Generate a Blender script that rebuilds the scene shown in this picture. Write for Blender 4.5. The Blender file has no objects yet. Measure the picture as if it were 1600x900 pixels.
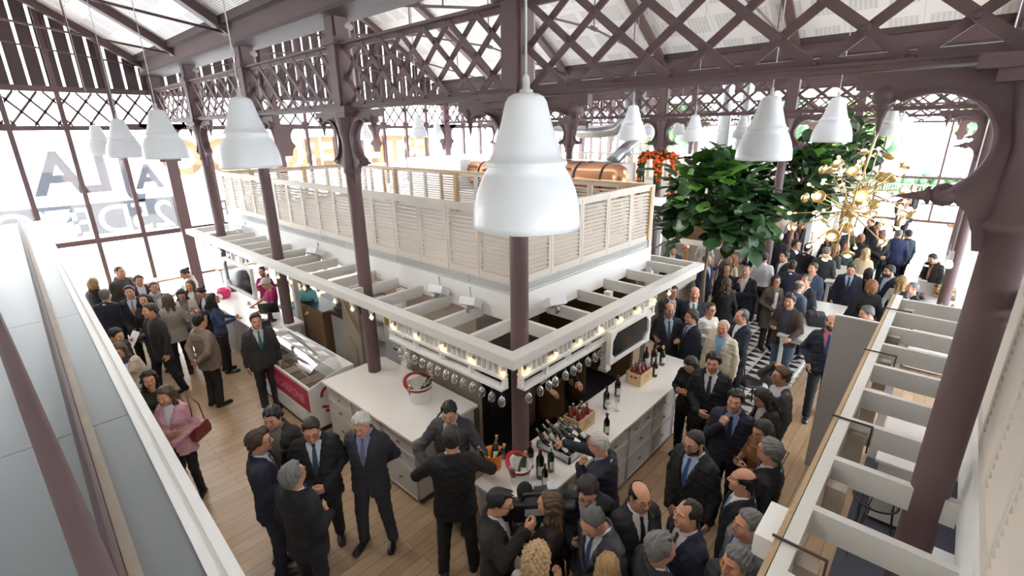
import bpy, math, random
import numpy as np
from mathutils import Vector, Matrix
random.seed(7); np.random.seed(7)
PI = math.pi
SC = bpy.context.scene
COL = SC.collection
C_ = math.cos; S_ = math.sin

# ------------------------------------------------------------------ helpers
def norm(v):
    v = np.asarray(v, float); return v/ max(1e-12, np.linalg.norm(v))

class MB:
    """collects shapes into one mesh"""
    def __init__(s): s.v=[]; s.f=[]; s.m=[]; s.sm=[]; s.n=0
    def add(s, vs, fs, mi=0, smooth=False):
        b=s.n; s.v.extend([tuple(map(float,p)) for p in vs]); s.n+=len(vs)
        for f in fs: s.f.append(tuple(i+b for i in f)); s.m.append(mi); s.sm.append(smooth)
        return s
    def box(s, c, d, rz=0, mi=0, R=None):
        x,y,z=[k/2 for k in d]
        P=np.array([(-x,-y,-z),(x,-y,-z),(x,y,-z),(-x,y,-z),(-x,-y,z),(x,-y,z),(x,y,z),(-x,y,z)])
        if rz: P=P@np.array([[C_(rz),S_(rz),0],[-S_(rz),C_(rz),0],[0,0,1]])
        if R is not None: P=P@np.asarray(R).T
        P=P+np.array(c)
        return s.add(P,[(0,3,2,1),(4,5,6,7),(0,1,5,4),(1,2,6,5),(2,3,7,6),(3,0,4,7)],mi)
    def bb(s, x0,x1,y0,y1,z0,z1, mi=0):
        return s.box(((x0+x1)/2,(y0+y1)/2,(z0+z1)/2),(abs(x1-x0),abs(y1-y0),abs(z1-z0)),mi=mi)
    def bar(s, p, q, w, h, up=(0,0,1), mi=0):
        p=np.array(p,float); q=np.array(q,float); d=q-p; L=np.linalg.norm(d); d=d/L
        u=np.array(up,float); a=np.cross(u,d)
        if np.linalg.norm(a)<1e-6: a=np.cross(np.array((1.,0,0)),d)
        a=norm(a); b=np.cross(d,a)
        return s.box((p+q)/2,(w,h,L),mi=mi,R=np.stack([a,b,d],1))
    def tube(s, pts, r, n=8, mi=0, cap=True, smooth=True):
        pts=[np.array(p,float) for p in pts]; k=len(pts)
        rr=r if hasattr(r,'__len__') else [r]*k
        vs=[]; t0=norm(pts[1]-pts[0]); a=np.cross(t0,(0,0,1.))
        if np.linalg.norm(a)<1e-3: a=np.cross(t0,(1.,0,0))
        a=norm(a)
        for i in range(k):
            t=norm(pts[min(i+1,k-1)]-pts[max(i-1,0)])
            a=norm(a-t*np.dot(a,t)); b=np.cross(t,a)
            for j in range(n):
                w=2*PI*j/n; vs.append(pts[i]+rr[i]*(a*C_(w)+b*S_(w)))
        fs=[(i*n+j,i*n+(j+1)%n,(i+1)*n+(j+1)%n,(i+1)*n+j) for i in range(k-1) for j in range(n)]
        s.add(vs,fs,mi,smooth)
        if cap:
            b=s.n-len(vs)
            s.f.append(tuple(b+j for j in range(n))[::-1]); s.m.append(mi); s.sm.append(False)
            s.f.append(tuple(b+(k-1)*n+j for j in range(n))); s.m.append(mi); s.sm.append(False)
        return s
    def lathe(s, prof, c=(0,0,0), n=20, mi=0, smooth=True, axis=None, cap=False, sx=1, sy=1):
        """prof: [(r,z)]"""
        vs=[]
        A=np.eye(3)
        if axis is not None:
            d=norm(axis); a=np.cross(d,(0,0,1.))
            if np.linalg.norm(a)<1e-4: a=np.array((1.,0,0)) 
            a=norm(a); b=np.cross(d,a); A=np.stack([a,b,d],1)
        for r,z in prof:
            for j in range(n):
                w=2*PI*j/n; vs.append(np.array(c)+A@np.array((r*C_(w)*sx,r*S_(w)*sy,z)))
        k=len(prof)
        fs=[(i*n+j,i*n+(j+1)%n,(i+1)*n+(j+1)%n,(i+1)*n+j) for i in range(k-1) for j in range(n)]
        s.add(vs,fs,mi,smooth)
        if cap:
            b=s.n-len(vs)
            for q in (0,k-1):
                if prof[q][0]>1e-5:
                    F=tuple(b+q*n+j for j in range(n)); s.f.append(F if q else F[::-1]); s.m.append(mi); s.sm.append(False)
        return s
    def ball(s, c, r, n=12, m=8, mi=0, sc=(1,1,1)):
        vs=[];
        for i in range(m+1):
            t=PI*i/m
            for j in range(n):
                w=2*PI*j/n; vs.append((c[0]+r*sc[0]*S_(t)*C_(w),c[1]+r*sc[1]*S_(t)*S_(w),c[2]-r*sc[2]*C_(t)))
        fs=[(i*n+j,i*n+(j+1)%n,(i+1)*n+(j+1)%n,(i+1)*n+j) for i in range(m) for j in range(n)]
        return s.add(vs,fs,mi,True)
    def prism(s, poly, O, U, V, t, mi=0):
        """2-D polygon in plane (U,V) at O, extruded +-t/2 along the normal"""
        U=np.array(U,float); V=np.array(V,float); N=norm(np.cross(U,V)); O=np.array(O,float)
        n=len(poly); P=[O+U*a+V*b for a,b in poly]
        vs=[p-N*t/2 for p in P]+[p+N*t/2 for p in P]
        fs=[tuple(range(n))[::-1],tuple(range(n,2*n))]+[(i,(i+1)%n,n+(i+1)%n,n+i) for i in range(n)]
        return s.add(vs,fs,mi)
    def quad(s,a,b,c,d,mi=0): return s.add([a,b,c,d],[(0,1,2,3)],mi)
    def build(s, name, mats, parent=None, loc=None, rz=0, bevel=0):
        me=bpy.data.meshes.new(name)
        me.from_pydata(s.v,[],s.f)
        if not isinstance(mats,(list,tuple)): mats=[mats]
        for m in mats: me.materials.append(m)
        if len(mats)>1: me.polygons.foreach_set('material_index',s.m)
        me.polygons.foreach_set('use_smooth',s.sm)
        me.update()
        o=bpy.data.objects.new(name,me); COL.objects.link(o)
        if parent is not None: o.parent=parent
        if loc is not None: o.location=loc
        if rz: o.rotation_euler=(0,0,rz)
        if bevel:
            b=o.modifiers.new('Bevel','BEVEL'); b.width=bevel; b.segments=2; b.limit_method='ANGLE'
        return o

def tag(o, label, cat, group=None, kind='thing'):
    if label: o['label']=label
    if cat: o['category']=cat
    if group: o['group']=group
    if kind: o['kind']=kind
    return o
def thing(name, label, cat, loc=(0,0,0), rz=0, group=None):
    o=bpy.data.objects.new(name,None); COL.objects.link(o)
    o.empty_display_size=.1; o.location=loc; o.rotation_euler=(0,0,rz)
    return tag(o,label,cat,group)
def structure(o): o['kind']='structure'; return o
def copy_tree(o, parent=None):
    c=o.copy(); COL.objects.link(c)
    if parent is not None: c.parent=parent
    for ch in list(o.children): copy_tree(ch,c)
    return c
ORD=['first','second','third','fourth','fifth','sixth','seventh','eighth','ninth','tenth','eleventh','twelfth','thirteenth','fourteenth','fifteenth','sixteenth','seventeenth','eighteenth','nineteenth','twentieth','twenty-first','twenty-second','twenty-third','twenty-fourth','twenty-fifth','twenty-sixth','twenty-seventh','twenty-eighth','twenty-ninth','thirtieth','thirty-first','thirty-second','thirty-third','thirty-fourth','thirty-fifth','thirty-sixth']

# ------------------------------------------------------------------ materials
def hexc(r,g,b):
    f=lambda c:(c/255/12.92) if c<=10 else ((c/255+.055)/1.055)**2.4
    return (f(r),f(g),f(b),1)
def mat(name, col, rough=.5, metal=0, noise=0, nscale=8, bump=0, bscale=60, spec=.5, emit=None, estr=0, trans=0, coat=0):
    m=bpy.data.materials.new(name); m.use_nodes=True; nt=m.node_tree; b=nt.nodes['Principled BSDF']
    col=tuple(col)+((1,) if len(col)==3 else ())
    b.inputs['Base Color'].default_value=col; b.inputs['Roughness'].default_value=rough; b.inputs['Metallic'].default_value=metal
    b.inputs['Specular IOR Level'].default_value=spec
    if coat: b.inputs['Coat Weight'].default_value=coat
    if trans: b.inputs['Transmission Weight'].default_value=trans
    if emit: b.inputs['Emission Color'].default_value=tuple(emit)+((1,) if len(emit)==3 else ()); b.inputs['Emission Strength'].default_value=estr
    tc=None
    if noise or bump:
        tc=nt.nodes.new('ShaderNodeTexCoord')
    if noise:
        n=nt.nodes.new('ShaderNodeTexNoise'); n.inputs['Scale'].default_value=nscale; n.inputs['Detail'].default_value=4
        nt.links.new(tc.outputs['Object'],n.inputs['Vector'])
        mx=nt.nodes.new('ShaderNodeMix'); mx.data_type='RGBA'
        mx.inputs[6].default_value=tuple(c*(1-noise) for c in col[:3])+(1,); mx.inputs[7].default_value=tuple(min(1,c*(1+noise)) for c in col[:3])+(1,)
        nt.links.new(n.outputs['Fac'],mx.inputs[0]); nt.links.new(mx.outputs[2],b.inputs['Base Color'])
    if bump:
        n=nt.nodes.new('ShaderNodeTexNoise'); n.inputs['Scale'].default_value=bscale
        nt.links.new(tc.outputs['Object'],n.inputs['Vector'])
        bp=nt.nodes.new('ShaderNodeBump'); bp.inputs['Strength'].default_value=bump; bp.inputs['Distance'].default_value=.01
        nt.links.new(n.outputs['Fac'],bp.inputs['Height']); nt.links.new(bp.outputs['Normal'],b.inputs['Normal'])
    return m
class NT:
    """small node-graph helper"""
    def __init__(s,m): s.t=m.node_tree; s.b=s.t.nodes['Principled BSDF']
    def n(s,typ,**kw):
        o=s.t.nodes.new(typ)
        for k,v in kw.items(): setattr(o,k,v)
        return o
    def l(s,a,b): s.t.links.new(a,b)
    def math(s,op,a,b=None,c=None):
        o=s.n('ShaderNodeMath',operation=op)
        for i,v in enumerate((a,b,c)):
            if v is None: continue
            if hasattr(v,'links'): s.l(v,o.inputs[i])
            else: o.inputs[i].default_value=v
        return o.outputs[0]
    def mix(s,f,a,b):
        o=s.n('ShaderNodeMix',data_type='RGBA')
        for i,v in ((0,f),(6,a),(7,b)):
            if hasattr(v,'links'): s.l(v,o.inputs[i])
            else: o.inputs[i].default_value=v if i==0 else tuple(v)[:3]+(1,)
        return o.outputs[2]

M={}
M['iron']=mat('iron_paint',hexc(98,76,77),.55,noise=.12,nscale=3,bump=.08,bscale=40)
M['iron_dark']=mat('iron_paint_dark',hexc(70,54,54),.6,noise=.15,nscale=3)
M['white']=mat('white_paint',hexc(236,236,234),.45,noise=.03,nscale=2)
M['beam']=mat('pergola_paint',hexc(214,213,208),.45,noise=.04,nscale=3)
M['louvre']=mat('louvre_paint',hexc(216,207,195),.55,noise=.05,nscale=4)
M['rawwood']=mat('raw_pine',hexc(196,170,135),.65,noise=.18,nscale=5)
M['grille']=mat('grille_metal',hexc(205,207,206),.4)
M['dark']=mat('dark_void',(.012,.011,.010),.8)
M['black']=mat('black_plastic',(.012,.012,.013),.35)
M['quartz']=mat('white_quartz',hexc(238,234,229),.18,noise=.03,nscale=20,coat=.3)
M['cab']=mat('cabinet_paint',hexc(192,188,184),.45,noise=.03)
M['brass']=mat('aged_brass',(.22,.15,.07),.35,1)
M['lamp']=mat('lamp_enamel',hexc(226,229,230),.32,noise=.02,nscale=6,coat=.2)
M['lampin']=mat('lamp_inside',(.85,.85,.84),.5)
M['cord']=mat('lamp_cord',hexc(200,200,198),.5)
M['steel']=mat('brushed_steel',(.55,.56,.57),.3,1,noise=.1,nscale=14)
M['galv']=mat('galvanised_steel',(.5,.52,.54),.35,1,noise=.25,nscale=9)
M['copper']=mat('copper_sheet',(.72,.36,.20),.28,.9,noise=.12,nscale=5)
M['chip']=mat('raw_chipboard',hexc(176,152,118),.8,noise=.3,nscale=60)
M['dgrey']=mat('grey_panel',hexc(168,164,161),.5,noise=.02)
M['deck']=mat('deck_sheet',hexc(118,124,127),.34,noise=.07,nscale=1.3)
M['crate']=mat('crate_pine',hexc(205,172,130),.6,noise=.14,nscale=9)
M['brownwood']=mat('brown_board',hexc(120,94,66),.55,noise=.2,nscale=6)
M['greywood']=mat('limed_oak',hexc(158,146,132),.55,noise=.15,nscale=7)
M['bottle']=mat('bottle_glass_dark',(.012,.010,.008),.08,spec=.7,coat=.5)
M['bottleg']=mat('bottle_glass_green',(.02,.04,.012),.08,spec=.7,coat=.5)
M['rose']=mat('bottle_rose',(.22,.035,.03),.1,coat=.5)
M['label']=mat('paper_label',hexc(225,222,215),.6)
M['foil']=mat('foil_cap',(.12,.02,.02),.35,.4)
M['gold']=mat('gold_foil',(.66,.48,.22),.3,.9)
M['gunmetal']=mat('silver_cap',(.45,.43,.42),.3,.9)
M['orange']=mat('orange_plastic',hexc(218,120,22),.4)
M['red']=mat('red_paint',hexc(150,22,40),.45)
M['crim']=mat('crimson_print',hexc(168,28,62),.45)
M['pwhite']=mat('plastic_white',hexc(232,232,230),.3)
M['leaf']=mat('fig_leaf',hexc(48,80,44),.42,noise=.35,nscale=3)
M['leaf2']=mat('fig_leaf_young',hexc(84,128,48),.42,noise=.25,nscale=3)
M['trunk']=mat('fig_bark',hexc(120,104,84),.85,noise=.25,nscale=20,bump=.3)
M['marig']=mat('orange_blossom',hexc(226,92,22),.7,noise=.25,nscale=30)
M['hedge']=mat('moss_green',hexc(44,62,30),.8,noise=.4,nscale=25)
M['marble']=mat('white_marble',hexc(226,222,216),.25,noise=.05,nscale=4)
M['label_black']=mat('black_print',(.02,.02,.02),.5)
M['bulbon']=mat('lit_bulb',(1,.9,.7),.3,emit=(1,.84,.6),estr=1.3)
M['fil']=mat('lit_filament',(1,.9,.7),.3,emit=(1,.72,.36),estr=16)
M['ceil']=mat('acoustic_panel',hexc(228,224,220),.6)
M['towel']=mat('paper_white',hexc(228,228,232),.7)
M['lemon']=mat('orange_peel',hexc(232,140,20),.5,bump=.2)

def glass_mat(name, tint=(1,1,1), haze=.05, gloss=.06, rough=.02, hazecol=(.9,.92,.93)):
    m=bpy.data.materials.new(name); m.use_nodes=True; t=m.node_tree; t.nodes.clear()
    out=t.nodes.new('ShaderNodeOutputMaterial'); tr=t.nodes.new('ShaderNodeBsdfTransparent'); tr.inputs[0].default_value=tuple(tint)+(1,)
    gl=t.nodes.new('ShaderNodeBsdfGlossy'); gl.inputs['Roughness'].default_value=rough; gl.inputs[0].default_value=(1,1,1,1)
    df=t.nodes.new('ShaderNodeBsdfDiffuse'); df.inputs[0].default_value=tuple(hazecol)+(1,)
    lw=t.nodes.new('ShaderNodeLayerWeight'); lw.inputs[0].default_value=.25
    mul=t.nodes.new('ShaderNodeMath'); mul.operation='MULTIPLY_ADD'; mul.inputs[1].default_value=.5; mul.inputs[2].default_value=gloss
    t.links.new(lw.outputs['Fresnel'],mul.inputs[0])
    m1=t.nodes.new('ShaderNodeMixShader'); m1.inputs[0].default_value=haze
    t.links.new(tr.outputs[0],m1.inputs[1]); t.links.new(df.outputs[0],m1.inputs[2])
    m2=t.nodes.new('ShaderNodeMixShader'); t.links.new(mul.outputs[0],m2.inputs[0])
    t.links.new(m1.outputs[0],m2.inputs[1]); t.links.new(gl.outputs[0],m2.inputs[2])
    t.links.new(m2.outputs[0],out.inputs[0]); return m
M['pane']=glass_mat('window_glass',(1,1,1),.04,.02)
M['skypane']=glass_mat('tinted_roof_glass',(.52,.52,.53),.05,.02)  # clear pane with an added grey tint that dims the daylight from above
M['glass']=glass_mat('clear_glass',(.97,.98,.98),.03,.08)
M['wineglass']=glass_mat('stem_glass',(.95,.96,.97),.04,.14)
M['jar']=mat('jar_paper',hexc(206,206,206),.55)
M['film']=glass_mat('white_film',(1,1,1),.75,.02,hazecol=(.95,.95,.95))
M['film_grey']=glass_mat('grey_film',(.45,.43,.44),.12,.02,hazecol=(.35,.34,.34))
M['film_tan']=glass_mat('tan_film',(1,.82,.62),.35,.02,hazecol=(.85,.6,.38))

# oak plank floor
def plank_mat(name,c1,c2,ang=0,L=1.5,W=.16,rough=.38):
    m=mat(name,c1,rough); g=NT(m)
    tc=g.n('ShaderNodeTexCoord'); mp=g.n('ShaderNodeMapping'); mp.inputs['Rotation'].default_value=(0,0,ang); g.l(tc.outputs['Object'],mp.inputs[0])
    br=g.n('ShaderNodeTexBrick'); br.offset=.37; br.inputs['Scale'].default_value=1; br.inputs['Mortar Size'].default_value=.003; br.inputs['Brick Width'].default_value=L; br.inputs['Row Height'].default_value=W; br.inputs['Bias'].default_value=0
    br.inputs['Color1'].default_value=(0,0,0,1); br.inputs['Color2'].default_value=(1,1,1,1); br.inputs['Mortar'].default_value=(.5,.5,.5,1); g.l(mp.outputs[0],br.inputs[0])
    sc=g.n('ShaderNodeMapping'); sc.inputs['Scale'].default_value=(1.2,14,1); g.l(mp.outputs[0],sc.inputs[0])
    no=g.n('ShaderNodeTexNoise'); no.inputs['Scale'].default_value=2.2; no.inputs['Detail'].default_value=7; g.l(sc.outputs[0],no.inputs[0])
    f=g.math('ADD',g.math('MULTIPLY',br.outputs['Color'],.35),g.math('MULTIPLY',no.outputs['Fac'],.75))
    c=g.mix(f,c1,c2); c=g.mix(br.outputs['Fac'],c,tuple(k*.35 for k in c1[:3])); g.l(c,g.b.inputs['Base Color'])
    bp=g.n('ShaderNodeBump'); bp.inputs['Strength'].default_value=.15; bp.inputs['Distance'].default_value=.004; g.l(g.math('SUBTRACT',no.outputs['Fac'],br.outputs['Fac']),bp.inputs['Height']); g.l(bp.outputs[0],g.b.inputs['Normal'])
    return m
M['oak']=plank_mat('oak_floor',hexc(140,111,82),hexc(190,162,128))
# white slats of a drop ceiling: acoustic panel with groups of slots
def acoustic():
    m=M['ceil']; g=NT(m)
    uv=g.n('ShaderNodeUVMap'); sp=g.n('ShaderNodeSeparateXYZ'); g.l(uv.outputs[0],sp.inputs[0])
    def cell(s,p,a,b):  # 1 inside [a,b] of the period p
        fr=g.math('FRACT',g.math('DIVIDE',s,p)); return g.math('MULTIPLY',g.math('GREATER_THAN',fr,a),g.math('LESS_THAN',fr,b))
    X,Y=sp.outputs[0],sp.outputs[1]
    patch=g.math('MULTIPLY',cell(X,.62,.12,.88),cell(Y,.80,.2,.8))
    slot=g.math('MULTIPLY',cell(X,.0775,.1,.9),cell(Y,.032,.25,.62))
    f=g.math('MULTIPLY',patch,slot)
    seam=g.math('ADD',cell(X,1.24,.0,.006),cell(Y,2.4,.0,.003))
    c=g.mix(g.math('MULTIPLY',f,.62),hexc(238,235,232),hexc(70,66,64)); c=g.mix(g.math('MULTIPLY',seam,.5),c,hexc(120,116,114)); g.l(c,g.b.inputs['Base Color'])
acoustic()
# patterned encaustic tiles
def tiles():
    m=mat('patterned_tile',(.7,.7,.68),.35); g=NT(m)
    tc=g.n('ShaderNodeTexCoord'); sp=g.n('ShaderNodeSeparateXYZ'); g.l(tc.outputs['Object'],sp.inputs[0])
    p=.26
    fx=g.math('FRACT',g.math('DIVIDE',sp.outputs[0],p)); fy=g.math('FRACT',g.math('DIVIDE',sp.outputs[1],p))
    tri=g.math('LESS_THAN',g.math('ABSOLUTE',g.math('SUBTRACT',fx,.5)),g.math('MULTIPLY',fy,.42))
    c=g.mix(tri,hexc(214,210,204),hexc(40,36,36)); g.l(c,g.b.inputs['Base Color']); return m
M['tile']=tiles()
def stripes(name,c1,c2,p,axis=0,duty=.5,rough=.7):
    m=mat(name,c1,rough); g=NT(m); tc=g.n('ShaderNodeTexCoord'); sp=g.n('ShaderNodeSeparateXYZ'); g.l(tc.outputs['Object'],sp.inputs[0])
    fr=g.math('FRACT',g.math('DIVIDE',sp.outputs[axis],p)); g.l(g.mix(g.math('LESS_THAN',fr,duty),c1,c2),g.b.inputs['Base Color']); return m

# text as a flat mesh with a little thickness; U = reading direction, V = up
def text_mesh(s, size, O, U, V, thick=.004, align='CENTER', fat=0):
    cu=bpy.data.curves.new('t','FONT'); cu.body=s; cu.size=size; cu.align_x=align; cu.extrude=thick/2; cu.offset=fat
    o=bpy.data.objects.new('t',cu); COL.objects.link(o)
    dg=bpy.context.evaluated_depsgraph_get(); me=bpy.data.meshes.new_from_object(o.evaluated_get(dg))
    bpy.data.objects.remove(o); 
    U=norm(U); V=norm(V); N=np.cross(U,V); O=np.array(O,float)
    mb=MB(); mb.add([O+U*v.co.x+V*v.co.y+N*v.co.z for v in me.vertices],[tuple(p.vertices) for p in me.polygons])
    bpy.data.meshes.remove(me); bpy.data.curves.remove(cu); return mb

def band_mesh(items, O, U, V, x0,x1,z0,z1):
    """flat film with letters cut out of it; items: (text, size, x, z) in band coordinates"""
    cv=None
    for s,size,x,z in items:
        cu=bpy.data.curves.new('t','FONT'); cu.body=s; cu.size=size; cu.align_x='CENTER'; cu.offset=.012
        o=bpy.data.objects.new('t',cu); COL.objects.link(o); dg=bpy.context.evaluated_depsgraph_get()
        c=o.evaluated_get(dg).to_curve(dg)
        if cv is None: cv=bpy.data.curves.new('band','CURVE'); cv.dimensions='2D'; cv.fill_mode='BOTH'; cv.resolution_u=6
        for sp in c.splines:
            n=cv.splines.new('BEZIER'); n.bezier_points.add(len(sp.bezier_points)-1); n.use_cyclic_u=True
            for a,b in zip(n.bezier_points,sp.bezier_points):
                f=lambda p:(p[0]+x,p[1]+z,0)
                a.handle_left_type=a.handle_right_type='FREE'; a.co=f(b.co); a.handle_left=f(b.handle_left); a.handle_right=f(b.handle_right)
        o.evaluated_get(dg).to_curve_clear(); bpy.data.objects.remove(o)
    n=cv.splines.new('POLY'); n.points.add(3); n.use_cyclic_u=True
    for p,(a,b) in zip(n.points,((x0,z0),(x1,z0),(x1,z1),(x0,z1))): p.co=(a,b,0,1)
    o=bpy.data.objects.new('b',cv); COL.objects.link(o); dg=bpy.context.evaluated_depsgraph_get(); me=bpy.data.meshes.new_from_object(o.evaluated_get(dg)); bpy.data.objects.remove(o)
    U=norm(U);V=norm(V);O=np.array(O,float); mb=MB(); mb.add([O+U*v.co.x+V*v.co.y for v in me.vertices],[tuple(p.vertices) for p in me.polygons]); return mb
# ------------------------------------------------------------------ camera
H=4.6
YAW,PIT,ROL,FPX=.74263,.31482,-.012757,752.4
def basis():
    f=np.array([C_(YAW)*C_(PIT),S_(YAW)*C_(PIT),-S_(PIT)]); r=np.array([S_(YAW),-C_(YAW),0]); u=np.cross(r,f)
    return r*C_(ROL)+u*S_(ROL), -r*S_(ROL)+u*C_(ROL), f
CR,CU,CF=basis()
cam=bpy.data.cameras.new('camera'); co=bpy.data.objects.new('camera',cam); COL.objects.link(co)
co.matrix_world=Matrix(((CR[0],CU[0],-CF[0],0),(CR[1],CU[1],-CF[1],0),(CR[2],CU[2],-CF[2],H),(0,0,0,1)))
cam.sensor_width=36; cam.lens=36*FPX/1600; cam.clip_start=.05; cam.clip_end=300
SC.camera=co
# ------------------------------------------------------------------ light
w=bpy.data.worlds.new('world'); SC.world=w; w.use_nodes=True
bg=w.node_tree.nodes['Background']; bg.inputs[0].default_value=(.88,.96,1.06,1); bg.inputs[1].default_value=5.5
SC.view_settings.view_transform='Standard'; SC.view_settings.look='None'; SC.view_settings.gamma=1; SC.view_settings.exposure=1.85; SC.view_settings.use_curve_mapping=False
SC.cycles.use_denoising=True
SC.cycles.max_bounces=9; SC.cycles.diffuse_bounces=6; SC.cycles.transparent_max_bounces=14; SC.cycles.caustics_reflective=False; SC.cycles.caustics_refractive=False
SC.cycles.sample_clamp_indirect=4
# ================================================================== THE HALL
def film_mat(name,tint,amount,col):
    m=bpy.data.materials.new(name); m.use_nodes=True; t=m.node_tree; t.nodes.clear()
    out=t.nodes.new('ShaderNodeOutputMaterial'); tr=t.nodes.new('ShaderNodeBsdfTransparent'); tr.inputs[0].default_value=tuple(tint)+(1,)
    tl=t.nodes.new('ShaderNodeBsdfTranslucent'); tl.inputs[0].default_value=tuple(col)+(1,)
    mx=t.nodes.new('ShaderNodeMixShader'); mx.inputs[0].default_value=amount
    t.links.new(tr.outputs[0],mx.inputs[1]); t.links.new(tl.outputs[0],mx.inputs[2]); t.links.new(mx.outputs[0],out.inputs[0]); return m
M['film']=film_mat('white_film',(.95,.95,.95),.3,(.95,.95,.95))
M['band']=film_mat('grey_band_film',(.075,.075,.08),.03,(.5,.5,.5))
M['film_grey']=film_mat('grey_film',(.27,.26,.27),.05,(.5,.5,.5))
M['film_tan']=film_mat('tan_film',(.40,.31,.24),.05,(.9,.75,.55))

NAV=[(-5.8,3.6),(3.6,13.0),(13.0,22.4),(22.4,31.8)]
YF=15.4; YB=-9.0; XE=31.8
YS=[-6.4,-3.3,-0.25,3.2,6.3,9.4,12.5]
def roofz(d): return 6.2+.66*d-.018*d*d
# ---- floor
mb=MB(); mb.bb(-5.8,XE,YB,YF,-.2,0); structure(mb.build('floor',M['oak']))
mb=MB(); mb.bb(7.6,13.4,1.55,3.35,0,.006); structure(mb.build('floor_tiles',M['tile']))
mb=MB(); mb.bb(13.6,22,1.2,4.4,0,.006); structure(mb.build('floor_tiles',M['tile']))
# floor hatch outlined in the boards
mb=MB()
for a,b,c,d in ((6.62,7.22,1.06,1.075),(6.62,7.22,1.585,1.6),(6.62,6.635,1.06,1.6),(7.205,7.22,1.06,1.6)): mb.bb(a,b,c,d,0,.004)
structure(mb.build('floor_hatch_trim',M['iron_dark']))
# ---- closing walls behind the viewer
# ---- roofs: white acoustic ceilings, ridge skylights, dark purlins
def slope(name, x0, x1):
    """one roof slope, profile from the eave x0 to the skylight edge x1"""
    n=9; prof=[]; L=0
    for i in range(n):
        x=x0+(x1-x0)*i/(n-1); z=roofz(abs(x-x0))
        if i: L+=math.hypot(x-prof[-1][0],z-prof[-1][1])
        prof.append((x,z,L))
    me=bpy.data.meshes.new(name); vs=[];fs=[];uvs=[]
    for x,z,L in prof: vs+= [(x,YB,z),(x,YF,z),(x,YB,z+.14),(x,YF,z+.14)]
    for i in range(n-1):
        a=4*i;b=4*i+4
        fs+=[(a,b,b+1,a+1),(a+2,a+3,b+3,b+2),(a,a+2,b+2,b),(a+1,b+1,b+3,a+3)]
    fs+=[(0,1,3,2),(4*n-4,4*n-2,4*n-1,4*n-3)]
    me.from_pydata(vs,[],fs); uv=me.uv_layers.new(name='UVMap')
    for p in me.polygons:
        for li in p.loop_indices:
            v=me.loops[li].vertex_index; uv.data[li].uv=(vs[v][1]+20, prof[v//4][2])
    me.materials.append(M['ceil']); o=bpy.data.objects.new(name,me); COL.objects.link(o); return structure(o)
for x0,x1 in NAV:
    xm=(x0+x1)/2; SK=.38 if x0>0 else .22  # entrance-side skylight is unseen, added as a narrow slot for fill light
    slope('ceiling',x0,xm-SK); slope('ceiling',x1,xm+SK)
    if not SK: continue
    zt=roofz(4.7-SK)
    mb=MB()
    for s in (-1,1): mb.bb(xm+s*SK-.06,xm+s*SK+.06,YB,YF,zt-.12,zt+.35)
    for k in range(18): y=YB+k*(YF-YB)/17; mb.bb(xm-SK,xm+SK,y-.04,y+.04,zt+.25,zt+.33)
    mb.bb(xm-.04,xm+.04,YB,YF,zt+.25,zt+.34)
    fr=structure(mb.build('window_skylight',M['iron']))
    mb=MB(); mb.quad((xm-SK,YB,zt+.36),(xm+SK,YB,zt+.36),(xm+SK,YF,zt+.36),(xm-SK,YF,zt+.36)); structure(mb.build('glass',M['skypane'],fr))
# ---- trusses: curved rafters, tie rod, hanger rods (one per column line and nave)
NAVN=['entrance-side nave','middle nave','third nave','last nave']
for ni,(x0,x1) in enumerate(NAV[:3]):
    xm=(x0+x1)/2
    for k,y in enumerate(YS+[YF-.2]):
        t=thing('roof_truss','iron roof truss over the %s, %s from the lettered glass front'%(NAVN[ni],ORD[len(YS)-k]),'roof truss',(xm,y,6.0))
        for s in (-1,1):
            mb=MB(); pts=[]
            for i in range(10):
                d=4.7*i/9; pts.append((s*(4.7-d),roofz(d)-6.0))
            for i in range(9):
                (xa,za),(xb,zb)=pts[i],pts[i+1]
                mb.prism([(xa,za-.17),(xb,zb-.17),(xb,zb-.005),(xa,za-.005)],(0,0,0),(1,0,0),(0,0,1),.11)
                mb.prism([(xa,za-.19),(xb,zb-.19),(xb,zb-.165),(xa,za-.165)],(0,0,0),(1,0,0),(0,0,1),.19)
            mb.build('rafter',M['iron'],t)
        mb=MB(); mb.tube([(-4.6,0,.18),(-1.2,0,.62),(1.2,0,.62),(4.6,0,.18)],.022,6)
        for s in (-1,1): mb.lathe([(0,-.1),(.045,-.1),(.045,.1),(0,.1)],(s*1.2,0,.62),8,axis=(s*1,0,-.1))
        mb.build('tie_rod',M['iron'],t)
        for s in (-2.9,-1.2,1.2,2.9):
            z0=.18+(.44)*min(1,(4.6-abs(s))/3.4); z1=roofz(4.7-abs(s))-6.15
            mb=MB(); mb.tube([(s,0,z0),(s,0,z1)],.013,6); mb.build('hanger_rod',M['iron'],t)
# ---- valley gutter beams carried by the columns
for xi,x in enumerate((3.6,13.0,22.4)):
    t=thing('gutter_beam','maroon plated gutter beam over the %s row of columns'%('near','middle','farthest')[xi],'beam',(x,0,6.0))
    mb=MB(); mb.bb(-.22,.22,YB,YF,.02,.34); mb.build('plated_girder',M['iron'],t)
    mb=MB(); mb.bb(-.34,.34,YB,YF,.30,.42); mb.bb(-.27,.27,YB,YF,-.0,.05); mb.build('flange',M['iron_dark'],t)
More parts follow.
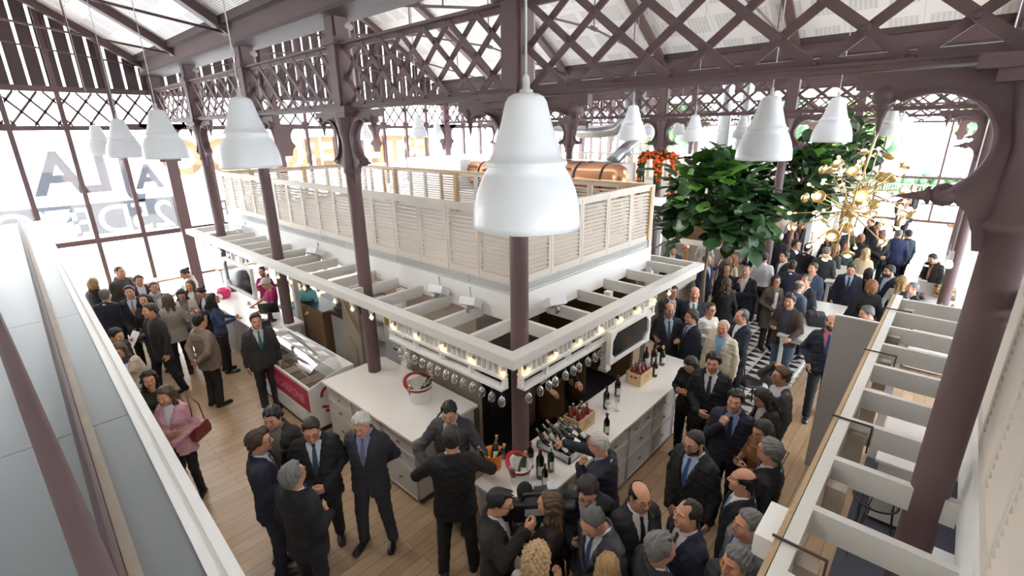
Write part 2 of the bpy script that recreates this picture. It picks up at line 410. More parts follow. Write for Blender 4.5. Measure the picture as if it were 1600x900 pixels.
# ---- columns with bracketed capitals
def bracket_poly():
    P=[(0,4.885),(.80,4.885),(.80,4.80),(.70,4.79)]
    c=(.43,4.50); r=.265
    for i in range(17):
        a=math.radians(58+(247-58)*i/16); P.append((c[0]+r*C_(a),c[1]+r*S_(a)))
    P+=[(.25,4.20),(.19,4.15),(.15,4.05),(.13,3.95),(0,3.95)]
    return P
BP=bracket_poly()
def finial(p, axis, parent, s=1):
    mb=MB(); pr=[(0,-.075),(.03,-.07),(.055,-.045),(.065,-.01),(.055,.025),(.03,.045),(.05,.05),(.05,.062),(.028,.075),(.02,.12),(.012,.17),(0,.215)]
    mb.lathe([(r*s,z*s) for r,z in pr],p,12,axis=axis); mb.build('finial',M['iron'],parent)
def column(x,y,label,near=True,base=0.0):
    t=thing('cast_iron_column',label,'column',(x,y,0))
    mb=MB(); r=.10
    mb.lathe([(.17,0),(.17,.05),(.145,.09),(.13,.14),(.115,.16),(r+.005,.2),(r,.3),(r*.97,3.6),(r*.97,4.06),(.115,4.07),(.125,4.1),(.115,4.13),(r,4.14),(r,4.5),(.12,4.6),(.15,4.78),(.16,4.88)],(0,0,0),24 if near else 12); mb.build('shaft',M['iron'],t)
    mb=MB(); mb.bb(-.19,.19,-.30,.30,4.86,4.93); mb.bb(-.15,.15,-.22,.22,4.80,4.87); mb.build('capital',M['iron'],t)
    mb=MB(); mb.bb(-.09,.09,-.12,.12,4.93,6.02); mb.bb(-.12,.12,-.09,.09,4.93,6.02); mb.bb(-.16,.16,-.17,.17,5.68,5.76); mb.build('upper_post',M['iron'],t)
    for s in (-1,1):
        mb=MB(); mb.prism(BP,(0,0,0),(0,s,0),(0,0,1),.07)
        # flange following the scroll
        c=(.43,4.50); r2=.265; pts=[]
        for i in range(17):
            a=math.radians(58+(247-58)*i/16); pts.append((c[0]+r2*C_(a),c[1]+r2*S_(a)))
        for i in range(16):
            a0=math.radians(58+(247-58)*i/16); a1=math.radians(58+(247-58)*(i+1)/16)
            mb.prism([(c[0]+r2*C_(a0),c[1]+r2*S_(a0)),(c[0]+r2*C_(a1),c[1]+r2*S_(a1)),(c[0]+(r2+.018)*C_(a1),c[1]+(r2+.018)*S_(a1)),(c[0]+(r2+.018)*C_(a0),c[1]+(r2+.018)*S_(a0))],(0,0,0),(0,s,0),(0,0,1),.15)
        br=mb.build('bracket',M['iron'],t)
        finial((0,s*.66,4.755),(0,0,-1),br); finial((0,s*.31,4.235),(0,s,-.1),br)
    if near:
        mb=MB(); mb.tube([(.10,-.06,4.95),(.10,-.06,5.9)],.05,10); mb.lathe([(.05,0),(.085,.02),(.085,.06),(.05,.1)],(.10,-.06,5.86),10); mb.build('downpipe',mat_pipe,t)
    return t
mat_pipe=mat('pinkish_pipe',hexc(176,160,152),.5,noise=.1)
CN={-6.4:'far behind the white pergola kiosk',-3.3:'behind the louvred kiosk at the right',-0.25:'huge foreground one standing inside the right kiosk pergola',3.2:'standing in the corner of the wine bar pergola',6.3:'rising through the wine bar counter beside the champagne bucket',9.4:'rising beside the till of the sweet counter',12.5:'last before the lettered glass front'}
for y in YS:
    if y<-3.4: continue
    column(3.6,y,'maroon iron column '+CN[y],True)
for i,y in enumerate(YS[1:]):
    column(13.0,y,'maroon cast iron column of the middle row, '+['behind the right-hand kiosk','beside the sandwich bar with the straw bag','among the crowd beside the two fig trees','beside the orange flower sign','behind the copper tanks','nearest the glass front behind the white box'][i],False)
for i,y in enumerate(YS[1:]):
    column(22.4,y,'maroon cast iron column of the far row, %s from the lettered glass front'%ORD[5-i],False)
# ---- lattice girders along the rows
def girder(x,y0,y1,label,near):
    t=thing('lattice_girder',label,'girder',(x,y0,4.9)); L=y1-y0
    a=.12; b=L-.12
    mb=MB(); mb.bb(-.075,.075,a,b,.0,.03); mb.bb(-.02,.02,a,b,.0,.09); mb.bb(-.09,.09,a,b,.03,.045); mb.build('bottom_chord',M['iron'],t)
    mb=MB(); mb.bb(-.075,.075,a,b,.77,.80); mb.bb(-.02,.02,a,b,.72,.80); mb.build('top_chord',M['iron'],t)
    n=7; stp=(b-a)/n; Hh=.74; run=stp*2.0 
    mb=MB(); rv=MB()
    z0,z1=.045,.775
    for s,off in ((1,-.02),(-1,.02)):
        for k in range(-1,n+1):
            y_0=a+k*stp+(0 if s>0 else 0); y_1=y_0+run
            # clip to the span
            p0,p1=(y_0,z0),(y_1,z1)
            lo=max(y_0,a); hi=min(y_1,b)
            if hi-lo<.15: continue
            zl=z0+(lo-y_0)/run*(z1-z0); zh=z0+(hi-y_0)/run*(z1-z0)
            if s<0: lo,hi=a+b-lo,a+b-hi
            if near: q=MB()
            else: q=mb
            q.bar((off,lo,zl),(off,hi,zh),.014,.062 if near else .055,up=(0,0,1) if False else (1,0,0)) if False else q.prism([(lo,zl-.038),(hi,zh-.038),(hi,zh+.038),(lo,zl+.038)],(off,0,0),(0,1,0),(0,0,1),.016)
            if near: q.build('lattice_bar',M['iron'],t)
    if not near: mb.build('lattice',M['iron'],t)
    else:
        # rivets at the crossings
        rm=None
        for k in range(2*n+1):
            for j in range(5):
                yy=a+k*stp/2; zz=z0+(j/4)*(z1-z0)
                if (k+j)%2==0 and a<yy<b:
                    if rm is None: rm=MB().lathe([(.0,-.012),(.022,-.010),(.026,0)],(0,0,0),8,axis=(1,0,0)).build('rivet',M['iron'],t,(-.03,yy,zz))
                    else: c=rm.copy(); COL.objects.link(c); c.location=(-.03,yy,zz)
    return t
names=['at the viewer\'s right','over the walkway beside the big pendant','over the wine bar','over the ice cream freezer','over the sweet counter','against the lettered glass front']
YG=YS+[YF]
for i in range(1,len(YG)-1):
    girder(3.6,YG[i],YG[i+1],'maroon lattice girder of the near row, '+(['behind the right kiosk']+names[1:])[i-1],i in (2,3))
for xi,x in ((0,13.0),(1,22.4)):
    for i in range(1,len(YG)-1):
        girder(x,YG[i],YG[i+1],'maroon lattice girder of the %s row, %s from the lettered glass front'%(('middle','farthest')[xi],ORD[len(YG)-2-i]),False)

# ---- glazed fronts
def front(name, u0, u1, P, top, posts, slats=True, gable=None, last=True):
    """P(u,z,off) -> point; u runs along the front"""
    fr=MB(); U=np.array(P(1,0,0))-np.array(P(0,0,0)); Zv=(0,0,1)
    def bx(a,b,z0,z1,t0,t1):
        A=np.array(P(a,z0,t0));B=np.array(P(b,z1,t1)); fr.bb(min(A[0],B[0]),max(A[0],B[0]),min(A[1],B[1]),max(A[1],B[1]),z0,z1)
    for z,h in ((.0,.1),(.86,.06),(2.1,.12),(4.74,.1),(5.56,.12)): bx(u0+(0 if last else 0),u1-(.0 if last else .14),z,z+h,-.05,.05)
    bay=(u1-u0)/10
    for k in range(11 if last else 10):
        u=u0+k*bay; zt=(gable(u) if gable else top)
        wd=.13 if any(abs(u-p)<.3 for p in posts) else .045
        bx(u-wd,u+wd,0,zt,-.07 if wd<.1 else -.14,.07)
    o=structure(fr.build(name,M['iron']))
    # scrolled brackets on the posts
    mb=MB()
    for p in posts:
        for s in (-1,1): mb.prism([(a*.8,b) for a,b in BP],P(p,0,-.05),U*s,Zv,.05)
    mb.build('bracket',M['iron'],o)
    mb=MB()
    for k in range(10):
        a=u0+k*bay+.05; b=u0+(k+1)*bay-.05; n=4; st=(b-a)/2
        for s in (1,-1):
            for j in range(-1,2+1):
                lo=max(a,a+j*st*.9); y0=a+j*st*.9; y1=y0+st*1.35
                lo=max(a,y0); hi=min(b,y1)
                if hi-lo<.06: continue
                zl=4.84+(lo-y0)/(y1-y0)*.72; zh=4.84+(hi-y0)/(y1-y0)*.72
                if s<0: lo,hi=a+b-lo,a+b-hi
                mb.prism([(lo,zl-.036),(hi,zh-.036),(hi,zh+.036),(lo,zl+.036)],P(0,0,-.03),U,Zv,.02)
    mb.build('lattice',M['iron'],o)
    if slats:
        mb=MB(); u=u0+.03
        while u<u1-.1:
            w2=.235; zt=(min(gable(u),gable(u+w2))-.02 if gable else top-.02)
            if zt>5.75: mb.prism([(u,5.62),(u+w2,5.62),(u+w2,zt),(u,zt)],P(0,0,.02),U,Zv,.025)
            u+=.285
        mb.build('slat',M['iron_dark'],o)
    mb=MB(); zt=max(top,5.6)
    if gable:
        um=(u0+u1)/2; mb.add([P(u0,.1,.06),P(u1,.1,.06),P(u1,gable(u1),.06),P(um,gable(um)+.3,.06),P(u0,gable(u0),.06)],[(0,1,2,3,4)])
    else: mb.quad(P(u0,.1,.06),P(u1,.1,.06),P(u1,top,.06),P(u0,top,.06))
    mb.build('glass',M['pane'],o)
    return o
PF=lambda u,z,off:(u,YF+off,z)
fronts=[]
for i,(x0,x1) in enumerate(NAV):
    fronts.append(front('window_%d'%(i+1),x0,x1,PF,6.2,[x0+.13,x0+.33*9.4,x0+.66*9.4,x1-.13] if i else [x0+.13,.25,x1-.13],True,lambda u,a=x0,b=x1:roofz(min(u-a,b-u)),last=(i==3)))
PE=lambda u,z,off:(XE+off,u,z)
front('window_5',YB,YF,PE,6.4,[YB+3.1*k+.1 for k in range(8)],False)
PL=lambda u,z,off:(-5.8-off,u,z)
mb=MB(); mb.bb(-6.0,-5.8,YB,YF,0,6.3); structure(mb.build('wall_left',M['white']))  # unseen wall, kept solid to limit light from this side
PB=lambda u,z,off:(u,YB-off,z)
mb=MB(); mb.bb(-6.0,3.6,YB-.2,YB,0,2.4); mb.bb(-6.0,3.6,YB-.2,YB,4.6,9.2)  # unseen wall, its window band sized to tune fill light from behind
for k in range(4): mb.bb(-6.0+k*2.9,-5.1+k*2.9,YB-.2,YB,2.4,4.6)
wl=structure(mb.build('wall_back',M['white'])); mb=MB(); mb.quad((-6,YB-.1,2.4),(3.6,YB-.1,2.4),(3.6,YB-.1,4.6),(-6,YB-.1,4.6)); mb.build('glass',M['pane'],wl)
for i,(x0,x1) in enumerate(NAV[1:]): front('window_%d'%(i+6),x0,x1,PB,6.2,[],True,lambda u,a=x0,b=x1:roofz(min(u-a,b-u)))
# the lettering on the glass front reads from the street, so it is mirrored in here
f0,f1=fronts[0],fronts[1]
UL=(-1,0,0); VL=(0,0,1)
band_mesh([('25',.98,-2.95,2.30),('DE',.98,-1.93,2.30),('NOV',.98,-.45,2.30)],(0,YF+.045,0),UL,VL,-3.47,.9,2.24,3.06).build('lettered_film',M['band'],f0)
for ch,x in (('A',1.35),('L',2.0),('J',2.62),('A',3.05)):
    text_mesh(ch,1.35 if ch!='A' or x<2 else .8,(x,YF+.045,3.34),UL,VL,fat=.03).build('lettering',M['film_grey'],f0)
text_mesh('MERCADO',1.25,(6.4,YF+.045,3.62),UL,VL,fat=.035).build('lettering',M['film_tan'],f1)
text_mesh('ESTE',1.25,(10.9,YF+.045,3.62),UL,VL,fat=.035).build('lettering',M['film_tan'],f1)
text_mesh('R',.7,(4.6,YF+.045,2.35),UL,VL).build('lettering',M['film_grey'],f1)

# ---- outside
M['pave']=mat('pale_paving',hexc(236,235,232),.8,noise=.05); M['stone']=mat('pale_render',hexc(222,216,206),.8,noise=.05); M['winglass']=mat('far_window',hexc(150,155,160),.3)
mb=MB(); mb.bb(-60,130,-70,90,-.5,-.22); structure(mb.build('ground_street',M['pave']))
t=thing('town_house','pale rendered town house with rows of windows across the street','building',(4,32,0))
mb=MB(); mb.bb(-22,22,0,6,-.3,14); mb.bb(-22,22,-.3,0,4.4,4.8); mb.bb(-22,22,-.5,0,13.4,13.9); mb.build('house_wall',M['stone'],t)
for k in range(12):
    for z in (.6,5.6,9.6):
        mb=MB(); mb.bb(-20+k*3.5,-18.6+k*3.5,-.05,.1,z,z+2.4); mb.build('window',M['winglass'],t)
# ================================================================== LOUVRED KIOSKS
_lp={}
def louvre_part(parent, w, h, frame_mat, p, rz, tilt=1):
    """one louvred panel (frame, blades as its sub-part), width along local x, centred at p, facing local -y"""
    key=(round(w,3),round(h,3),frame_mat.name,tilt)
    if key not in _lp:
        mb=MB(); s=.045
        for sx in (-1,1): mb.bb(sx*w/2-(s if sx>0 else 0),sx*w/2+(s if sx<0 else 0),-.022,.022,0,h)
        mb.bb(-w/2+s,w/2-s,-.022,.022,0,.09); mb.bb(-w/2+s,w/2-s,-.022,.022,h-.06,h)
        fr=mb.build('louvre_panel',frame_mat,parent)
        mb=MB(); z=.105; a=math.radians(33)*tilt
        while z<h-.075:
            R=np.array([[1,0,0],[0,C_(a),-S_(a)],[0,S_(a),C_(a)]])
            mb.box((0,0,z+.012),(w-2*s,.052,.007),R=R); z+=.0555
        sl=mb.build('slat',frame_mat,fr); _lp[key]=(fr.data,sl.data)
    else:
        d=_lp[key]
        fr=bpy.data.objects.new('louvre_panel',d[0]); COL.objects.link(fr); fr.parent=parent
        sl=bpy.data.objects.new('slat',d[1]); COL.objects.link(sl); sl.parent=fr
    fr.location=p; fr.rotation_euler=(0,0,rz); return fr

KX0,KX1,KY0,KY1=4.2,7.65,3.8,13.62
k=thing('market_kiosk','large white kiosk with beige louvred parapet and open pergola around it','kiosk',(KX0,KY0,0))
def loc(x,y,z=0): return (x-KX0,y-KY0,z)
def kb(mb,x0,x1,y0,y1,z0,z1): mb.bb(x0-KX0,x1-KX0,y0-KY0,y1-KY0,z0,z1)
# louvred parapet
nL=16; wL=(KY1-KY0)/nL; nR=5; wR=(KX1-KX0)/nR; LZ,LH=2.79,.90
for i in range(nL): louvre_part(k,wL-.008,LH,M['louvre'],loc(KX0,KY0+wL*(i+.5),LZ),-PI/2)
for i in range(nR): louvre_part(k,wR-.008,LH,M['louvre'],loc(KX0+wR*(i+.5),KY0,LZ),0)
for i in range(nL): louvre_part(k,wL-.008,LH,M['rawwood'] if i%4==0 else M['louvre'],loc(KX1,KY0+wL*(i+.5),LZ),PI/2)
for i in range(nR): louvre_part(k,wR-.008,LH,M['louvre'],loc(KX0+wR*(i+.5),KY1,LZ),PI)
mb=MB(); kb(mb,KX0-.03,KX0+.04,KY0-.03,KY1+.03,3.69,3.725); kb(mb,KX0,KX1,KY0-.03,KY0+.04,3.69,3.725); kb(mb,KX0-.04,KX0+.03,KY0-.04,KY0+.03,2.42,3.72); kb(mb,KX1-.03,KX1+.04,KY0-.04,KY0+.03,2.42,3.72); mb.build('cap_rail',M['louvre'],k)
mb=MB(); kb(mb,KX1-.07,KX1+.03,KY0,KY1+.03,3.69,3.74); kb(mb,KX0,KX1,KY1-.07,KY1+.03,3.69,3.74)
for i in range(0,nL+1,4): kb(mb,KX1-.10,KX1-.02,KY0+wL*i-.05,KY0+wL*i+.05,2.79,3.69)
for i in (1,3): kb(mb,KX0+wR*i-.05,KX0+wR*i+.05,KY1-.1,KY1-.02,2.79,3.69)
mb.build('raw_timber_rail',M['rawwood'],k)
# fascia, roof slab
mb=MB(); kb(mb,KX0-.05,KX1+.05,KY0-.05,KY1+.05,2.30,2.66); kb(mb,KX0,KX1,KY0,KY1,2.66,2.80); mb.build('fascia',M['white'],k)
# ventilation grilles: blades in framed lengths
def grille(p,L,rz):
    mb=MB(); mb.bb(0,L,-.004,.004,0,.016); mb.bb(0,L,-.004,.004,.104,.12); 
    for q in (0,L-.012): mb.bb(q,q+.012,-.004,.004,0,.12)
    for j in range(6): mb.box((L/2,0,.024+j*.0145),(L,.014,.004),R=np.array([[1,0,0],[0,C_(.5),-S_(.5)],[0,S_(.5),C_(.5)]]))
    g=mb.build('vent_grille',M['grille'],k,p,rz)
nG=12; gl=(KY1-KY0)/nG
for i in range(nG): grille(loc(KX0-.012,KY0+gl*(i+1),2.665),gl-.01,-PI/2)
nG2=4; g2=(KX1-KX0)/nG2
for i in range(nG2): grille(loc(KX0+g2*i,KY0-.012,2.665),g2-.01,0)
# pergola
PX,PY,PE_,PN=3.20,2.93,8.05,13.75
mb=MB(); kb(mb,PX,PX+.16,PY,PN,2.31,2.42); mb.build('outer_beam',M['beam'],k)
mb=MB(); kb(mb,PX+.16,PE_,PY,PY+.16,2.31,2.42); mb.build('outer_beam',M['beam'],k)
mb=MB(); kb(mb,PX+.16,KX0-.05,PN-.07,PN,2.28,2.42); mb.build('end_joist',M['beam'],k)
mb=MB(); kb(mb,PE_-.07,PE_,PY+.16,KY0+.6,2.28,2.42); mb.build('end_joist',M['beam'],k)
for i in range(15):
    y=3.72+.637*i; mb=MB(); kb(mb,PX+.16,KX0-.05,y-.03,y+.03,2.27,2.425); mb.build('joist',M['beam'],k)
for i in range(6):
    x=4.10+.70*i; mb=MB(); kb(mb,x-.03,x+.03,PY+.16,KY0-.05,2.27,2.425); mb.build('joist',M['beam'],k)
# white posts
for (x,y,z0) in ((4.06,3.66,0),(4.05,6.05,1.0),(4.05,9.95,0),(4.05,13.5,0),(6.0,3.55,1.0),(7.6,3.7,0)):
    mb=MB(); kb(mb,x-.05,x+.05,y-.05,y+.05,z0,2.31); kb(mb,x-.07,x+.07,y-.07,y+.07,z0,z0+.06); mb.build('post',M['white'],k)
# hanging bottle rack below the beams (rails, short uprights)
def rack(a,b,along):
    mb=MB(); c=PY+.10 if along=='x' else PX+.10
    def r(u0,u1,z0,z1,h=.05):
        if along=='x': kb(mb,u0,u1,c-h,c+h,z0,z1)
        else: kb(mb,c-h,c+h,u0,u1,z0,z1)
    r(a,b,2.11,2.14,.055); r(a,b,1.965,1.995,.055)
    n=max(2,int((b-a)/.42)); 
    for i in range(n+1):
        u=a+(b-a)*i/n; r(u-.022,u+.022,1.995,2.11,.03)
    for u in (a,(a+b)/2,b): r(u-.02,u+.02,2.14,2.31,.02)
    mb.build('bottle_rack',M['white'],k)
rack(3.42,6.40,'x'); rack(3.15,5.22,'y')
# dark bar interior: floor of the kiosk and a limed-oak partition
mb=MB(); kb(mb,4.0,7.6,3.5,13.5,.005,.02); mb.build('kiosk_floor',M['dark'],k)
mb=MB(); kb(mb,4.12,4.18,4.45,6.0,0,2.3); mb.build('oak_partition',M['greywood'],k)
mb=MB(); kb(mb,4.22,7.5,6.1,6.2,0,2.3); mb.build('oak_partition',M['greywood'],k)
mb=MB(); kb(mb,7.5,7.6,3.9,13.5,0,2.3); mb.build('oak_partition',M['brownwood'],k)
mb=MB(); kb(mb,4.18,4.4,4.5,5.5,.6,1.9); mb.build('bar_fridge',M['black'],k)
# chamfered framed screens hanging from the pergola
def screen(name,label,p,rz,w,h):
    t=thing(name,label,'screen',p,rz)
    def oct(w,h,c): return [(-w/2+c,0),(w/2-c,0),(w/2,c),(w/2,h-c),(w/2-c,h),(-w/2+c,h),(-w/2,h-c),(-w/2,c)]
    mb=MB(); o=[(-w/2,0),(w/2,0),(w/2,h),(-w/2,h)]; i=[(a,b+.045) for a,b in oct(w-.09,h-.09,.1)]
    # ring as separate prisms: four sides and four corner blocks
    for q in ([(-w/2,0),(w/2,0),(w/2,.045),(-w/2,.045)],[(-w/2,h-.045),(w/2,h-.045),(w/2,h),(-w/2,h)],[(-w/2,.045),(-w/2+.045,.045),(-w/2+.045,h-.045),(-w/2,h-.045)],[(w/2-.045,.045),(w/2,.045),(w/2,h-.045),(w/2-.045,h-.045)]): mb.prism(q,(0,0,0),(1,0,0),(0,0,1),.07)
    e=.045
    for sx in (-1,1):
        for z,sz in ((e,1),(h-e,-1)):
            tri=[(sx*(w/2-e),z),(sx*(w/2-e-.1),z),(sx*(w/2-e),z+sz*.1)]
            if sx*sz<0: tri=tri[::-1]
            mb.prism(tri,(0,0,0),(1,0,0),(0,0,1),.07)
    mb.build('frame',M['white'],t)
    mb=MB(); mb.prism([(-w/2+e,e),(w/2-e,e),(w/2-e,h-e),(-w/2+e,h-e)],(0,.01,0),(1,0,0),(0,0,1),.03); mb.build('screen_glass',mat('screen_glass',(.02,.02,.022),.12),t)
    mb=MB(); 
    for s in (-1,1): mb.bar((s*w*.35,.01,h),(s*w*.35,.01,h+.13),.02,.02)
    mb.build('hanger',M['white'],t)
    return t
screen('framed_screen','white chamfered frame with dark screen hanging over the wine bar counter',(5.47,2.88,1.72),0,1.06,.46)
screen('framed_screen','white chamfered frame with dark screen hanging over the far sweet counter',(3.15,10.35,1.55),-PI/2,1.5,.62)

# bare bulbs under the beams
def bulb(p,label,group):
    t=thing('light_bulb',label,'light bulb',p,0,group)
    return t
_b=None
def put_bulb(p,label,group):
    global _b
    if _b is None:
        t=thing('light_bulb',label,'light bulb',p,0,group)
        mb=MB(); mb.lathe([(0,0),(.026,0),(.030,-.02),(.028,-.075),(0,-.08)],(0,0,0),10); mb.build('socket',M['pwhite'],t)
        mb=MB(); mb.lathe([(.012,-.08),(.016,-.095),(.030,-.115),(.036,-.135),(.030,-.158),(.014,-.17),(0,-.172)],(0,0,0),12); g=mb.build('bulb',M['bulbglass'],t)
        mb=MB(); mb.ball((0,0,-.13),.014,8,6); mb.build('filament',M['fil'],g)
        _b=t; return t
    c=copy_tree(_b); c.location=p; c['label']=label; c['group']=group; return c
M['bulbglass']=glass_mat('bulb_glass',(1,.97,.9),.1,.12,hazecol=(1,.9,.7))
for i in range(8): put_bulb((3.42+.48*i+.06,PY-.03 if False else PY+.05,2.31),'bare lit bulb under the wine bar side beam, %s from the pergola corner'%ORD[i],'bulbs along the pergola beams')
for i in range(21): put_bulb((PX+.05,3.12+.5*i,2.31),'bare lit bulb under the long pergola beam, %s from the corner column'%ORD[i],'bulbs along the pergola beams')
# paper-covered jars on the rack, in fours between the bulbs
_j=None
def put_jar(p,label,group):
    global _j
    if _j is None:
        t=thing('spice_jar',label,'jar',p,0,group)
        mb=MB(); mb.lathe([(0,0),(.034,0),(.036,.004),(.036,.12),(.03,.125),(0,.125)],(0,0,0),14); mb.build('body',M['jar'],t)
        mb=MB(); mb.lathe([(.031,.122),(.033,.124),(.033,.15),(.028,.153),(0,.153)],(0,0,0),12); mb.build('lid',M['black'],t)
        _j=t; return
    c=copy_tree(_j); c.location=p; c['label']=label; c['group']=group
n=0
for i in range(6):
    for j in range(4):
        put_jar((3.57+.48*i+.082*j,PY+.105,2.14),'white papered jar with black lid, %s along the wine bar rack from the corner'%ORD[n],'jars on the wine bar rack'); n+=1
n=0
for i in range(4):
    for j in range(5):
        put_jar((PX+.105,3.22+.5*i+.082*j,2.14),'white papered jar with black lid, %s along the counter rack from the corner'%ORD[n],'jars on the counter rack'); n+=1
# stem glasses hanging upside-down under the racks
_g=None
def put_glass(p,label,group,up=False):
    global _g
    if _g is None:
        mb=MB(); mb.lathe([(0,0),(.034,0),(.034,-.004),(.006,-.012),(.005,-.085),(.012,-.095),(.036,-.125),(.041,-.155),(.036,-.195),(.031,-.21),(.0295,-.21),(.0345,-.195),(.0395,-.155),(.034,-.127),(.010,-.098),(0,-.096)],(0,0,0),14)
        _g=tag(mb.build('wine_glass',M['wineglass']),label,'wine glass',group)
        c=_g
    else: c=_g.copy(); COL.objects.link(c); c['label']=label; c['group']=group
    c.location=p
    if up: c.rotation_euler=(PI,0,0)
    return c
for i in range(14): put_glass((3.55+.16*i+(.04 if i%3 else 0),PY+.10,1.965),'stem glass hanging under the wine bar rack, %s from the corner column'%ORD[i],'glasses hanging over the wine bar')
for i in range(13): put_glass((PX+.10,3.2+.155*i,1.965),'stem glass hanging under the counter rack, %s from the corner column'%ORD[i],'glasses hanging over the counter')
for i,(x,y) in enumerate(((4.95,2.85),(5.10,2.80))): put_glass((x,y,1.0),'empty stem glass on the wine bar, %s beside the two red bottles'%('left one' if i else 'near one'),'glasses on the wine bar',True)

# ------------------------------------------------------------------ counters
def worktop(label,x0,x1,y0,y1,z=1.0):
    mb=MB(); mb.bb(x0,x1,y0,y1,z-.04,z); return tag(mb.build('worktop',M['quartz'],bevel=.006),label,'worktop')
worktop('long white quartz worktop of the wine bar with bottles and crates on it',2.86,7.15,2.50,3.24)
worktop('white quartz worktop with a white champagne bucket on it',2.86,3.98,4.32,6.62)
worktop('glossy white worktop of the sweet counter with a pink pot on it',2.98,3.82,9.22,13.3)
def cabinet(label,p,rz,w,d,rows,cat='cabinet',h=.95,mt='cab'):
    """drawer cabinet; front faces local -y, p is the front-left-bottom corner"""
    t=thing('drawer_cabinet',label,cat,p,rz)
    mb=MB(); mb.bb(0,w,.0,d,.08,h); mb.build('carcass',M[mt],t)
    mb=MB(); mb.bb(.0,w,.03,d-.03,0,.08); mb.build('plinth',M['iron_dark'],t)
    z=h-.03
    for i,(hh,cols) in enumerate(rows):
        cw=(w-.02)/cols
        for c in range(cols):
            a=.01+cw*c+.008; b=.01+cw*(c+1)-.008
            mb=MB(); mb.bb(a,b,-.018,0,z-hh+.008,z-.008)
            for q in ((a,b,z-hh+.008,z-hh+.03),(a,b,z-.03,z-.008),(a,a+.022,z-hh+.03,z-.03),(b-.022,b,z-hh+.03,z-.03)): mb.bb(q[0],q[1],-.026,-.018,q[2],q[3])
            dr=mb.build('drawer',M[mt],t)
            # cup pull
            mb=MB(); vs=[];n=8; cx=(a+b)/2; cz=z-hh/2
            for j in range(n+1):
                an=PI*j/n
                for kk in range(5):
                    ph=PI/2*kk/4; vs.append((cx+.038*C_(an)*C_(ph),-.026-.024*S_(ph)*max(.15,S_(an)),cz+.028*S_(an)*C_(ph)-.006))
            mb.add(vs,[(j*5+q,j*5+q+1,(j+1)*5+q+1,(j+1)*5+q) for j in range(n) for q in range(4)],0,True); mb.bb(cx-.04,cx+.04,-.030,-.018,cz-.010,cz-.004)
            mb.build('cup_pull',M['brass'],dr)
        z-=hh
    return t
names=['third','second','first']
for i in range(6):
    cabinet('pale wine bar drawer cabinet with brass cup pulls, %s from the far end'%ORD[5-i],(2.93+.69*i,2.56,0),0,.686,.66,[(.22,2 if i%2 else 1),(.27,1),(.36,1)])
for i in range(3):
    cabinet('pale drawer cabinet under the champagne bucket worktop, %s from the ice cream freezer'%ORD[i],(2.92,6.56-.745*i,0),-PI/2,.742,.98,[(.22,1),(.22,1),(.42,1)])
mb=MB(); mb.bb(7.07,7.12,2.56,3.22,0,.96); tag(mb.build('counter_end_panel',M['pwhite'],bevel=.004),'white end panel closing the far end of the wine bar','panel')
for i in range(5):
    t=thing('counter_cabinet','plain grey front cabinet of the sweet counter, %s from the till'%ORD[i],'cabinet',(3.04,9.26+.8*i,0))
    mb=MB(); mb.bb(0,.72,0,.79,.06,.96); mb.build('carcass',M['cab'],t)
    mb=MB(); mb.bb(.02,.7,0,.79,0,.06); mb.build('plinth',M['dgrey'],t)
    mb=MB(); mb.bb(-.015,0,.02,.77,.1,.93); mb.build('front_panel',M['dgrey'],t)

# ------------------------------------------------------------------ pendant lamps: white enamel bells
_lamp=None
def put_lamp(p,rod,label,group='white bell pendant lamps'):
    """p: centre of the rim; rod: cord length above the neck"""
    global _lamp
    if _lamp is None:
        t=thing('pendant_lamp',label,'pendant lamp',p,0,group)
        pr=[(.245,0),(.253,.004),(.252,.03),(.246,.10),(.228,.17),(.200,.235),(.176,.275),(.184,.282),(.186,.292),(.182,.302),(.168,.308),(.150,.345),(.130,.41),(.112,.47),(.100,.52),(.092,.55),(.078,.572),(.055,.585),(.022,.59),(0,.59)]
        mb=MB(); mb.lathe(pr,(0,0,0),40); mb.build('lamp_shade',M['lamp'],t)
        mb=MB(); mb.lathe([(r*.985-.003,z-.004+.004) for r,z in pr[:-1]],(0,0,0),40); mb.lathe([(.236,.002),(.245,.0)],(0,0,0),40); mb.build('lining',M['lampin'],t)
        mb=MB(); mb.lathe([(.03,.585),(.03,.60),(.017,.605),(.015,.65),(.007,.665),(0,.666)],(0,0,0),12); mb.build('cap',M['cord'],t)
        mb=MB(); mb.lathe([(0,.30),(.03,.31),(.045,.35),(.03,.40),(.02,.44),(.02,.57)],(0,0,0),12); mb.build('bulb',M['lampin'],t)
        _lamp=t
    else:
        t=thing('pendant_lamp',label,'pendant lamp',p,0,group)
        for ch in _lamp.children:
            if ch.name.startswith('cord'): continue
            c=ch.copy(); COL.objects.link(c); c.parent=t
    mb=MB(); mb.tube([(0,0,.65),(0,0,.65+rod)],.0055,6); mb.build('cord',M['cord'],t)
    li=bpy.data.lights.new('bulb_light','POINT'); li.energy=7; li.color=(1,.95,.88); li.shadow_soft_size=.06
    lo=bpy.data.objects.new('bulb_light',li); COL.objects.link(lo); lo.parent=t; lo.location=(0,0,.12)
    return t
def roof_at(x):
    for a,b in NAV:
        if a<=x<=b: return roofz(min(x-a,b-x))
    return 6
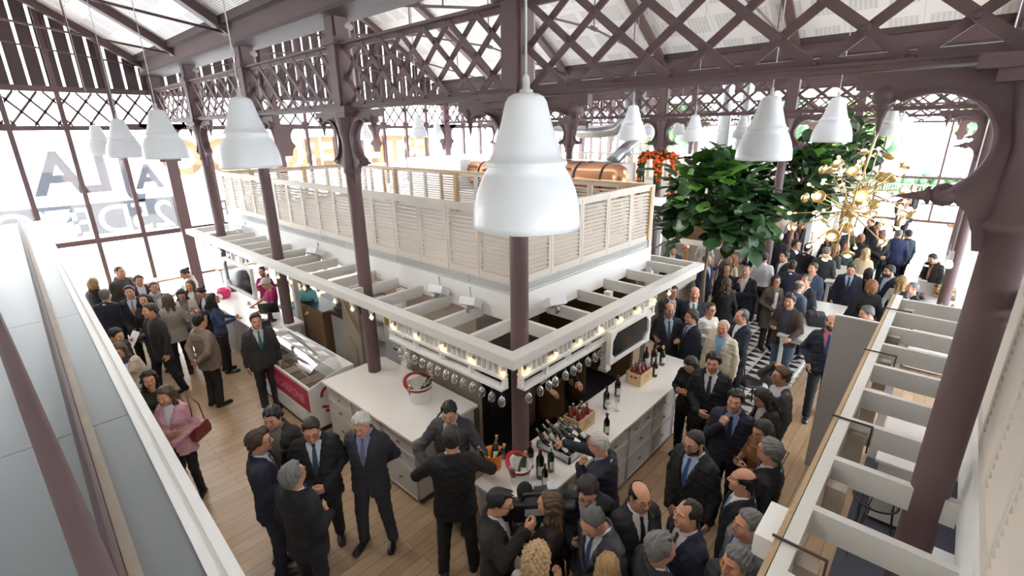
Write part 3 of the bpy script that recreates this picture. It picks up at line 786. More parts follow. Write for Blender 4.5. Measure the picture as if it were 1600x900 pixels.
LAMPS=[((1.72,1.48,4.17),'nearest and largest white bell pendant lamp, in front of the corner column'),
((1.71,4.71,4.32),'white bell pendant lamp hanging level with the louvred parapet over the left walkway'),
((1.73,7.51,4.32),'white bell pendant lamp before the glass front, largest of the three close together'),
((1.75,9.99,4.27),'white bell pendant lamp before the glass front, middle of the three close together'),
((1.98,13.6,4.23),'white bell pendant lamp before the glass front, smallest of the three close together'),
((5.29,1.48,4.30),'white bell pendant lamp over the aisle in front of the second fig tree'),
((8.26,1.46,4.40),'white bell pendant lamp between the second fig tree and the brass chandelier'),
((9.05,14.8,4.38),'small white bell pendant lamp against the glass front, beside the near column top'),
((9.42,12.39,4.45),'white bell pendant lamp over the kiosk back, before the dark pilaster of the front'),
((12.1,14.8,4.36),'tiny white bell pendant lamp beside the dark pilaster of the glass front'),
((11.08,10.51,4.29),'white bell pendant lamp half hidden behind the nearest big pendant'),
((8.12,4.5,4.42),'white bell pendant lamp over the copper tanks end of the kiosk'),
((11.46,4.76,4.32),'white bell pendant lamp above the first fig tree'),
((15.34,6.84,4.42),'small white bell pendant lamp behind the one above the first fig tree'),
((16.68,8.58,4.39),'tiny white bell pendant lamp beside the orange flower sign column'),
((14.85,4.8,4.33),'white bell pendant lamp beyond the first fig tree near the steel duct'),
((22.0,6.72,4.36),'tiny white bell pendant lamp deep in the hall behind the near right pendant'),
((14.54,1.44,4.39),'white bell pendant lamp before the park windows, first of a receding three'),
((19.26,1.63,4.36),'white bell pendant lamp before the park windows, second of a receding three'),
((25.23,1.94,4.34),'white bell pendant lamp before the park windows, last of a receding three')]
for p,l in LAMPS: put_lamp(p,roof_at(p[0])-p[2]-.65,l)

# ------------------------------------------------------------------ bottles
_bt={}
def bottle(p,label,kind='red',tilt=(0,0),group=None,s=1):
    """kind: red, white(wine), rose, cava"""
    t=thing('wine_bottle' if kind!='cava' else 'champagne_bottle',label,'bottle',p,0,group)
    t.rotation_euler=(tilt[0],tilt[1],random.random()*.6-.3); t.scale=(s,s,s)
    if kind not in _bt:
        gm={'red':M['bottle'],'white':M['bottleg'],'rose':M['rose'],'cava':M['bottleg']}[kind]; cm={'red':M['foil'],'white':M['gunmetal'],'rose':M['gunmetal'],'cava':M['gold']}[kind]
        if kind=='cava': pr=[(0,.01),(.038,0),(.045,.008),(.045,.15),(.040,.19),(.026,.235),(.016,.27),(.0155,.30)]
        else: pr=[(0,.01),(.034,0),(.038,.006),(.038,.185),(.034,.208),(.018,.235),(.0145,.25),(.0145,.285)]
        mb=MB(); mb.lathe(pr,(0,0,0),18); a=mb.build('bottle_glass',gm,t)
        r=pr[2][0]+.0008
        mb=MB(); vs=[];n=12
        for j in range(n+1):
            w=-PI/2-1.25+2.5*j/n; vs+=[(r*C_(w),r*S_(w),.05),(r*C_(w),r*S_(w),.14)]
        mb.add(vs,[(2*j,2*j+2,2*j+3,2*j+1) for j in range(n)],0,True); b=mb.build('paper_label',M['label'],t)
        zt=pr[-1][1]
        mb=MB(); q=.0005
        if kind=='cava': mb.lathe([(.029,.225),(.0175,.262),(.0172,.30),(.019,.302),(.019,.318),(.012,.323),(0,.323)],(0,0,0),14)
        else: mb.lathe([(.0152,.235+.012),(.0154,zt),(.0165,zt+.001),(.0165,zt+.012),(.0155,zt+.014),(0,zt+.015)],(0,0,0),12)
        c=mb.build('foil',cm,t); _bt[kind]=[a,b,c]
    else:
        for o in _bt[kind]:
            c=o.copy(); COL.objects.link(c); c.parent=t
    return t
bottle((3.40,2.74,1.0),'tall dark red wine bottle with pale label beside the white ice bucket','red',s=1.25)
bottle((3.33,2.62,1.0),'short dark wine bottle nearest the counter edge beside the white ice bucket','red',s=.95)
bottle((3.56,2.72,1.0),'plain black silver-capped bottle between the bottle group and the steel basin','white',s=1.05)
bottle((3.46,2.93,1.0),'dark wine bottle at the back of the group beside the corner column','red',s=1.1)
bottle((5.06,2.94,1.0),'red wine bottle standing alone mid counter with a white label','red',s=1.12)
bottle((5.42,2.98,1.0),'red wine bottle standing behind the two empty stem glasses','red',s=1.12)
bottle((4.55,2.62,1.0),'dark bottle standing near the counter edge before the reaching man','red',s=1.0)
bottle((6.32,2.86,1.0),'dark bottle in front of the far wine crate corner','red',s=1.05)
bottle((6.60,3.02,1.0),'magnum red bottle standing behind the far wine crate','red',s=1.35)
bottle((6.75,2.95,1.0),'gold-necked bottle standing last on the wine bar','cava',s=1.05)
bottle((6.52,3.12,1.0),'dark bottle tucked behind the far wine crate by the white post','red',s=1.15)
def crate(p,rz,label):
    t=thing('wine_crate',label,'crate',p,rz); w,d,h=.36,.24,.19
    for n,(a,b,c,e) in enumerate(((-w/2,w/2,-d/2,-d/2+.012),(-w/2,w/2,d/2-.012,d/2))):
        mb=MB(); mb.bb(a,b,c,e,.012,h); s=mb.build('side_board',M['crate'],t)
    for x in (-w/2,w/2-.012):
        mb=MB(); mb.bb(x,x+.012,-d/2+.012,d/2-.012,.012,.105); mb.bb(x,x+.012,-d/2+.012,-.05,.105,.14); mb.bb(x,x+.012,.05,d/2-.012,.105,.14); mb.bb(x,x+.012,-d/2+.012,d/2-.012,.14,h); mb.build('end_board',M['crate'],t)
    mb=MB(); mb.bb(-w/2,w/2,-d/2,d/2,0,.012); mb.build('base_board',M['crate'],t)
    mb=MB(); 
    for i,(a,z,r) in enumerate(((-.03,.13,.03),(.04,.12,.045),(.0,.08,.035),(.06,.07,.02),(-.06,.07,.025))): mb.bar((a-r,-d/2-.001,z),(a+r,-d/2-.001,z+.012),.006,.002)
    mb.build('branded_mark',M['iron_dark'],t)
    return t
crate((4.48,2.98,1.0),.0,'pine wine crate of rose bottles beside the steel basin')
crate((6.05,2.98,1.0),.0,'pine wine crate of rose bottles at the far end of the wine bar')
for ci,(cx,cy,wh) in enumerate(((4.48,2.98,'near'),(6.05,2.98,'far'))):
    for i,(a,b) in enumerate(((-.11,.05),(-.02,.06),(.08,.05),(-.10,-.05),(-.01,-.05),(.09,-.05))):
        bottle((cx+a,cy+b,1.014),'rose bottle in the %s wine crate, %s row %s'%(wh,'back' if b>0 else 'front',('at the left','in the middle','at the right')[i%3]),'rose',(random.uniform(-.08,.08),random.uniform(-.06,.06)),'rose bottles in the crates')
# champagne buckets
def bucket(p,label,m,band,r=.15,h=.24,name='ice_bucket'):
    t=thing(name,label,'ice bucket',p)
    mb=MB(); mb.lathe([(0,.0),(r*.66,0),(r*.7,.012),(r*.98,h-.02),(r,h),(r*.95,h),(r*.66,.02),(0,.02)],(0,0,0),32); mb.build('bucket_body',m,t)
    if band is not None:
        mb=MB(); mb.lathe([(r*.93,h-.055),(r*.945,h-.055),(r*.985,h-.02),(r*.975,h-.02)],(0,0,0),32); mb.build('band',band,t)
        mb=MB(); pts=[(r*1.0*C_(a),r*1.0*S_(a),h+.075*S_(a)) for a in [PI*i/14 for i in range(15)]]
        for i in range(14): mb.bar(pts[i],pts[i+1],.05,.012,up=(0,0,1))
        mb.build('handle',band,t)
    return t
bucket((3.52,5.02,1.0),'large white bucket with red rim and red hoop handle holding champagne',M['pwhite'],M['red'],.19,.27)
bucket((3.19,3.24,1.0),'orange plastic bucket of champagne at the wine bar corner',M['orange'],None,.12,.21)
bucket((3.20,2.86,1.0),'white bucket with a red handle beside the orange bucket',M['pwhite'],M['red'],.13,.23)
for i,(a,b,tx,ty,l) in enumerate(((-.08,.05,.25,-.45,'leaning left in the white bucket'),(-.02,-.06,.35,-.1,'standing at the front of the big white bucket'),(.09,.02,-.1,.5,'leaning right in the big white bucket'),(.06,-.05,.2,.35,'in the front right of the big white bucket'))):
    bottle((3.52+a,5.02+b,1.06),'gold-foiled champagne bottle %s'%l,'cava',(tx,ty))
for i,(a,b,tx,ty,l) in enumerate(((-.035,.02,-.15,-.42,'leaning left'),(.03,.03,-.2,.38,'leaning right'),(.01,-.04,.25,.15,'lying low at the front'))):
    bottle((3.19+a,3.24+b,1.03),'champagne bottle %s in the orange bucket'%l,'cava',(tx,ty),s=.95)
for i,(a,b,tx,ty,l) in enumerate(((-.05,-.01,.1,-.4,'rose champagne bottle leaning left in the small white bucket'),(.03,.02,.05,.25,'green champagne bottle upright in the small white bucket'))):
    bottle((3.20+a,2.86+b,1.04),l,'rose' if i==0 else 'cava',(tx,ty),s=.95)
# steel basin sunk on the counter with bottles on ice
t=thing('bottle_basin','square steel basin full of chilled bottles on the wine bar','basin',(4.04,2.86,1.0))
mb=MB(); w,d=.26,.24
for q in ((-w,w,-d,-d+.02),(-w,w,d-.02,d),(-w,-w+.02,-d,d),(w-.02,w,-d,d)): mb.bb(q[0],q[1],q[2],q[3],0,.09)
mb.build('rim',M['steel'],t)
mb=MB(); mb.bb(-w,w,-d,d,0,.015); mb.build('tray',M['steel'],t)
mb=MB()
for i in range(90): 
    a,b=random.uniform(-w+.04,w-.04),random.uniform(-d+.04,d-.04); s=random.uniform(.02,.035); mb.box((a,b,.02+random.random()*.02),(s,s,s),random.random()*3)
tag(mb.build('ice',M['glass'],t),None,None,None,'stuff')
k2=0
for i in range(4):
    for j in range(4):
        kd=('white','cava','red','white')[(i+j)%4]
        if j>=2: tl=(-.75+random.uniform(-.12,.12),random.uniform(-.25,.25)); z=1.03
        else: tl=(-1.15+random.uniform(-.15,.15),random.uniform(-.4,.4)); z=1.05
        bottle((3.86+.125*i,2.68+.10*j,z),'chilled bottle in the steel basin, %s in the %s row from the counter edge'%(ORD[i],ORD[j]),kd,tl,'bottles in the basin',.85); k2+=1

# ------------------------------------------------------------------ ice cream freezer
t=thing('ice_cream_freezer','white ice cream freezer with curved glass hood and crimson name panel','freezer',(2.72,6.80,0))
L_,W_=2.1,.80
mb=MB(); mb.bb(0,W_,0,L_,.10,.62)
prof=[(0,.62),(W_,.62),(W_,.97),(.62,.98),(.35,.93),(.06,.84),(0,.82)]
for y in (0,L_-.03): mb.prism([(a,b) for a,b in prof],(0,y+.015,0),(1,0,0),(0,0,1),.03)
mb.bb(0,.035,.03,L_-.03,.62,.84); mb.bb(.48,W_,.03,L_-.03,.62,.97); mb.build('freezer_body',M['pwhite'],t)
mb=MB(); mb.bb(.03,W_-.03,.03,L_-.03,0,.10); mb.build('plinth',M['black'],t)
mb=MB(); mb.bb(-.012,0,.03,L_-.03,.42,.80); pn=mb.build('name_panel',M['crim'],t)
text_mesh('MASCARPONE',.21,(-.016,L_/2-.2,.53),(0,-1,0),(0,0,1)).build('lettering',mat('pale_crimson_print',hexc(206,120,140),.5),pn)
mb=MB(); 
for i in range(8): mb.bb(-.006,0,.25,L_-.25,.14+.03*i,.152+.03*i)
mb.build('vent_grille',M['grille'],t)
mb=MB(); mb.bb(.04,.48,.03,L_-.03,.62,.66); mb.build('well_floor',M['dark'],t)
for i in range(7):
    mb=MB(); mb.bb(.06,.47,.06+.285*i,.06+.285*i+.255,.66,.745); mb.build('ice_cream_tub',mat('tub_%d'%i,hexc(*((88,70,60),(120,104,84),(96,84,70),(150,130,104),(92,66,58),(134,120,104),(80,66,60))[i]),.6),t)
mb=MB(); vs=[];n=8
for i in range(n+1):
    a=PI*.5*i/n; vs+=[(.50-.44*S_(a),.03,1.0-.0+.10*C_(a)+.12*(C_(a))),(.50-.44*S_(a),L_-.03,1.0+.22*C_(a))]
mb.add(vs,[(2*i,2*i+2,2*i+3,2*i+1) for i in range(n)],0,True); mb.build('curved_glass_hood',M['glass'],t)
for y in (.02,L_-.02): mb=MB(); mb.prism([(.06,.85),(.60,.98),(.52,1.22),(.35,1.2),(.16,1.1)],(0,y,0),(1,0,0),(0,0,1),.008); mb.build('glass_cheek',M['glass'],t)
mb=MB(); mb.tube([(.50,.03,1.22),(.50,L_-.03,1.22)],.018,8); mb.build('hood_rail',M['steel'],t)
# crimson swirl and letters on the end facing the bar
mb=MB()
def arc(c,r0,r1,a0,a1,n=16):
    for i in range(n):
        a=a0+(a1-a0)*i/n; b=a0+(a1-a0)*(i+1)/n; ra=r0+(r1-r0)*i/n; rb=r0+(r1-r0)*(i+1)/n; wa=.045
        P=[(c[0]+(ra-wa/2)*C_(a),c[1]+(ra-wa/2)*S_(a)),(c[0]+(ra+wa/2)*C_(a),c[1]+(ra+wa/2)*S_(a)),(c[0]+(rb+wa/2)*C_(b),c[1]+(rb+wa/2)*S_(b)),(c[0]+(rb-wa/2)*C_(b),c[1]+(rb-wa/2)*S_(b))]
        mb.prism(P,(0,-.003,0),(1,0,0),(0,0,1),.006)
arc((.33,.66),.05,.14,-1.2,3.4,20); arc((.33,.60),.20,.17,-2.4,-.6,12); arc((.33,.54),.20,.19,-2.1,-.9,8)
mb.build('swirl_emblem',M['crim'],t)
text_mesh('MA',.15,(.62,-.004,.78),(1,0,0),(0,0,1)).build('lettering',M['crim'],t)

# ------------------------------------------------------------------ things behind the counters
t=thing('carved_board','tall carved driftwood board standing beside the ice cream freezer','board',(4.0,7.35,0),.15)
mb=MB(); mb.prism([(-.02,0),(.40,0),(.42,1.5),(.36,1.9),(.22,1.75),(.10,1.95),(-.03,1.6)],(0,0,0),(0,1,0),(0,0,1),.05); mb.build('board',M['greywood'],t)
mb=MB(); mb.prism([(.10,.2),(.30,.3),(.33,.8),(.25,1.1),(.10,.9)],(-.035,0,0),(0,1,0),(0,0,1),.03); mb.build('carved_relief',M['greywood'],t)
mb=MB(); mb.bar((-.04,-.02,1.2),(-.04,.40,1.85),.05,.03); mb.build('diagonal_batten',M['rawwood'],t)
t=thing('display_unit','brown wooden display unit with black shelves behind the freezer','shelf unit',(4.1,9.0,0))
mb=MB(); mb.bb(0,.03,0,1.2,0,1.15); mb.bb(.5,.53,0,1.2,0,1.15); mb.bb(0,.53,-.03,0,0,1.15); mb.bb(0,.53,1.2,1.23,0,1.15); mb.build('side_panel',M['brownwood'],t)
for z in (.1,.6,1.13): mb=MB(); mb.bb(.03,.5,0,1.2,z,z+.03); mb.build('shelf',M['black'],t)
t=thing('white_shelving','white open shelving with drawers between the posts behind the champagne counter','shelf unit',(4.5,6.6,0))
mb=MB(); mb.bb(0,.5,0,.03,0,1.5); mb.bb(0,.5,.75,.78,0,1.5); mb.bb(0,.5,1.5,1.53,0,1.5); mb.bb(.47,.5,.03,1.5,0,1.5); mb.build('side_panel',M['pwhite'],t)
for z in (.45,.85,1.25): mb=MB(); mb.bb(0,.47,.78,1.5,z,z+.03); mb.build('shelf',M['pwhite'],t)
for i in range(4):
    mb=MB(); mb.bb(-.02,0,.04,.74,.08+.29*i,.35+.29*i); d=mb.build('drawer',M['pwhite'],t)
    mb=MB(); mb.bb(-.035,-.02,.3,.48,.24+.29*i,.26+.29*i); mb.build('handle',M['black'],d)
for i in range(14):
    mb=MB(); mb.ball((0,0,0),.042,12,8); tag(mb.build('citrus_fruit',M['lemon'],loc=(4.62+.09*(i%3),6.72+.1*(i//3),1.30+.0 if i<9 else 1.30)),'round orange fruit heaped on the white drawers','fruit','fruit on the drawers')
t=thing('yellow_bottle_pyramid','yellow draped jug display on the white drawers beside the fruit','display',(4.62,7.28,1.255))
mb=MB(); mb.lathe([(0,0),(.12,0),(.14,.1),(.10,.26),(.05,.34),(.05,.42),(.06,.44),(0,.44)],(0,0,0),16); mb.build('jug',mat('yellow_glaze',hexc(214,158,28),.4),t)
mb=MB(); mb.tube([(.1,0,.12),(.2,0,.2),(.18,0,.34),(.06,0,.38)],.015,6); mb.build('handle',mat('yellow_glaze2',hexc(200,146,28),.4),t)
t=thing('chocolate_rack','dark tiered rack of packets on the shelving beside the brown display unit','rack',(4.2,8.3,0))
mb=MB(); mb.bb(0,.4,0,.5,0,1.15); mb.build('base_cabinet',M['dgrey'],t)
for i in range(5): mb=MB(); mb.bb(.06*i,.4,.02,.48,1.15+.08*i,1.22+.08*i); mb.build('packet_tier',mat('dark_packet%d'%i,hexc(46,34,32),.5),t)
# till
t=thing('till','black touch-screen till standing on the end of the sweet counter','till',(3.40,9.78,1.0),-.5)
mb=MB(); mb.lathe([(0,0),(.12,0),(.12,.02),(.05,.05),(.04,.16),(0,.16)],(0,0,0),14); mb.build('stand',M['black'],t)
mb=MB(); R=np.array([[1,0,0],[0,C_(.5),-S_(.5)],[0,S_(.5),C_(.5)]]); mb.box((0,0,.27),(.36,.03,.27),R=R); mb.build('screen',M['black'],t)
mb=MB(); mb.box((0,.02,.27),(.33,.004,.24),R=R); mb.build('screen_back_sticker',M['black'],t)
t=thing('receipt_printer','small black receipt printer with a white paper roll beside the till','printer',(3.22,9.52,1.0),-.4)
mb=MB(); mb.box((0,0,.07),(.16,.2,.14)); mb.build('body',M['black'],t)
mb=MB(); mb.box((0,.02,.15),(.07,.06,.03)); mb.build('paper',M['towel'],t)
t=thing('pink_pot','pink and white pot standing on the sweet counter by the column','pot',(3.30,12.1,1.0))
mb=MB(); mb.lathe([(0,0),(.11,0),(.14,.06),(.15,.15),(.13,.22),(.12,.22),(0,.08)],(0,0,0),16); mb.build('pot',mat('pink_glaze',hexc(206,44,110),.4),t)
mb=MB(); mb.ball((-.1,-.06,.08),.07,10,8); mb.build('white_spot',M['pwhite'],t)
t=thing('coffee_cup','white cup and saucer on the sweet counter','cup',(3.5,11.2,1.0))
mb=MB(); mb.lathe([(0,.004),(.04,0),(.075,.012),(.07,.014),(0,.01)],(0,0,0),16); mb.build('saucer',M['pwhite'],t)
mb=MB(); mb.lathe([(0,.014),(.025,.014),(.04,.06),(.036,.06),(0,.03)],(0,0,0),14); mb.build('cup',M['pwhite'],t)
# spotlights fixed between the joists
for i,(x,y) in enumerate(((3.95,4.35),(4.0,5.05),(3.98,8.6),(3.98,12.2))):
    t=thing('spotlight','white box spotlight on the pergola joists, %s from the corner column'%ORD[i],'spotlight',(x,y,2.47),.3)
    mb=MB(); R=np.array([[C_(.5),0,S_(.5)],[0,1,0],[-S_(.5),0,C_(.5)]]); mb.box((0,0,.04),(.22,.22,.10),R=R); mb.build('housing',M['towel'],t)
    mb=MB(); mb.bar((-.1,0,-.05),(-.02,0,.02),.02,.1); mb.bar((.1,0,-.05),(.06,0,.05),.02,.1); mb.tube([(.1,.05,.05),(.16,.1,.18),(.2,.12,.1)],.008,6); mb.build('bracket_arm',M['steel'],t)
t=thing('spotlight','white box spotlight on the wine bar joists right of the corner column','spotlight',(4.62,3.52,2.47),1.2)
mb=MB(); mb.box((0,0,.05),(.24,.24,.11),R=np.array([[C_(.5),0,S_(.5)],[0,1,0],[-S_(.5),0,C_(.5)]])); mb.build('housing',M['towel'],t)
mb=MB(); mb.bar((-.1,0,-.05),(-.02,0,.02),.02,.1); mb.bar((.1,0,-.05),(.06,0,.05),.02,.1); mb.build('bracket_arm',M['steel'],t)
# corkscrew lying on the champagne counter
t=thing('corkscrew','small dark corkscrew lying on the champagne counter edge','corkscrew',(3.45,4.52,1.008),.5)
mb=MB(); mb.bar((-.07,0,0),(.07,0,0),.018,.014); mb.build('handle',M['black'],t)
mb=MB(); mb.tube([(-.02,.01,0),(.0,.03,0),(.03,.03,0)],.004,6); mb.build('lever',M['steel'],t)
# bar stools and window bench at the lettered front
def stool(p,label,m):
    t=thing('bar_stool',label,'stool',p)
    mb=MB(); mb.lathe([(0,.68),(.17,.68),(.18,.70),(.18,.73),(.165,.75),(0,.755)],(0,0,0),20); mb.build('seat',m,t)
    for i in range(4):
        a=PI/4+PI/2*i; mb=MB(); mb.bar((.11*C_(a),.11*S_(a),.68),(.19*C_(a),.19*S_(a),0),.022,.022); mb.build('leg',M['iron_dark'],t)
    mb=MB(); pts=[(.16*C_(2*PI*i/16),.16*S_(2*PI*i/16),.25) for i in range(17)]; mb.tube(pts,.009,6); mb.build('foot_ring',M['iron_dark'],t)
stool((4.4,14.6,0),'round stool with dark seat by the glass front behind the sweet counter',M['black'])
stool((5.6,14.4,0),'round stool with olive green seat by the glass front behind the sweet counter',mat('olive_seat',hexc(120,124,60),.7))
t=thing('window_counter','long pale window counter on legs along the lettered glass front','counter',(2.3,15.0,0))
mb=MB(); mb.bb(-1.6,1.0,-.2,.2,.98,1.03); mb.build('top',M['crate'],t)
for x in (-1.5,-.3,.9): mb=MB(); mb.bb(x-.03,x+.03,-.12,.12,0,.98); mb.build('leg',M['white'],t)
t=thing('window_counter','short pale window counter beyond the sweet counter','counter',(5.3,15.0,0))
mb=MB(); mb.bb(-1.3,1.6,-.2,.2,.98,1.03); mb.build('top',M['crate'],t)
for x in (-1.2,1.5): mb=MB(); mb.bb(x-.03,x+.03,-.12,.12,0,.98); mb.build('leg',M['white'],t)
t=thing('blue_bag','white and blue standing bag on the window counter','bag',(4.75,15.0,1.03))
mb=MB(); mb.prism([(-.14,0),(.14,0),(.10,.35),(.05,.48),(-.06,.46),(-.11,.35)],(0,0,0),(1,0,0),(0,0,1),.12); mb.build('bag_body',M['pwhite'],t)
mb=MB(); mb.prism([(-.04,.01),(.135,.01),(.09,.36),(.0,.25)],(0,-.062,0),(1,0,0),(0,0,1),.004); mb.build('blue_print',mat('blue_print',hexc(36,120,200),.5),t)

# ------------------------------------------------------------------ roof deck of the viewer's kiosk (foreground left)
t=thing('kiosk_roof_deck','pale sheet roof deck of the viewer\'s own kiosk with white rim','roof',(0,0,0))
def edge(y): return .285+.0335*y
Y0,Y1=-1.6,13.6
def strip(mb,o0,o1,z0,z1,ya=Y0,yb=Y1):
    a,b=edge(ya),edge(yb)
    mb.add([(a-o1,ya,z0),(a-o0,ya,z0),(b-o0,yb,z0),(b-o1,yb,z0),(a-o1,ya,z1),(a-o0,ya,z1),(b-o0,yb,z1),(b-o1,yb,z1)],[(0,3,2,1),(4,5,6,7),(0,1,5,4),(1,2,6,5),(2,3,7,6),(3,0,4,7)])
mb=MB(); strip(mb,0,.045,2.4,3.0); strip(mb,.065,.10,2.85,2.995); strip(mb,.045,.065,2.85,2.985); mb.build('white_rim',M['white'],t)
for i in range(6):
    a=Y0+(Y1-Y0)*i/6; b=Y0+(Y1-Y0)*(i+1)/6
    mb=MB(); strip(mb,.10,1.6,2.9,2.985,a+.004,b-.004); mb.build('deck_sheet',M['deck'],t)
mb=MB(); strip(mb,.10,1.5,.05,2.9); mb.build('kiosk_wall',M['cab'],t)
mb=MB(); strip(mb,.315,.335,2.985,3.06); strip(mb,.335,.36,2.985,3.0); mb.build('angle_profile',M['iron'],t)
mb=MB(); strip(mb,.27,.312,2.985,3.03); mb.build('timber_batten',M['greywood'],t)
t=thing('handrail','maroon tube handrail running along the roof deck close to the viewer','handrail',(0,0,0))
mb=MB(); mb.tube([(.048,-1.0,3.70),(-.37,12.5,3.70)],.028,14); mb.build('rail_tube',M['iron'],t)
for y in (-.9,5.0,9.0,12.4): mb=MB(); mb.tube([(.017-.031*y,y,2.985),(.017-.031*y,y,3.70)],.018,8); mb.build('baluster',M['iron'],t)
mb=MB(); mb.tube([(-.135,4.9,3.38),(-.37,12.5,3.38)],.012,8); mb.build('mid_rail',M['iron'],t)

# ------------------------------------------------------------------ right-hand kiosk (foreground right)
t=thing('louvred_kiosk','second white louvred kiosk with unfinished pergola at the right-hand edge','kiosk',(1.2,-.42,0))
qx,qy=1.2,-.42
def rb(mb,x0,x1,y0,y1,z0,z1): mb.bb(x0-qx,x1-qx,y0-qy,y1-qy,z0,z1)
for i in range(11): louvre_part(t,.62,.95,M['louvre'],(.31+.625*i,0,2.78),PI)
mb=MB(); rb(mb,1.2,8.05,-.52,-.40,2.30,2.66); rb(mb,1.2,8.05,-.52,-.44,2.66,2.78); mb.build('fascia',M['white'],t)
mb=MB(); rb(mb,1.2,8.05,-.46,-.38,3.73,3.77); mb.build('cap_rail',M['louvre'],t)
mb=MB(); rb(mb,1.2,8.1,.255,.33,2.31,2.42); mb.build('outer_beam',M['beam'],t)
mb=MB(); rb(mb,1.2,8.1,.335,.365,2.29,2.42); mb.build('chipboard_strip',M['chip'],t)
for i in range(11):
    x=1.7+.622*i; mb=MB(); rb(mb,x-.028,x+.028,-.40,.255,2.25,2.425); mb.build('joist',M['beam'],t)
for i in range(7):
    x=2.55+.80*i; mb=MB(); rb(mb,x-.05,x+.045,.14,.25,2.05,2.36); mb.build('timber_cleat',M['greywood'],t)
    if i%2: continue
    mb=MB(); rb(mb,x-.006,x+.006,.12,.38,2.425,2.437); rb(mb,x-.006,x+.006,.11,.122,2.2,2.437); mb.build('steel_clamp',M['iron_dark'],t)
mb=MB(); rb(mb,1.2,1.25,-2.2,-.4,0,2.3); rb(mb,8.0,8.05,-2.2,-.45,0,3.7); rb(mb,1.2,8.05,-2.25,-2.2,0,3.7); mb.build('kiosk_wall',M['white'],t)
mb=MB(); rb(mb,1.2,8.0,-2.2,.2,.004,.015); mb.build('carpet',mat('slate_carpet',hexc(72,74,86),.9,noise=.15,nscale=30),t)
for x in (1.6,7.9): mb=MB(); rb(mb,x-.05,x+.05,.1,.2,0,2.31); mb.build('post',M['white'],t)
t=thing('screen_panel','tall plain grey screen panel standing at the end of the right-hand kiosk','panel',(7.1,.37,0))
mb=MB(); mb.bb(-.02,.02,0,.47,.0,2.29); mb.build('panel_face',M['dgrey'],t)
mb=MB(); mb.bb(-.02,.02,.0,.47,2.29,2.305); mb.bb(.02,.045,.05,.10,0,2.28); mb.bb(.02,.045,.37,.42,0,2.28); mb.build('edge_frame',M['white'],t)
t=thing('emergency_light','white emergency light box fixed on the chipboard edge of the right-hand pergola','light',(2.72,.42,2.24))
mb=MB(); mb.bb(-.17,.17,-.05,.05,0,.14); mb.build('housing',M['pwhite'],t)
mb=MB(); mb.bb(-.15,.15,-.045,.045,-.025,0); mb.build('diffuser',M['lampin'],t)
worktop('white worktop inside the right-hand kiosk below the joists',6.35,7.9,-.35,.08,.9)
t=thing('counter_unit','white counter carcass inside the right-hand kiosk','cabinet',(6.4,-.32,0)); mb=MB(); mb.bb(0,1.45,0,.36,.08,.86); mb.build('carcass',M['white'],t); mb=MB(); mb.bb(.03,1.42,.03,.33,0,.08); mb.build('plinth',M['iron_dark'],t)
t=thing('white_bench','long white bench on the slate carpet of the right-hand kiosk','bench',(4.2,-.62,0))
mb=MB(); mb.bb(-2.4,1.6,-.11,.11,.40,.46); mb.build('seat',M['pwhite'],t)
for x in (-2.3,-.4,1.5): mb=MB(); mb.bb(x-.03,x+.03,-.1,.1,.016,.40); mb.build('leg',M['pwhite'],t)
t=thing('wire_stool','black wire stool with a round mesh seat inside the right-hand kiosk','stool',(5.75,-.02,.015))
mb=MB(); pts=[(.2*C_(2*PI*i/28),.2*S_(2*PI*i/28),.75) for i in range(29)]; mb.tube(pts,.011,8); mb.build('seat_ring',M['black'],t)
mb=MB()
for i in range(-9,10):
    a=i*.02; h=math.sqrt(.2*.2-a*a); mb.bar((a,-h,.75),(a,h,.75),.003,.003); mb.bar((-h,a,.752),(h,a,.752),.003,.003)
mb.build('mesh_seat',M['black'],t)
for i in range(3):
    a=.5+2*PI*i/3; mb=MB()
    mb.tube([(.16*C_(a-.35),.16*S_(a-.35),.745),(.23*C_(a),.23*S_(a),.01),(.16*C_(a+.35),.16*S_(a+.35),.745)],.008,6); mb.build('leg',M['black'],t)

t=thing('bentwood_chair','black round-backed chair standing on the patterned tiles by the plaid shirt','chair',(8.15,1.98,0),.6)
mb=MB(); mb.lathe([(0,.44),(.20,.44),(.21,.455),(.20,.47),(0,.47)],(0,0,0),22); mb.build('seat',M['black'],t)
mb=MB(); mb.tube([(-.19,.10,.46)]+[(-.21*C_(PI*i/12),.17,.62+.26*S_(PI*i/12)) for i in range(13)]+[(.19,.10,.46)],.014,8); mb.build('backrest',M['black'],t)
mb=MB(); mb.tube([(-.10,.14,.47)]+[(-.11*C_(PI*i/10),.168,.62+.14*S_(PI*i/10)) for i in range(11)]+[(.10,.14,.47)],.010,8); mb.build('inner_hoop',M['black'],t)
for a in range(4): mb=MB(); mb.tube([(.15*C_(PI/4+a*PI/2),.15*S_(PI/4+a*PI/2),.44),(.19*C_(PI/4+a*PI/2),.19*S_(PI/4+a*PI/2),0)],.014,8); mb.build('leg',M['black'],t)
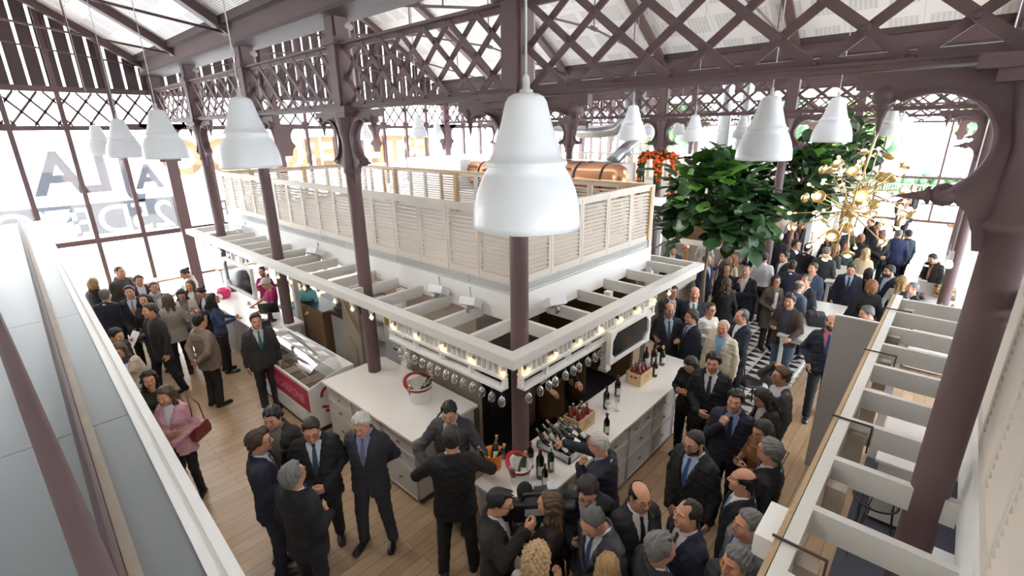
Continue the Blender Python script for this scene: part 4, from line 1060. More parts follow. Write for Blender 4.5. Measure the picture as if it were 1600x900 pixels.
# ================================================================== FURTHER IN THE HALL
# ---- marble-topped high tables
def table(p,label,w,d,h=1.05):
    t=thing('high_table',label,'table',p)
    mb=MB(); mb.bb(0,w,0,d,h-.05,h); mb.build('tabletop',M['marble'],t,bevel=.012)
    mb=MB(); mb.bb(.06,w-.06,.05,.08,h-.13,h-.05); mb.bb(.06,w-.06,d-.08,d-.05,h-.13,h-.05); mb.bb(.06,.09,.08,d-.08,h-.13,h-.05); mb.bb(w-.09,w-.06,.08,d-.08,h-.13,h-.05); mb.build('apron',M['white'],t)
    for x in (.07,w-.13):
        for y in (.06,d-.12): mb=MB(); mb.bb(x,x+.06,y,y+.06,0,h-.05); mb.build('leg',M['white'],t)
    mb=MB(); mb.bb(.13,w-.13,d/2-.02,d/2+.02,.2,.24); mb.build('foot_rail',M['white'],t)
    return t
table((9.15,1.20,0),'white marble high table with a black bag on it before the grey screen',2.5,.70)
table((13.35,1.30,0),'white marble high table in the crowd beneath the brass chandelier',1.9,.66)
t=thing('shoulder_bag','black padded camera bag lying on the marble high table','bag',(10.15,1.50,1.05),.3)
mb=MB(); mb.prism([(-.22,0),(.22,0),(.23,.12),(.16,.21),(-.17,.22),(-.23,.1)],(0,0,0),(1,0,0),(0,0,1),.30); mb.build('bag_body',mat('black_nylon',(.018,.018,.02),.7,bump=.2),t,bevel=.03)
mb=MB(); mb.tube([(-.2,0,.2),(-.1,.05,.29),(.1,.05,.29),(.2,0,.2)],.014,6); mb.build('strap',M['black'],t)
# ---- food bar beyond the big column
t=thing('food_bar','long white food bar with glass display beyond the big foreground column','counter',(13.2,-.55,0))
mb=MB(); mb.bb(0,5.6,0,1.0,.06,.90)
for i in range(7): mb.bb(.1+.8*i,.8+.8*i,1.0,1.02,.15,.82)
mb.build('bar_front',M['white'],t)
mb=MB(); mb.bb(-.06,5.66,-.05,1.08,.90,.95); mb.build('worktop',mat('grey_stone',hexc(150,146,140),.3),t)
mb=MB(); mb.bb(1.9,5.3,.35,.37,.95,1.35); mb.bb(1.9,5.3,.37,.85,1.35,1.36); mb.build('display_glass',M['glass'],t)
for i in range(4):
    mb=MB(); mb.bb(2.0+.85*i,2.75+.85*i,.42,.82,.95,.98); tr=mb.build('tray',M['pwhite'],t)
    mb=MB(); 
    for j in range(8): mb.ball((2.1+.85*i+.075*j,.6+.1*((j*7)%3-1),1.0),.035,8,6)
    tag(mb.build('savouries',mat('bread%d'%i,hexc(*((196,150,90),(168,110,70),(206,190,150),(150,120,70))[i]),.7),tr),None,None,None,'stuff')
for i in range(9):
    mb=MB(); mb.ball((0,0,.05),.07,10,8,sc=(1.3,1,.7)); tag(mb.build('sausage_heap',mat('dark_charcuterie%d'%i,hexc(66+6*(i%3),38,32),.6),loc=(13.5+.12*(i%3),.1+.1*(i//3),.95)),'dark cured sausage in the heap on the near end of the food bar','sausage','sausages on the food bar')
t=thing('platter','long wooden platter of snacks on the food bar behind the big column','platter',(14.4,-.25,.95))
mb=MB(); mb.bb(-.5,.5,-.2,.2,0,.03); mb.build('board',M['brownwood'],t)
mb=MB()
for i in range(40): mb.ball((random.uniform(-.45,.45),random.uniform(-.16,.16),.05),.035,7,5,mi=i%3)
tag(mb.build('snacks',[mat('snackA',hexc(150,96,50),.7),mat('snackB',hexc(196,170,110),.7),mat('snackC',hexc(84,50,36),.7)],t),None,None,None,'stuff')
t=thing('straw_bag','tan straw tote bag with leather handles on the white shelf by the food bar','bag',(12.3,-.30,.80),.2)
mb=MB(); mb.prism([(-.20,0),(.20,0),(.26,.30),(-.26,.30)],(0,0,0),(1,0,0),(0,0,1),.2); mb.build('bag_body',mat('straw',hexc(204,170,138),.8,noise=.12,nscale=40,bump=.3),t)
for y in (-.09,.09): mb=MB(); mb.tube([(-.12,y,.28),(-.10,y,.42),(0,y,.48),(.10,y,.42),(.12,y,.28)],.012,6); mb.build('handle',mat('tan_leather',hexc(140,92,64),.6),t)
t=thing('white_shelf_unit','low white shelf unit carrying the straw bag','shelf unit',(11.6,-.60,0))
mb=MB(); mb.bb(0,1.4,0,.7,.06,.76); mb.build('carcass',M['white'],t)
mb=MB(); mb.bb(-.03,1.43,-.03,.73,.76,.80); mb.build('top',M['marble'],t)
# ---- kiosk of the copper tanks behind the main kiosk
t=thing('tank_kiosk','white kiosk carrying the copper beer tanks behind the main kiosk','kiosk',(9.4,5.4,0))
mb=MB(); mb.bb(0,2.3,0,9.0,2.4,2.95); mb.bb(2.3,3.3,1.4,9.0,2.4,2.95); mb.build('fascia',M['white'],t)
mb=MB(); mb.bb(.2,2.1,.2,8.8,0,2.4); mb.bb(2.1,3.1,1.6,8.8,0,2.4); mb.build('back_bar',M['greywood'],t)
for q in ((.05,.05),(2.2,.05),(3.2,1.5),(.05,4.5)): mb=MB(); mb.bb(q[0]-.05,q[0]+.05,q[1]-.05,q[1]+.05,0,2.4); mb.build('post',M['white'],t)
mb=MB(); mb.bb(.4,3.2,5.6,8.2,2.95,3.82); mb.build('plant_box',M['pwhite'],t)
mb=MB(); mb.bb(2.4,3.3,1.45,1.95,2.95,3.72); mb.build('plant_cabinet',M['white'],t)
for i in range(9): louvre_part(t,.60,.80,M['louvre'],(3.3,.35+.98*i*.63+2.4,2.95),PI/2)
def tank(p,rz,label,L=1.75,r=.36):
    t=thing('copper_tank',label,'tank',p,rz)
    pr=[(0,-L/2-.12),(r*.6,-L/2-.08),(r*.9,-L/2),(r,-L/2+.08),(r,L/2-.08),(r*.9,L/2),(r*.6,L/2+.08),(0,L/2+.12)]
    mb=MB(); mb.lathe(pr,(0,0,r+.02),28,axis=(0,1,0)); mb.build('tank_shell',M['copper'],t)
    for y in (-L*.3,L*.12,L*.45): mb=MB(); mb.lathe([(r+.002,y-.03),(r+.012,y-.03),(r+.012,y+.03),(r+.002,y+.03)],(0,0,r+.02),28,axis=(0,1,0)); mb.build('hoop',M['iron_dark'],t)
    mb=MB(); 
    for y in (-L*.3,L*.3): mb.bb(-r*.7,r*.7,y-.04,y+.04,-.06,.1)
    mb.build('cradle',M['iron_dark'],t)
    mb=MB(); mb.box((-r*.70,L*.28,r*1.55),(.03,.34,.22),R=np.array([[C_(-.75),0,S_(-.75)],[0,1,0],[-S_(-.75),0,C_(-.75)]])); mb.build('inspection_hatch',mat('tan_hatch',hexc(196,146,92),.5),t)
    return t
tank((9.9,6.55,3.12),0,'nearest copper beer tank with a tan hatch above the kiosk')
tank((10.8,7.6,3.10),0,'second copper beer tank lying behind the nearest one')
tank((10.4,10.3,3.02),0,'copper beer tank beside the white plant box, far from the others')
t=thing('air_handler','galvanised air handling box beside the copper tanks','machine',(12.1,6.9,2.95))
mb=MB(); mb.bb(-.5,.5,.5,2.0,0,.78); mb.bb(-.3,.3,.1,.5,.1,.6); mb.build('casing',M['galv'],t)
mb=MB(); mb.bb(-.53,.53,.47,2.03,.78,.82); mb.build('lid',M['pwhite'],t)
def duct(label,pts,r):
    t=tag(MB().tube(pts,r,18).build('spiral_duct',M['galv']),label,'duct')
    return t
duct('big galvanised duct running level behind the columns then turning up to the roof',[(14,12.8,4.55),(14,8.9,4.55),(14,8.3,4.62),(14,7.95,4.9),(14,7.85,5.3),(14,7.85,6.8)],.20)
duct('galvanised duct rising from the air handler beside the copper tanks',[(12.2,7.3,3.76),(12.9,7.3,4.1),(13.5,7.2,4.4),(13.6,7.35,4.8),(13.6,7.35,6.55)],.17)
duct('galvanised duct pair rising from the kiosk behind the first fig tree',[(18.2,6.5,3.8),(18.2,6.5,8.6)],.20)
duct('second galvanised duct beside the pair behind the first fig tree',[(18.4,5.9,3.8),(18.4,5.9,8.5)],.18)
# ---- far kiosk
t=thing('far_kiosk','beige louvred kiosk across the hall behind the fig trees','kiosk',(16.0,3.6,0))
for i in range(13): louvre_part(t,.64,.90,M['louvre'],(0,.33+.65*i,2.92),-PI/2)
for i in range(12): louvre_part(t,.64,.90,M['louvre'],(.33+.65*i,0,2.92),0)
mb=MB(); mb.bb(-.03,7.8,-.03,8.5,2.35,2.92); mb.build('fascia',M['white'],t)
mb=MB(); mb.bb(-.9,-.8,-.9,8.5,2.30,2.42); mb.bb(-.9,7.8,-.9,-.8,2.30,2.42); mb.build('outer_beam',M['beam'],t)
for i in range(10): mb=MB(); mb.bb(.1+.8*i,.16+.8*i,-.8,0,2.28,2.42); mb.build('joist',M['beam'],t)
for i in range(10): mb=MB(); mb.bb(-.8,0,.1+.8*i,.16+.8*i,2.28,2.42); mb.build('joist',M['beam'],t)
for q in ((-.8,-.8),(3.2,-.8),(7.4,-.8),(-.8,4)): mb=MB(); mb.bb(q[0]-.06,q[0]+.06,q[1]-.06,q[1]+.06,0,2.3); mb.build('post',M['white'],t)
mb=MB(); mb.bb(.4,7.6,.6,8.2,0,2.35); mb.build('back_bar',M['brownwood'],t)
mb=MB(); mb.bb(-.7,7.5,-.75,-.15,.0,1.0); mb.bb(-.75,-.15,-.15,8,.0,1.0); mb.build('counter_front',M['dgrey'],t)
mb=MB(); mb.bb(-.75,7.55,-.8,-.1,1.0,1.04); mb.bb(-.8,-.1,-.1,8,1.0,1.04); mb.build('worktop',M['quartz'],t)
for i in range(6): put_bulb((15.15,3.0+.55*i,2.30),'bare lit bulb under the far kiosk beam behind the fig tree, %s from its corner'%ORD[i],'bulbs along the far kiosk')
for i in range(10):
    t2=thing('cured_ham','dark cured ham hanging over the far kiosk counter behind the second fig tree','ham',(16.6+.32*i,3.35,2.34),0,'hams hanging in the far kiosk')
    mb=MB(); mb.lathe([(0,0),(.012,-.02),(.03,-.15),(.075,-.32),(.10,-.45),(.08,-.58),(.03,-.66),(0,-.67)],(0,0,0),10,sy=.6); mb.build('ham',mat('ham_rind%d'%i,hexc(104+4*(i%3),62,48),.6),t2)
    mb=MB(); mb.tube([(0,0,0),(0,0,-.02),(.01,0,-.05)],.006,5); mb.build('hook_string',M['cord'],t2)
# ---- bar by the orange flower sign
t=thing('beer_bar','white bar with a brass beer tower under the dark name board','bar',(10.4,4.45,0))
mb=MB(); mb.bb(0,1.7,0,.6,.05,1.0); mb.build('bar_front',M['greywood'],t)
mb=MB(); mb.bb(-.05,1.75,-.08,.65,1.0,1.05); mb.build('worktop',M['quartz'],t)
mb=MB(); mb.lathe([(.08,1.05),(.08,1.08),(.045,1.10),(.045,1.72),(.07,1.76),(.05,1.84),(0,1.86)],(1.3,.3,0),16); mb.build('beer_tower',M['copper'],t)
for i in range(4): mb=MB(); mb.tube([(1.3,.3,1.70),(1.3+.1*C_(i*1.57),.3+.1*S_(i*1.57),1.72),(1.3+.12*C_(i*1.57),.3+.12*S_(i*1.57),1.64)],.012,6); mb.build('tap',M['brass'],t)
t=thing('name_board','dark hanging name board reading LONJA behind the kiosk corner','sign',(11.0,5.25,2.42))
mb=MB(); mb.bb(-.02,.02,-.6,.6,0,.42); bd=mb.build('board',M['iron_dark'],t)
text_mesh('LONJA',.26,(-.024,0,.11),(0,-1,0),(0,0,1)).build('lettering',M['pwhite'],t)
mb=MB()
for s in (-.5,.5): mb.tube([(0,s,.42),(0,s,1.1)],.008,5)
mb.build('hanger',M['cord'],t)
# orange flower letter on its stand
t=thing('flower_letter','big letter m covered in orange marigolds and dark moss','flower sign',(12.60,6.22,2.45))
mm=MB(); fl=MB(); path=[]
for i in range(13): path.append((.40,.0+1.35*i/12))           # left leg (local u to the photo's left is +y)
for i in range(9): a=PI*i/8; path.append((.40-.24+.24*C_(a),1.35+.14*S_(a)))
for i in range(7): path.append((-.08,1.33-.6*i/6))
for i in range(9): a=PI*i/8; path.append((-.08-.24+.24*C_(a),1.35+.14*S_(a)))
for i in range(12): path.append((-.56,1.33-1.33*i/11))
for u,z in path: mm.ball((0,u,z),.105,8,6)
for u,z in path:
    for j in range(9 if z>.95 else 3):
        a=random.random()*2*PI; b=random.uniform(-1,1); s=math.sqrt(1-b*b); r=.11
        fl.ball((r*s*C_(a)-.01,u+r*s*S_(a),z+r*b),random.uniform(.032,.05),7,5)
tag(mm.build('moss',M['hedge'],t),None,None,None,'stuff'); tag(fl.build('marigold_blossoms',M['marig'],t),None,None,None,'stuff')
mb=MB(); mb.tube([(0,.40,-2.45),(0,.40,.05)],.02,8); mb.tube([(0,-.56,-2.45),(0,-.56,.05)],.02,8); mb.build('stand',M['iron_dark'],t)
# ---- fiddle-leaf fig trees
def fig(p,label,ch,r,n,seed,sz=1.0,squash=.78):
    rnd=random.Random(seed); t=thing('fiddle_leaf_fig',label,'tree',p)
    mb=MB(); mb.tube([(0,0,.3),(.03,.02,1.0),(-.02,.03,1.7),(.0,0,ch-.4)],[.05,.045,.042,.04],10)
    tips=[]
    for i in range(26):
        a=rnd.random()*2*PI; b=rnd.uniform(-.75,1); s=math.sqrt(max(0,1-b*b)); q=rnd.uniform(.55,.95)
        e=np.array((r*q*s*C_(a),r*q*s*S_(a),ch+r*squash*q*b)); tips.append(e); mb.tube([(0,0,ch-.45),tuple(e*.5+np.array((0,0,(ch-.2)*.5))),tuple(e)],[.028,.018,.008],6)
    mb.build('trunk',M['trunk'],t)
    lf=MB()
    nl,nw=6,3
    def leaf(P,d,up,L,W,mi):
        d=norm(d); sd=np.cross(d,up); sd=norm(sd) if np.linalg.norm(sd)>1e-3 else np.array((1.,0,0)); nn=norm(np.cross(sd,d)); vs=[]
        pr=[.02,.30,.36,.46,.5,.36,.02]
        for i in range(nl+1):
            q=i/nl
            for j in range(-1,2):
                vs.append(P+d*L*q+sd*W*pr[i]*j*1.0+nn*(abs(j)*W*.16*(1-.3*q) - .34*L*q*q*.6)+nn*rnd.uniform(-.006,.006))
        lf.add(vs,[(i*3+j,i*3+j+1,(i+1)*3+j+1,(i+1)*3+j) for i in range(nl) for j in range(2)],mi,True)
    for i in range(n):
        e=tips[rnd.randrange(len(tips))]; c=np.array((0,0,ch)); o=norm(e-c)
        P=e+np.array([rnd.gauss(0,.20) for _ in range(3)])*r
        dd=norm(o*.9+np.array([rnd.gauss(0,.6),rnd.gauss(0,.6),rnd.gauss(.0,.5)]))
        leaf(P,dd,(0,0,1),rnd.uniform(.26,.42)*sz,rnd.uniform(.22,.32)*sz,1 if (P[2]>ch+r*.35 and rnd.random()<.3) or rnd.random()<.06 else 0)
    lf.build('leaves',[M['leaf'],M['leaf2']],t)
    mb=MB(); mb.lathe([(0,0),(.24,0),(.30,.45),(.31,.48),(.28,.48),(.26,.42),(0,.42)],(0,0,0),20); mb.build('pot',M['dgrey'],t)
    mb=MB(); mb.lathe([(0,.44),(.2,.435),(.265,.42)],(0,0,0),16); mb.build('soil',M['dark'],t)
    return t
fig((9.70,3.48,0),'large fiddle-leaf fig tree with round crown right of the main kiosk',3.17,.92,560,3,1.05,.92)
fig((14.3,3.0,0),'second fiddle-leaf fig tree behind the middle column beside the chandelier',3.30,.98,430,5,1.1,.95)
fig((16.5,2.25,0),'third fig tree whose top shows above the second one',4.05,.75,120,8)
# ---- brass sputnik chandelier
t=thing('sputnik_chandelier','big brass starburst chandelier with bulbs and round reflectors over the crowd','chandelier',(12.1,1.55,2.93))
mb=MB(); mb.tube([(.35,.02,.2),(.9,-.08,1.6),(1.1,-.1,roofz(4.7-(13.2-8.3))-2.93 if False else 3.9)],.022,8); mb.build('stem',M['gold'],t)
mb=MB(); mb.tube([(0,0,0),(.35,.02,.2),(.75,-.1,.36)],.018,8); mb.build('crossbar',M['gold'],t)
rnd=random.Random(11); protos=[]
for hi,(hc,R0) in enumerate((((0,0,0),1.28),((.75,-.1,.36),1.02))):
    mb=MB(); mb.ball(hc,.13,14,10); mb.build('hub',M['gold'],t)
    N=28
    for i in range(N):
        zz=1-2*(i+.5)/N; ph=i*2.399963+hi; s=math.sqrt(1-zz*zz); d=np.array((s*C_(ph),s*S_(ph),zz)); L=R0*rnd.uniform(.72,1.05)
        kd=(i+hi)%2 
        if len(protos)<=kd and len(protos)==kd:
            mb=MB(); mb.tube([(0,0,.08),(0,0,.86)],.011,6); mb.lathe([(0,.86),(.02,.86),(.022,.92),(.015,.94),(0,.94)],(0,0,0),8); sp=mb.build('spoke',M['gold'],t)
            ch=[]
            if kd: mb=MB(); mb.lathe([(.02,.88),(.07,.885),(.115,.915),(.125,.945),(.12,.945),(.11,.92),(.068,.895),(.02,.89)],(0,0,0),18); ch.append(mb.build('reflector',M['gold'],sp))
            mb=MB(); mb.ball((0,0,.975),.036 if not kd else .062,10,8,sc=(1,1,1 if not kd else .5)); ch.append(mb.build('bulb',M['bulbon'],sp)); protos.append((sp,ch)); o=sp
        else:
            sp,ch=protos[kd]; o=sp.copy(); COL.objects.link(o); o.parent=t
            for c in ch: q=c.copy(); COL.objects.link(q); q.parent=o
        o.location=hc; o.rotation_mode='QUATERNION'; o.rotation_quaternion=Vector(d).to_track_quat('Z','Y'); o.scale=(1,1,L)
# ---- park and terrace outside the far windows
t=thing('park_hedge','clipped green hedge outside the far windows','hedge',(44,0,-.22)); rnd=random.Random(2)
mb=MB()
for i in range(260):
    y=rnd.uniform(-8,16); mb.ball((rnd.uniform(-.5,.5),y,rnd.uniform(.3,1.6)),rnd.uniform(.25,.45),7,5)
mb.build('foliage',M['leaf'],t)
for i,(x,y,h,r) in enumerate(((50,13,7,3.2),(47,6.5,6.5,2.8),(54,-2,8,3.6),(40,19,7,3),(48,24,8,3.4))):
    t=thing('park_tree','leafy green park tree outside the far windows, %s along the row'%ORD[i],'tree',(x,y,-.22))
    mb=MB(); mb.tube([(0,0,0),(.1,0,h*.4),(0,.1,h*.7)],[.25,.2,.12],8); mb.build('trunk',M['trunk'],t)
    mb=MB()
    for j in range(70):
        a=rnd.random()*2*PI; b=rnd.uniform(-1,1); s=math.sqrt(1-b*b); q=r*rnd.random()**.4; mb.ball((q*s*C_(a),q*s*S_(a),h*.75+q*b*.75),rnd.uniform(.5,.9),7,5,mi=j%2)
    mb.build('foliage',[M['leaf'],M['leaf2']],t)
for i,(x,y) in enumerate(((38,3.4),(39,6.2),(37.5,-.5))):
    t=thing('terrace_parasol','white terrace parasol outside the far windows, %s of three'%ORD[i],'parasol',(x,y,-.22))
    mb=MB(); mb.tube([(0,0,0),(0,0,2.9)],.03,8); mb.build('pole',M['steel'],t)
    mb=MB(); mb.lathe([(0,2.9),(.7,2.7),(1.5,2.35),(1.52,2.2),(1.48,2.2),(1.46,2.33),(.68,2.66),(0,2.84)],(0,0,0),8,smooth=False); mb.build('canopy',M['towel'],t)
t=thing('terrace_railing','grey metal railing along the terrace outside the far windows','railing',(42,0,-.22))
mb=MB(); 
for z in (.2,1.1): mb.bb(-.02,.02,-6,12,z,z+.04)
mb.build('rail',M['steel'],t); mb=MB()
for i in range(120): mb.bb(-.01,.01,-6+.15*i,-5.98+.15*i,.2,1.1)
mb.build('baluster_grille',M['steel'],t)

t=thing('hanging_bulb','single lit bulb on a long white cord beside the big foreground column','light bulb',(6.65,-.09,3.22))
mb=MB(); mb.tube([(0,0,.13),(0,0,4.7)],.006,6); mb.build('cord',M['pwhite'],t)
mb=MB(); mb.lathe([(0,.15),(.02,.145),(.024,.06),(.02,.05),(0,.05)],(0,0,0),10); mb.build('socket',M['pwhite'],t)
mb=MB(); mb.lathe([(.014,.055),(.03,.02),(.036,-.01),(.028,-.035),(0,-.045)],(0,0,0),12); mb.build('bulb',M['bulbon'],t)
# ================================================================== PEOPLE
F32=np.float32
def sdf_mesh(fn, lo, hi, res):
    """naive surface nets of fn<0; returns verts, quads"""
    lo=np.array(lo,float); hi=np.array(hi,float); n=np.maximum(4,np.ceil((hi-lo)/res).astype(int)+1)
    ax=[lo[i]+res*np.arange(n[i]) for i in range(3)]
    X,Y,Z=np.meshgrid(*[a.astype(F32) for a in ax],indexing='ij')
    V=fn(X,Y,Z).astype(F32); ins=V<0
    cs=[(i,j,k) for i in (0,1) for j in (0,1) for k in (0,1)]
    sl=lambda c:tuple(slice(c[a],n[a]-1+c[a]) for a in range(3))
    cnt=sum(ins[sl(c)].astype(np.int8) for c in cs)
    act=(cnt>0)&(cnt<8); idx=np.argwhere(act); N=len(idx)
    if N==0: return np.zeros((0,3)),np.zeros((0,4),int)
    vid=-np.ones(act.shape,int); vid[act]=np.arange(N)
    acc=np.zeros((N,3)); w=np.zeros(N)
    vals={c:V[sl(c)][act] for c in cs}
    for a in range(3):
        for c in cs:
            if c[a]: continue
            d=list(c); d[a]=1; d=tuple(d); v0,v1=vals[c],vals[d]; m=(v0<0)!=(v1<0)
            t=np.where(m,v0/np.where(m,v0-v1,1),0)
            p=np.array(c,float)[None].repeat(N,0); p[:,a]=t
            acc[m]+=p[m]; w[m]+=1
    verts=lo+res*(idx+acc/w[:,None])
    faces=[]
    for a in range(3):
        b,c=(a+1)%3,(a+2)%3
        s0=[slice(None)]*3; s1=[slice(None)]*3; s0[a]=slice(0,n[a]-1); s1[a]=slice(1,n[a])
        ch=ins[tuple(s0)]!=ins[tuple(s1)]
        e=np.argwhere(ch); e=e[(e[:,b]>0)&(e[:,c]>0)&(e[:,b]<n[b]-1)&(e[:,c]<n[c]-1)]
        if not len(e): continue
        def cell(db,dc): q=e.copy(); q[:,b]-=db; q[:,c]-=dc; return vid[q[:,0],q[:,1],q[:,2]]
        q=np.stack([cell(1,1),cell(0,1),cell(0,0),cell(1,0)],1)
        fl=~ins[tuple(s0)][e[:,0],e[:,1],e[:,2]]
        q[fl]=q[fl][:,::-1]; faces.append(q)
    F=np.concatenate(faces); F=F[(F>=0).all(1)]
    return verts,F
def smin(a,b,k): h=np.clip(.5+.5*(b-a)/k,0,1); return b*(1-h)+a*h-k*h*(1-h)
def smax(a,b,k): return -smin(-a,-b,k)
def cap_(X,Y,Z,a,b,r1,r2):
    a=np.array(a,float); b=np.array(b,float); d=b-a; L=d@d
    t=np.clip(((X-a[0])*d[0]+(Y-a[1])*d[1]+(Z-a[2])*d[2])/max(L,1e-9),0,1)
    return np.sqrt((X-a[0]-t*d[0])**2+(Y-a[1]-t*d[1])**2+(Z-a[2]-t*d[2])**2)-(r1+(r2-r1)*t)
def ell_(X,Y,Z,c,r):
    q=np.sqrt(((X-c[0])/r[0])**2+((Y-c[1])/r[1])**2+((Z-c[2])/r[2])**2); return (q-1)*min(r)
def sph_(X,Y,Z,c,r): return np.sqrt((X-c[0])**2+(Y-c[1])**2+(Z-c[2])**2)-r

# ---- heads
def head_fn(kind):
    jw={'m':1,'h':1.13,'f':.93}[kind]
    def fn(X,Y,Z):
        A=np.abs(X)
        d=ell_(X,Y,Z,(0,-.014,.036),(.075,.094,.082))
        d=smin(d,ell_(X,Y,Z,(0,.024,-.032),(.060*jw,.066,.082)),.035)
        d=smin(d,ell_(A,Y,Z,(.034*jw,.02,-.062),(.026*jw,.05,.03)),.03)
        d=smin(d,sph_(X,Y,Z,(0,.072,-.096),.020*jw),.03)
        if kind=='h': d=smin(d,ell_(X,Y,Z,(0,.02,-.105),(.055,.055,.035)),.03)
        d=smin(d,cap_(A,Y,Z,(.0,.084,.030),(.042,.070,.032),.011,.010),.014)
        d=smin(d,ell_(A,Y,Z,(.043*jw,.062,-.018),(.024,.024,.026)),.02)
        d=smax(d,-sph_(A,Y,Z,(.031,.104,.010),.017),.014)
        d=np.minimum(d,sph_(A,Y,Z,(.031,.0755,.010),.0135))
        d=smin(d,cap_(X,Y,Z,(0,.088,.020),(0,.110 if kind!='f' else .104,-.018),.008,.012),.012)
        d=smin(d,sph_(A,Y,Z,(.012,.098,-.024),.009),.008)
        d=smin(d,cap_(A,Y,Z,(0,.0895,-.052),(.020,.080,-.054),.0075,.005),.006)
        d=smin(d,cap_(A,Y,Z,(0,.088,-.066),(.016,.080,-.064),.0085,.006),.006)
        d=smax(d,-cap_(A,Y,Z,(0,.102,-.0590),(.026,.088,-.0585),.0035,.002),.004)
        e=ell_(A,Y,Z,(.076,-.010,-.004),(.010,.021,.032)); e=smax(e,-ell_(A,Y,Z,(.085,-.004,-.002),(.007,.012,.02)),.004); d=smin(d,e,.008)
        r=.052 if kind=='f' else .060*(1.08 if kind=='h' else 1)
        d=smin(d,cap_(X,Y,Z,(0,-.018,-.07),(0,-.035,-.185),r,r*1.12),.03)
        return d
    return fn
_heads={}
def get_head(kind,res):
    k=(kind,res)
    if k not in _heads:
        v,f=sdf_mesh(head_fn(kind),(-.105,-.135,-.205),(.105,.14,.135),res)
        c=v[f].mean(1); A=np.abs(c[:,0]); mi=np.zeros(len(f),int)
        mi[(c[:,1]>.074)&(A<.021)&(c[:,2]<-.048)&(c[:,2]>-.0715)]=1
        ey=(np.abs(A-.031)<.0115)&(np.abs(c[:,2]-.009)<.0050)&(c[:,1]>.076)
        mi[ey]=2; mi[ey&(np.abs(A-.030)<.0060)]=3
        mi[(c[:,1]>.055)&(A>.014)&(A<.050)&(c[:,2]>.0275)&(c[:,2]<.0350-.10*np.maximum(0,A-.036))]=4
        bd=(c[:,1]>.005)&(c[:,2]<-.030)&(c[:,2]>-.118)&(mi==0)&~((A<.03)&(c[:,2]>-.044))
        _heads[k]=(v,f,mi,bd)
    return _heads[k]
# ---- hair
def hair_fn(st):
    def fn(X,Y,Z):
        A=np.abs(X); wob=.0035*np.sin(X*95+Z*40)*np.sin(Y*80-Z*60)
        cr=smin(ell_(X,Y,Z,(0,-.014,.036),(.075,.094,.082)),ell_(X,Y,Z,(0,-.03,-.03),(.070,.07,.07)),.03)
        wob=.0022*np.sin(X*210+6*np.sin(Y*17+Z*11))+.0020*np.sin(X*97+Y*23+5*np.sin(Z*19))+.0015*np.sin(Z*61-Y*47+X*30)
        def line(fh,side,back):   # below this surface there is no hair
            t=np.clip((Y-.022)/.026,0,1); lo=back*(1-np.clip((Y+.09)/.07,0,1))+side*np.clip((Y+.09)/.07,0,1)
            return (lo*(1-t)+(fh-.25*np.abs(X)**1.0*.2)*t)-Z
        def cut(off,fh,side,back,k=.008):
            L=line(fh,side,back); tt=np.clip(-L/.030,0,1); return smax(cr-.0015-off*tt-wob*tt,L,k)
        if st=='crop': return cut(.005,.088,.008,-.055)
        if st=='short': return smax(cut(.011+.006*np.clip((Z-.05)/.06,0,1),.084,-.008,-.078),-1-Z,.001)
        if st=='quiff': return smin(cut(.012,.086,-.005,-.074),ell_(X,Y,Z,(.01,.040,.112),(.050,.045,.020))-wob*2,.02)
        if st=='full': return cut(.018,.076,-.022,-.088)-wob*.8
        if st=='recede':
            d=cut(.009,.094,.0,-.072); return smax(d,-ell_(np.abs(X)-.040,Y,Z,(0,.062,.10),(.028,.062,.06)),.01)
        if st=='bald':
            d=cut(.007,.04,-.004,-.072); return smax(d,-ell_(X,Y,Z,(0,.025,.112),(.080,.128,.086)),.008)
        base=cut(.014,.078,-.03,-.09)
        if st=='bun': 
            return smin(cut(.010,.080,.0,-.08),sph_(X,Y,Z,(0,-.125,.055),.040)-wob,.02)
        if st=='pony': return smin(cut(.010,.080,.0,-.08),cap_(X,Y,Z,(0,-.12,.03),(0,-.16,-.16),.032,.018)-wob*2,.02)
        if st=='bob':
            s=smin(cap_(A,Y,Z,(.066,-.02,.03),(.076,-.01,-.095),.032,.026),cap_(A,Y,Z,(.02,-.085,.0),(.035,-.085,-.11),.045,.035),.03); return smin(base,s-wob*2,.02)
        if st in('long','wavy'):
            w2=wob*(2 if st=='long' else 4)
            s=smin(cap_(A,Y,Z,(.066,-.02,.03),(.080,-.005,-.13),.032,.028),cap_(A,Y,Z,(.080,-.005,-.13),(.075,.01,-.25),.028,.020),.03)
            s=smin(s,cap_(A,Y,Z,(.03,-.085,.0),(.045,-.105,-.27),.048,.036),.03); return smin(base,s-w2,.02)
        if st=='curly':
            w3=.012*np.sin(X*120)*np.sin(Y*115+1)*np.sin(Z*118); s=smin(base-.012,cap_(A,Y,Z,(.07,-.03,.03),(.085,-.03,-.10),.045,.035),.03); s=smin(s,cap_(A,Y,Z,(.03,-.09,.0),(.04,-.09,-.13),.05,.04),.03); return s-w3
        if st=='cap':
            d=smax(cr-.014,line(.050,.012,-.02),.006); return smin(d,smax(ell_(X,Y,Z,(0,.085,.055),(.062,.085,.012)),-(Y-.04),.004),.008)
        return base
    return fn
_hair={}
def get_hair(st,res):
    k=(st,res)
    if k not in _hair:
        v,f=sdf_mesh(hair_fn(st),(-.15,-.22,-.33),(.15,.19,.17),res)
        # keep clear of the face: nothing in front of the face plane below the fringe
        _hair[k]=mesh_np('hair',v,f,None)
    return _hair[k]
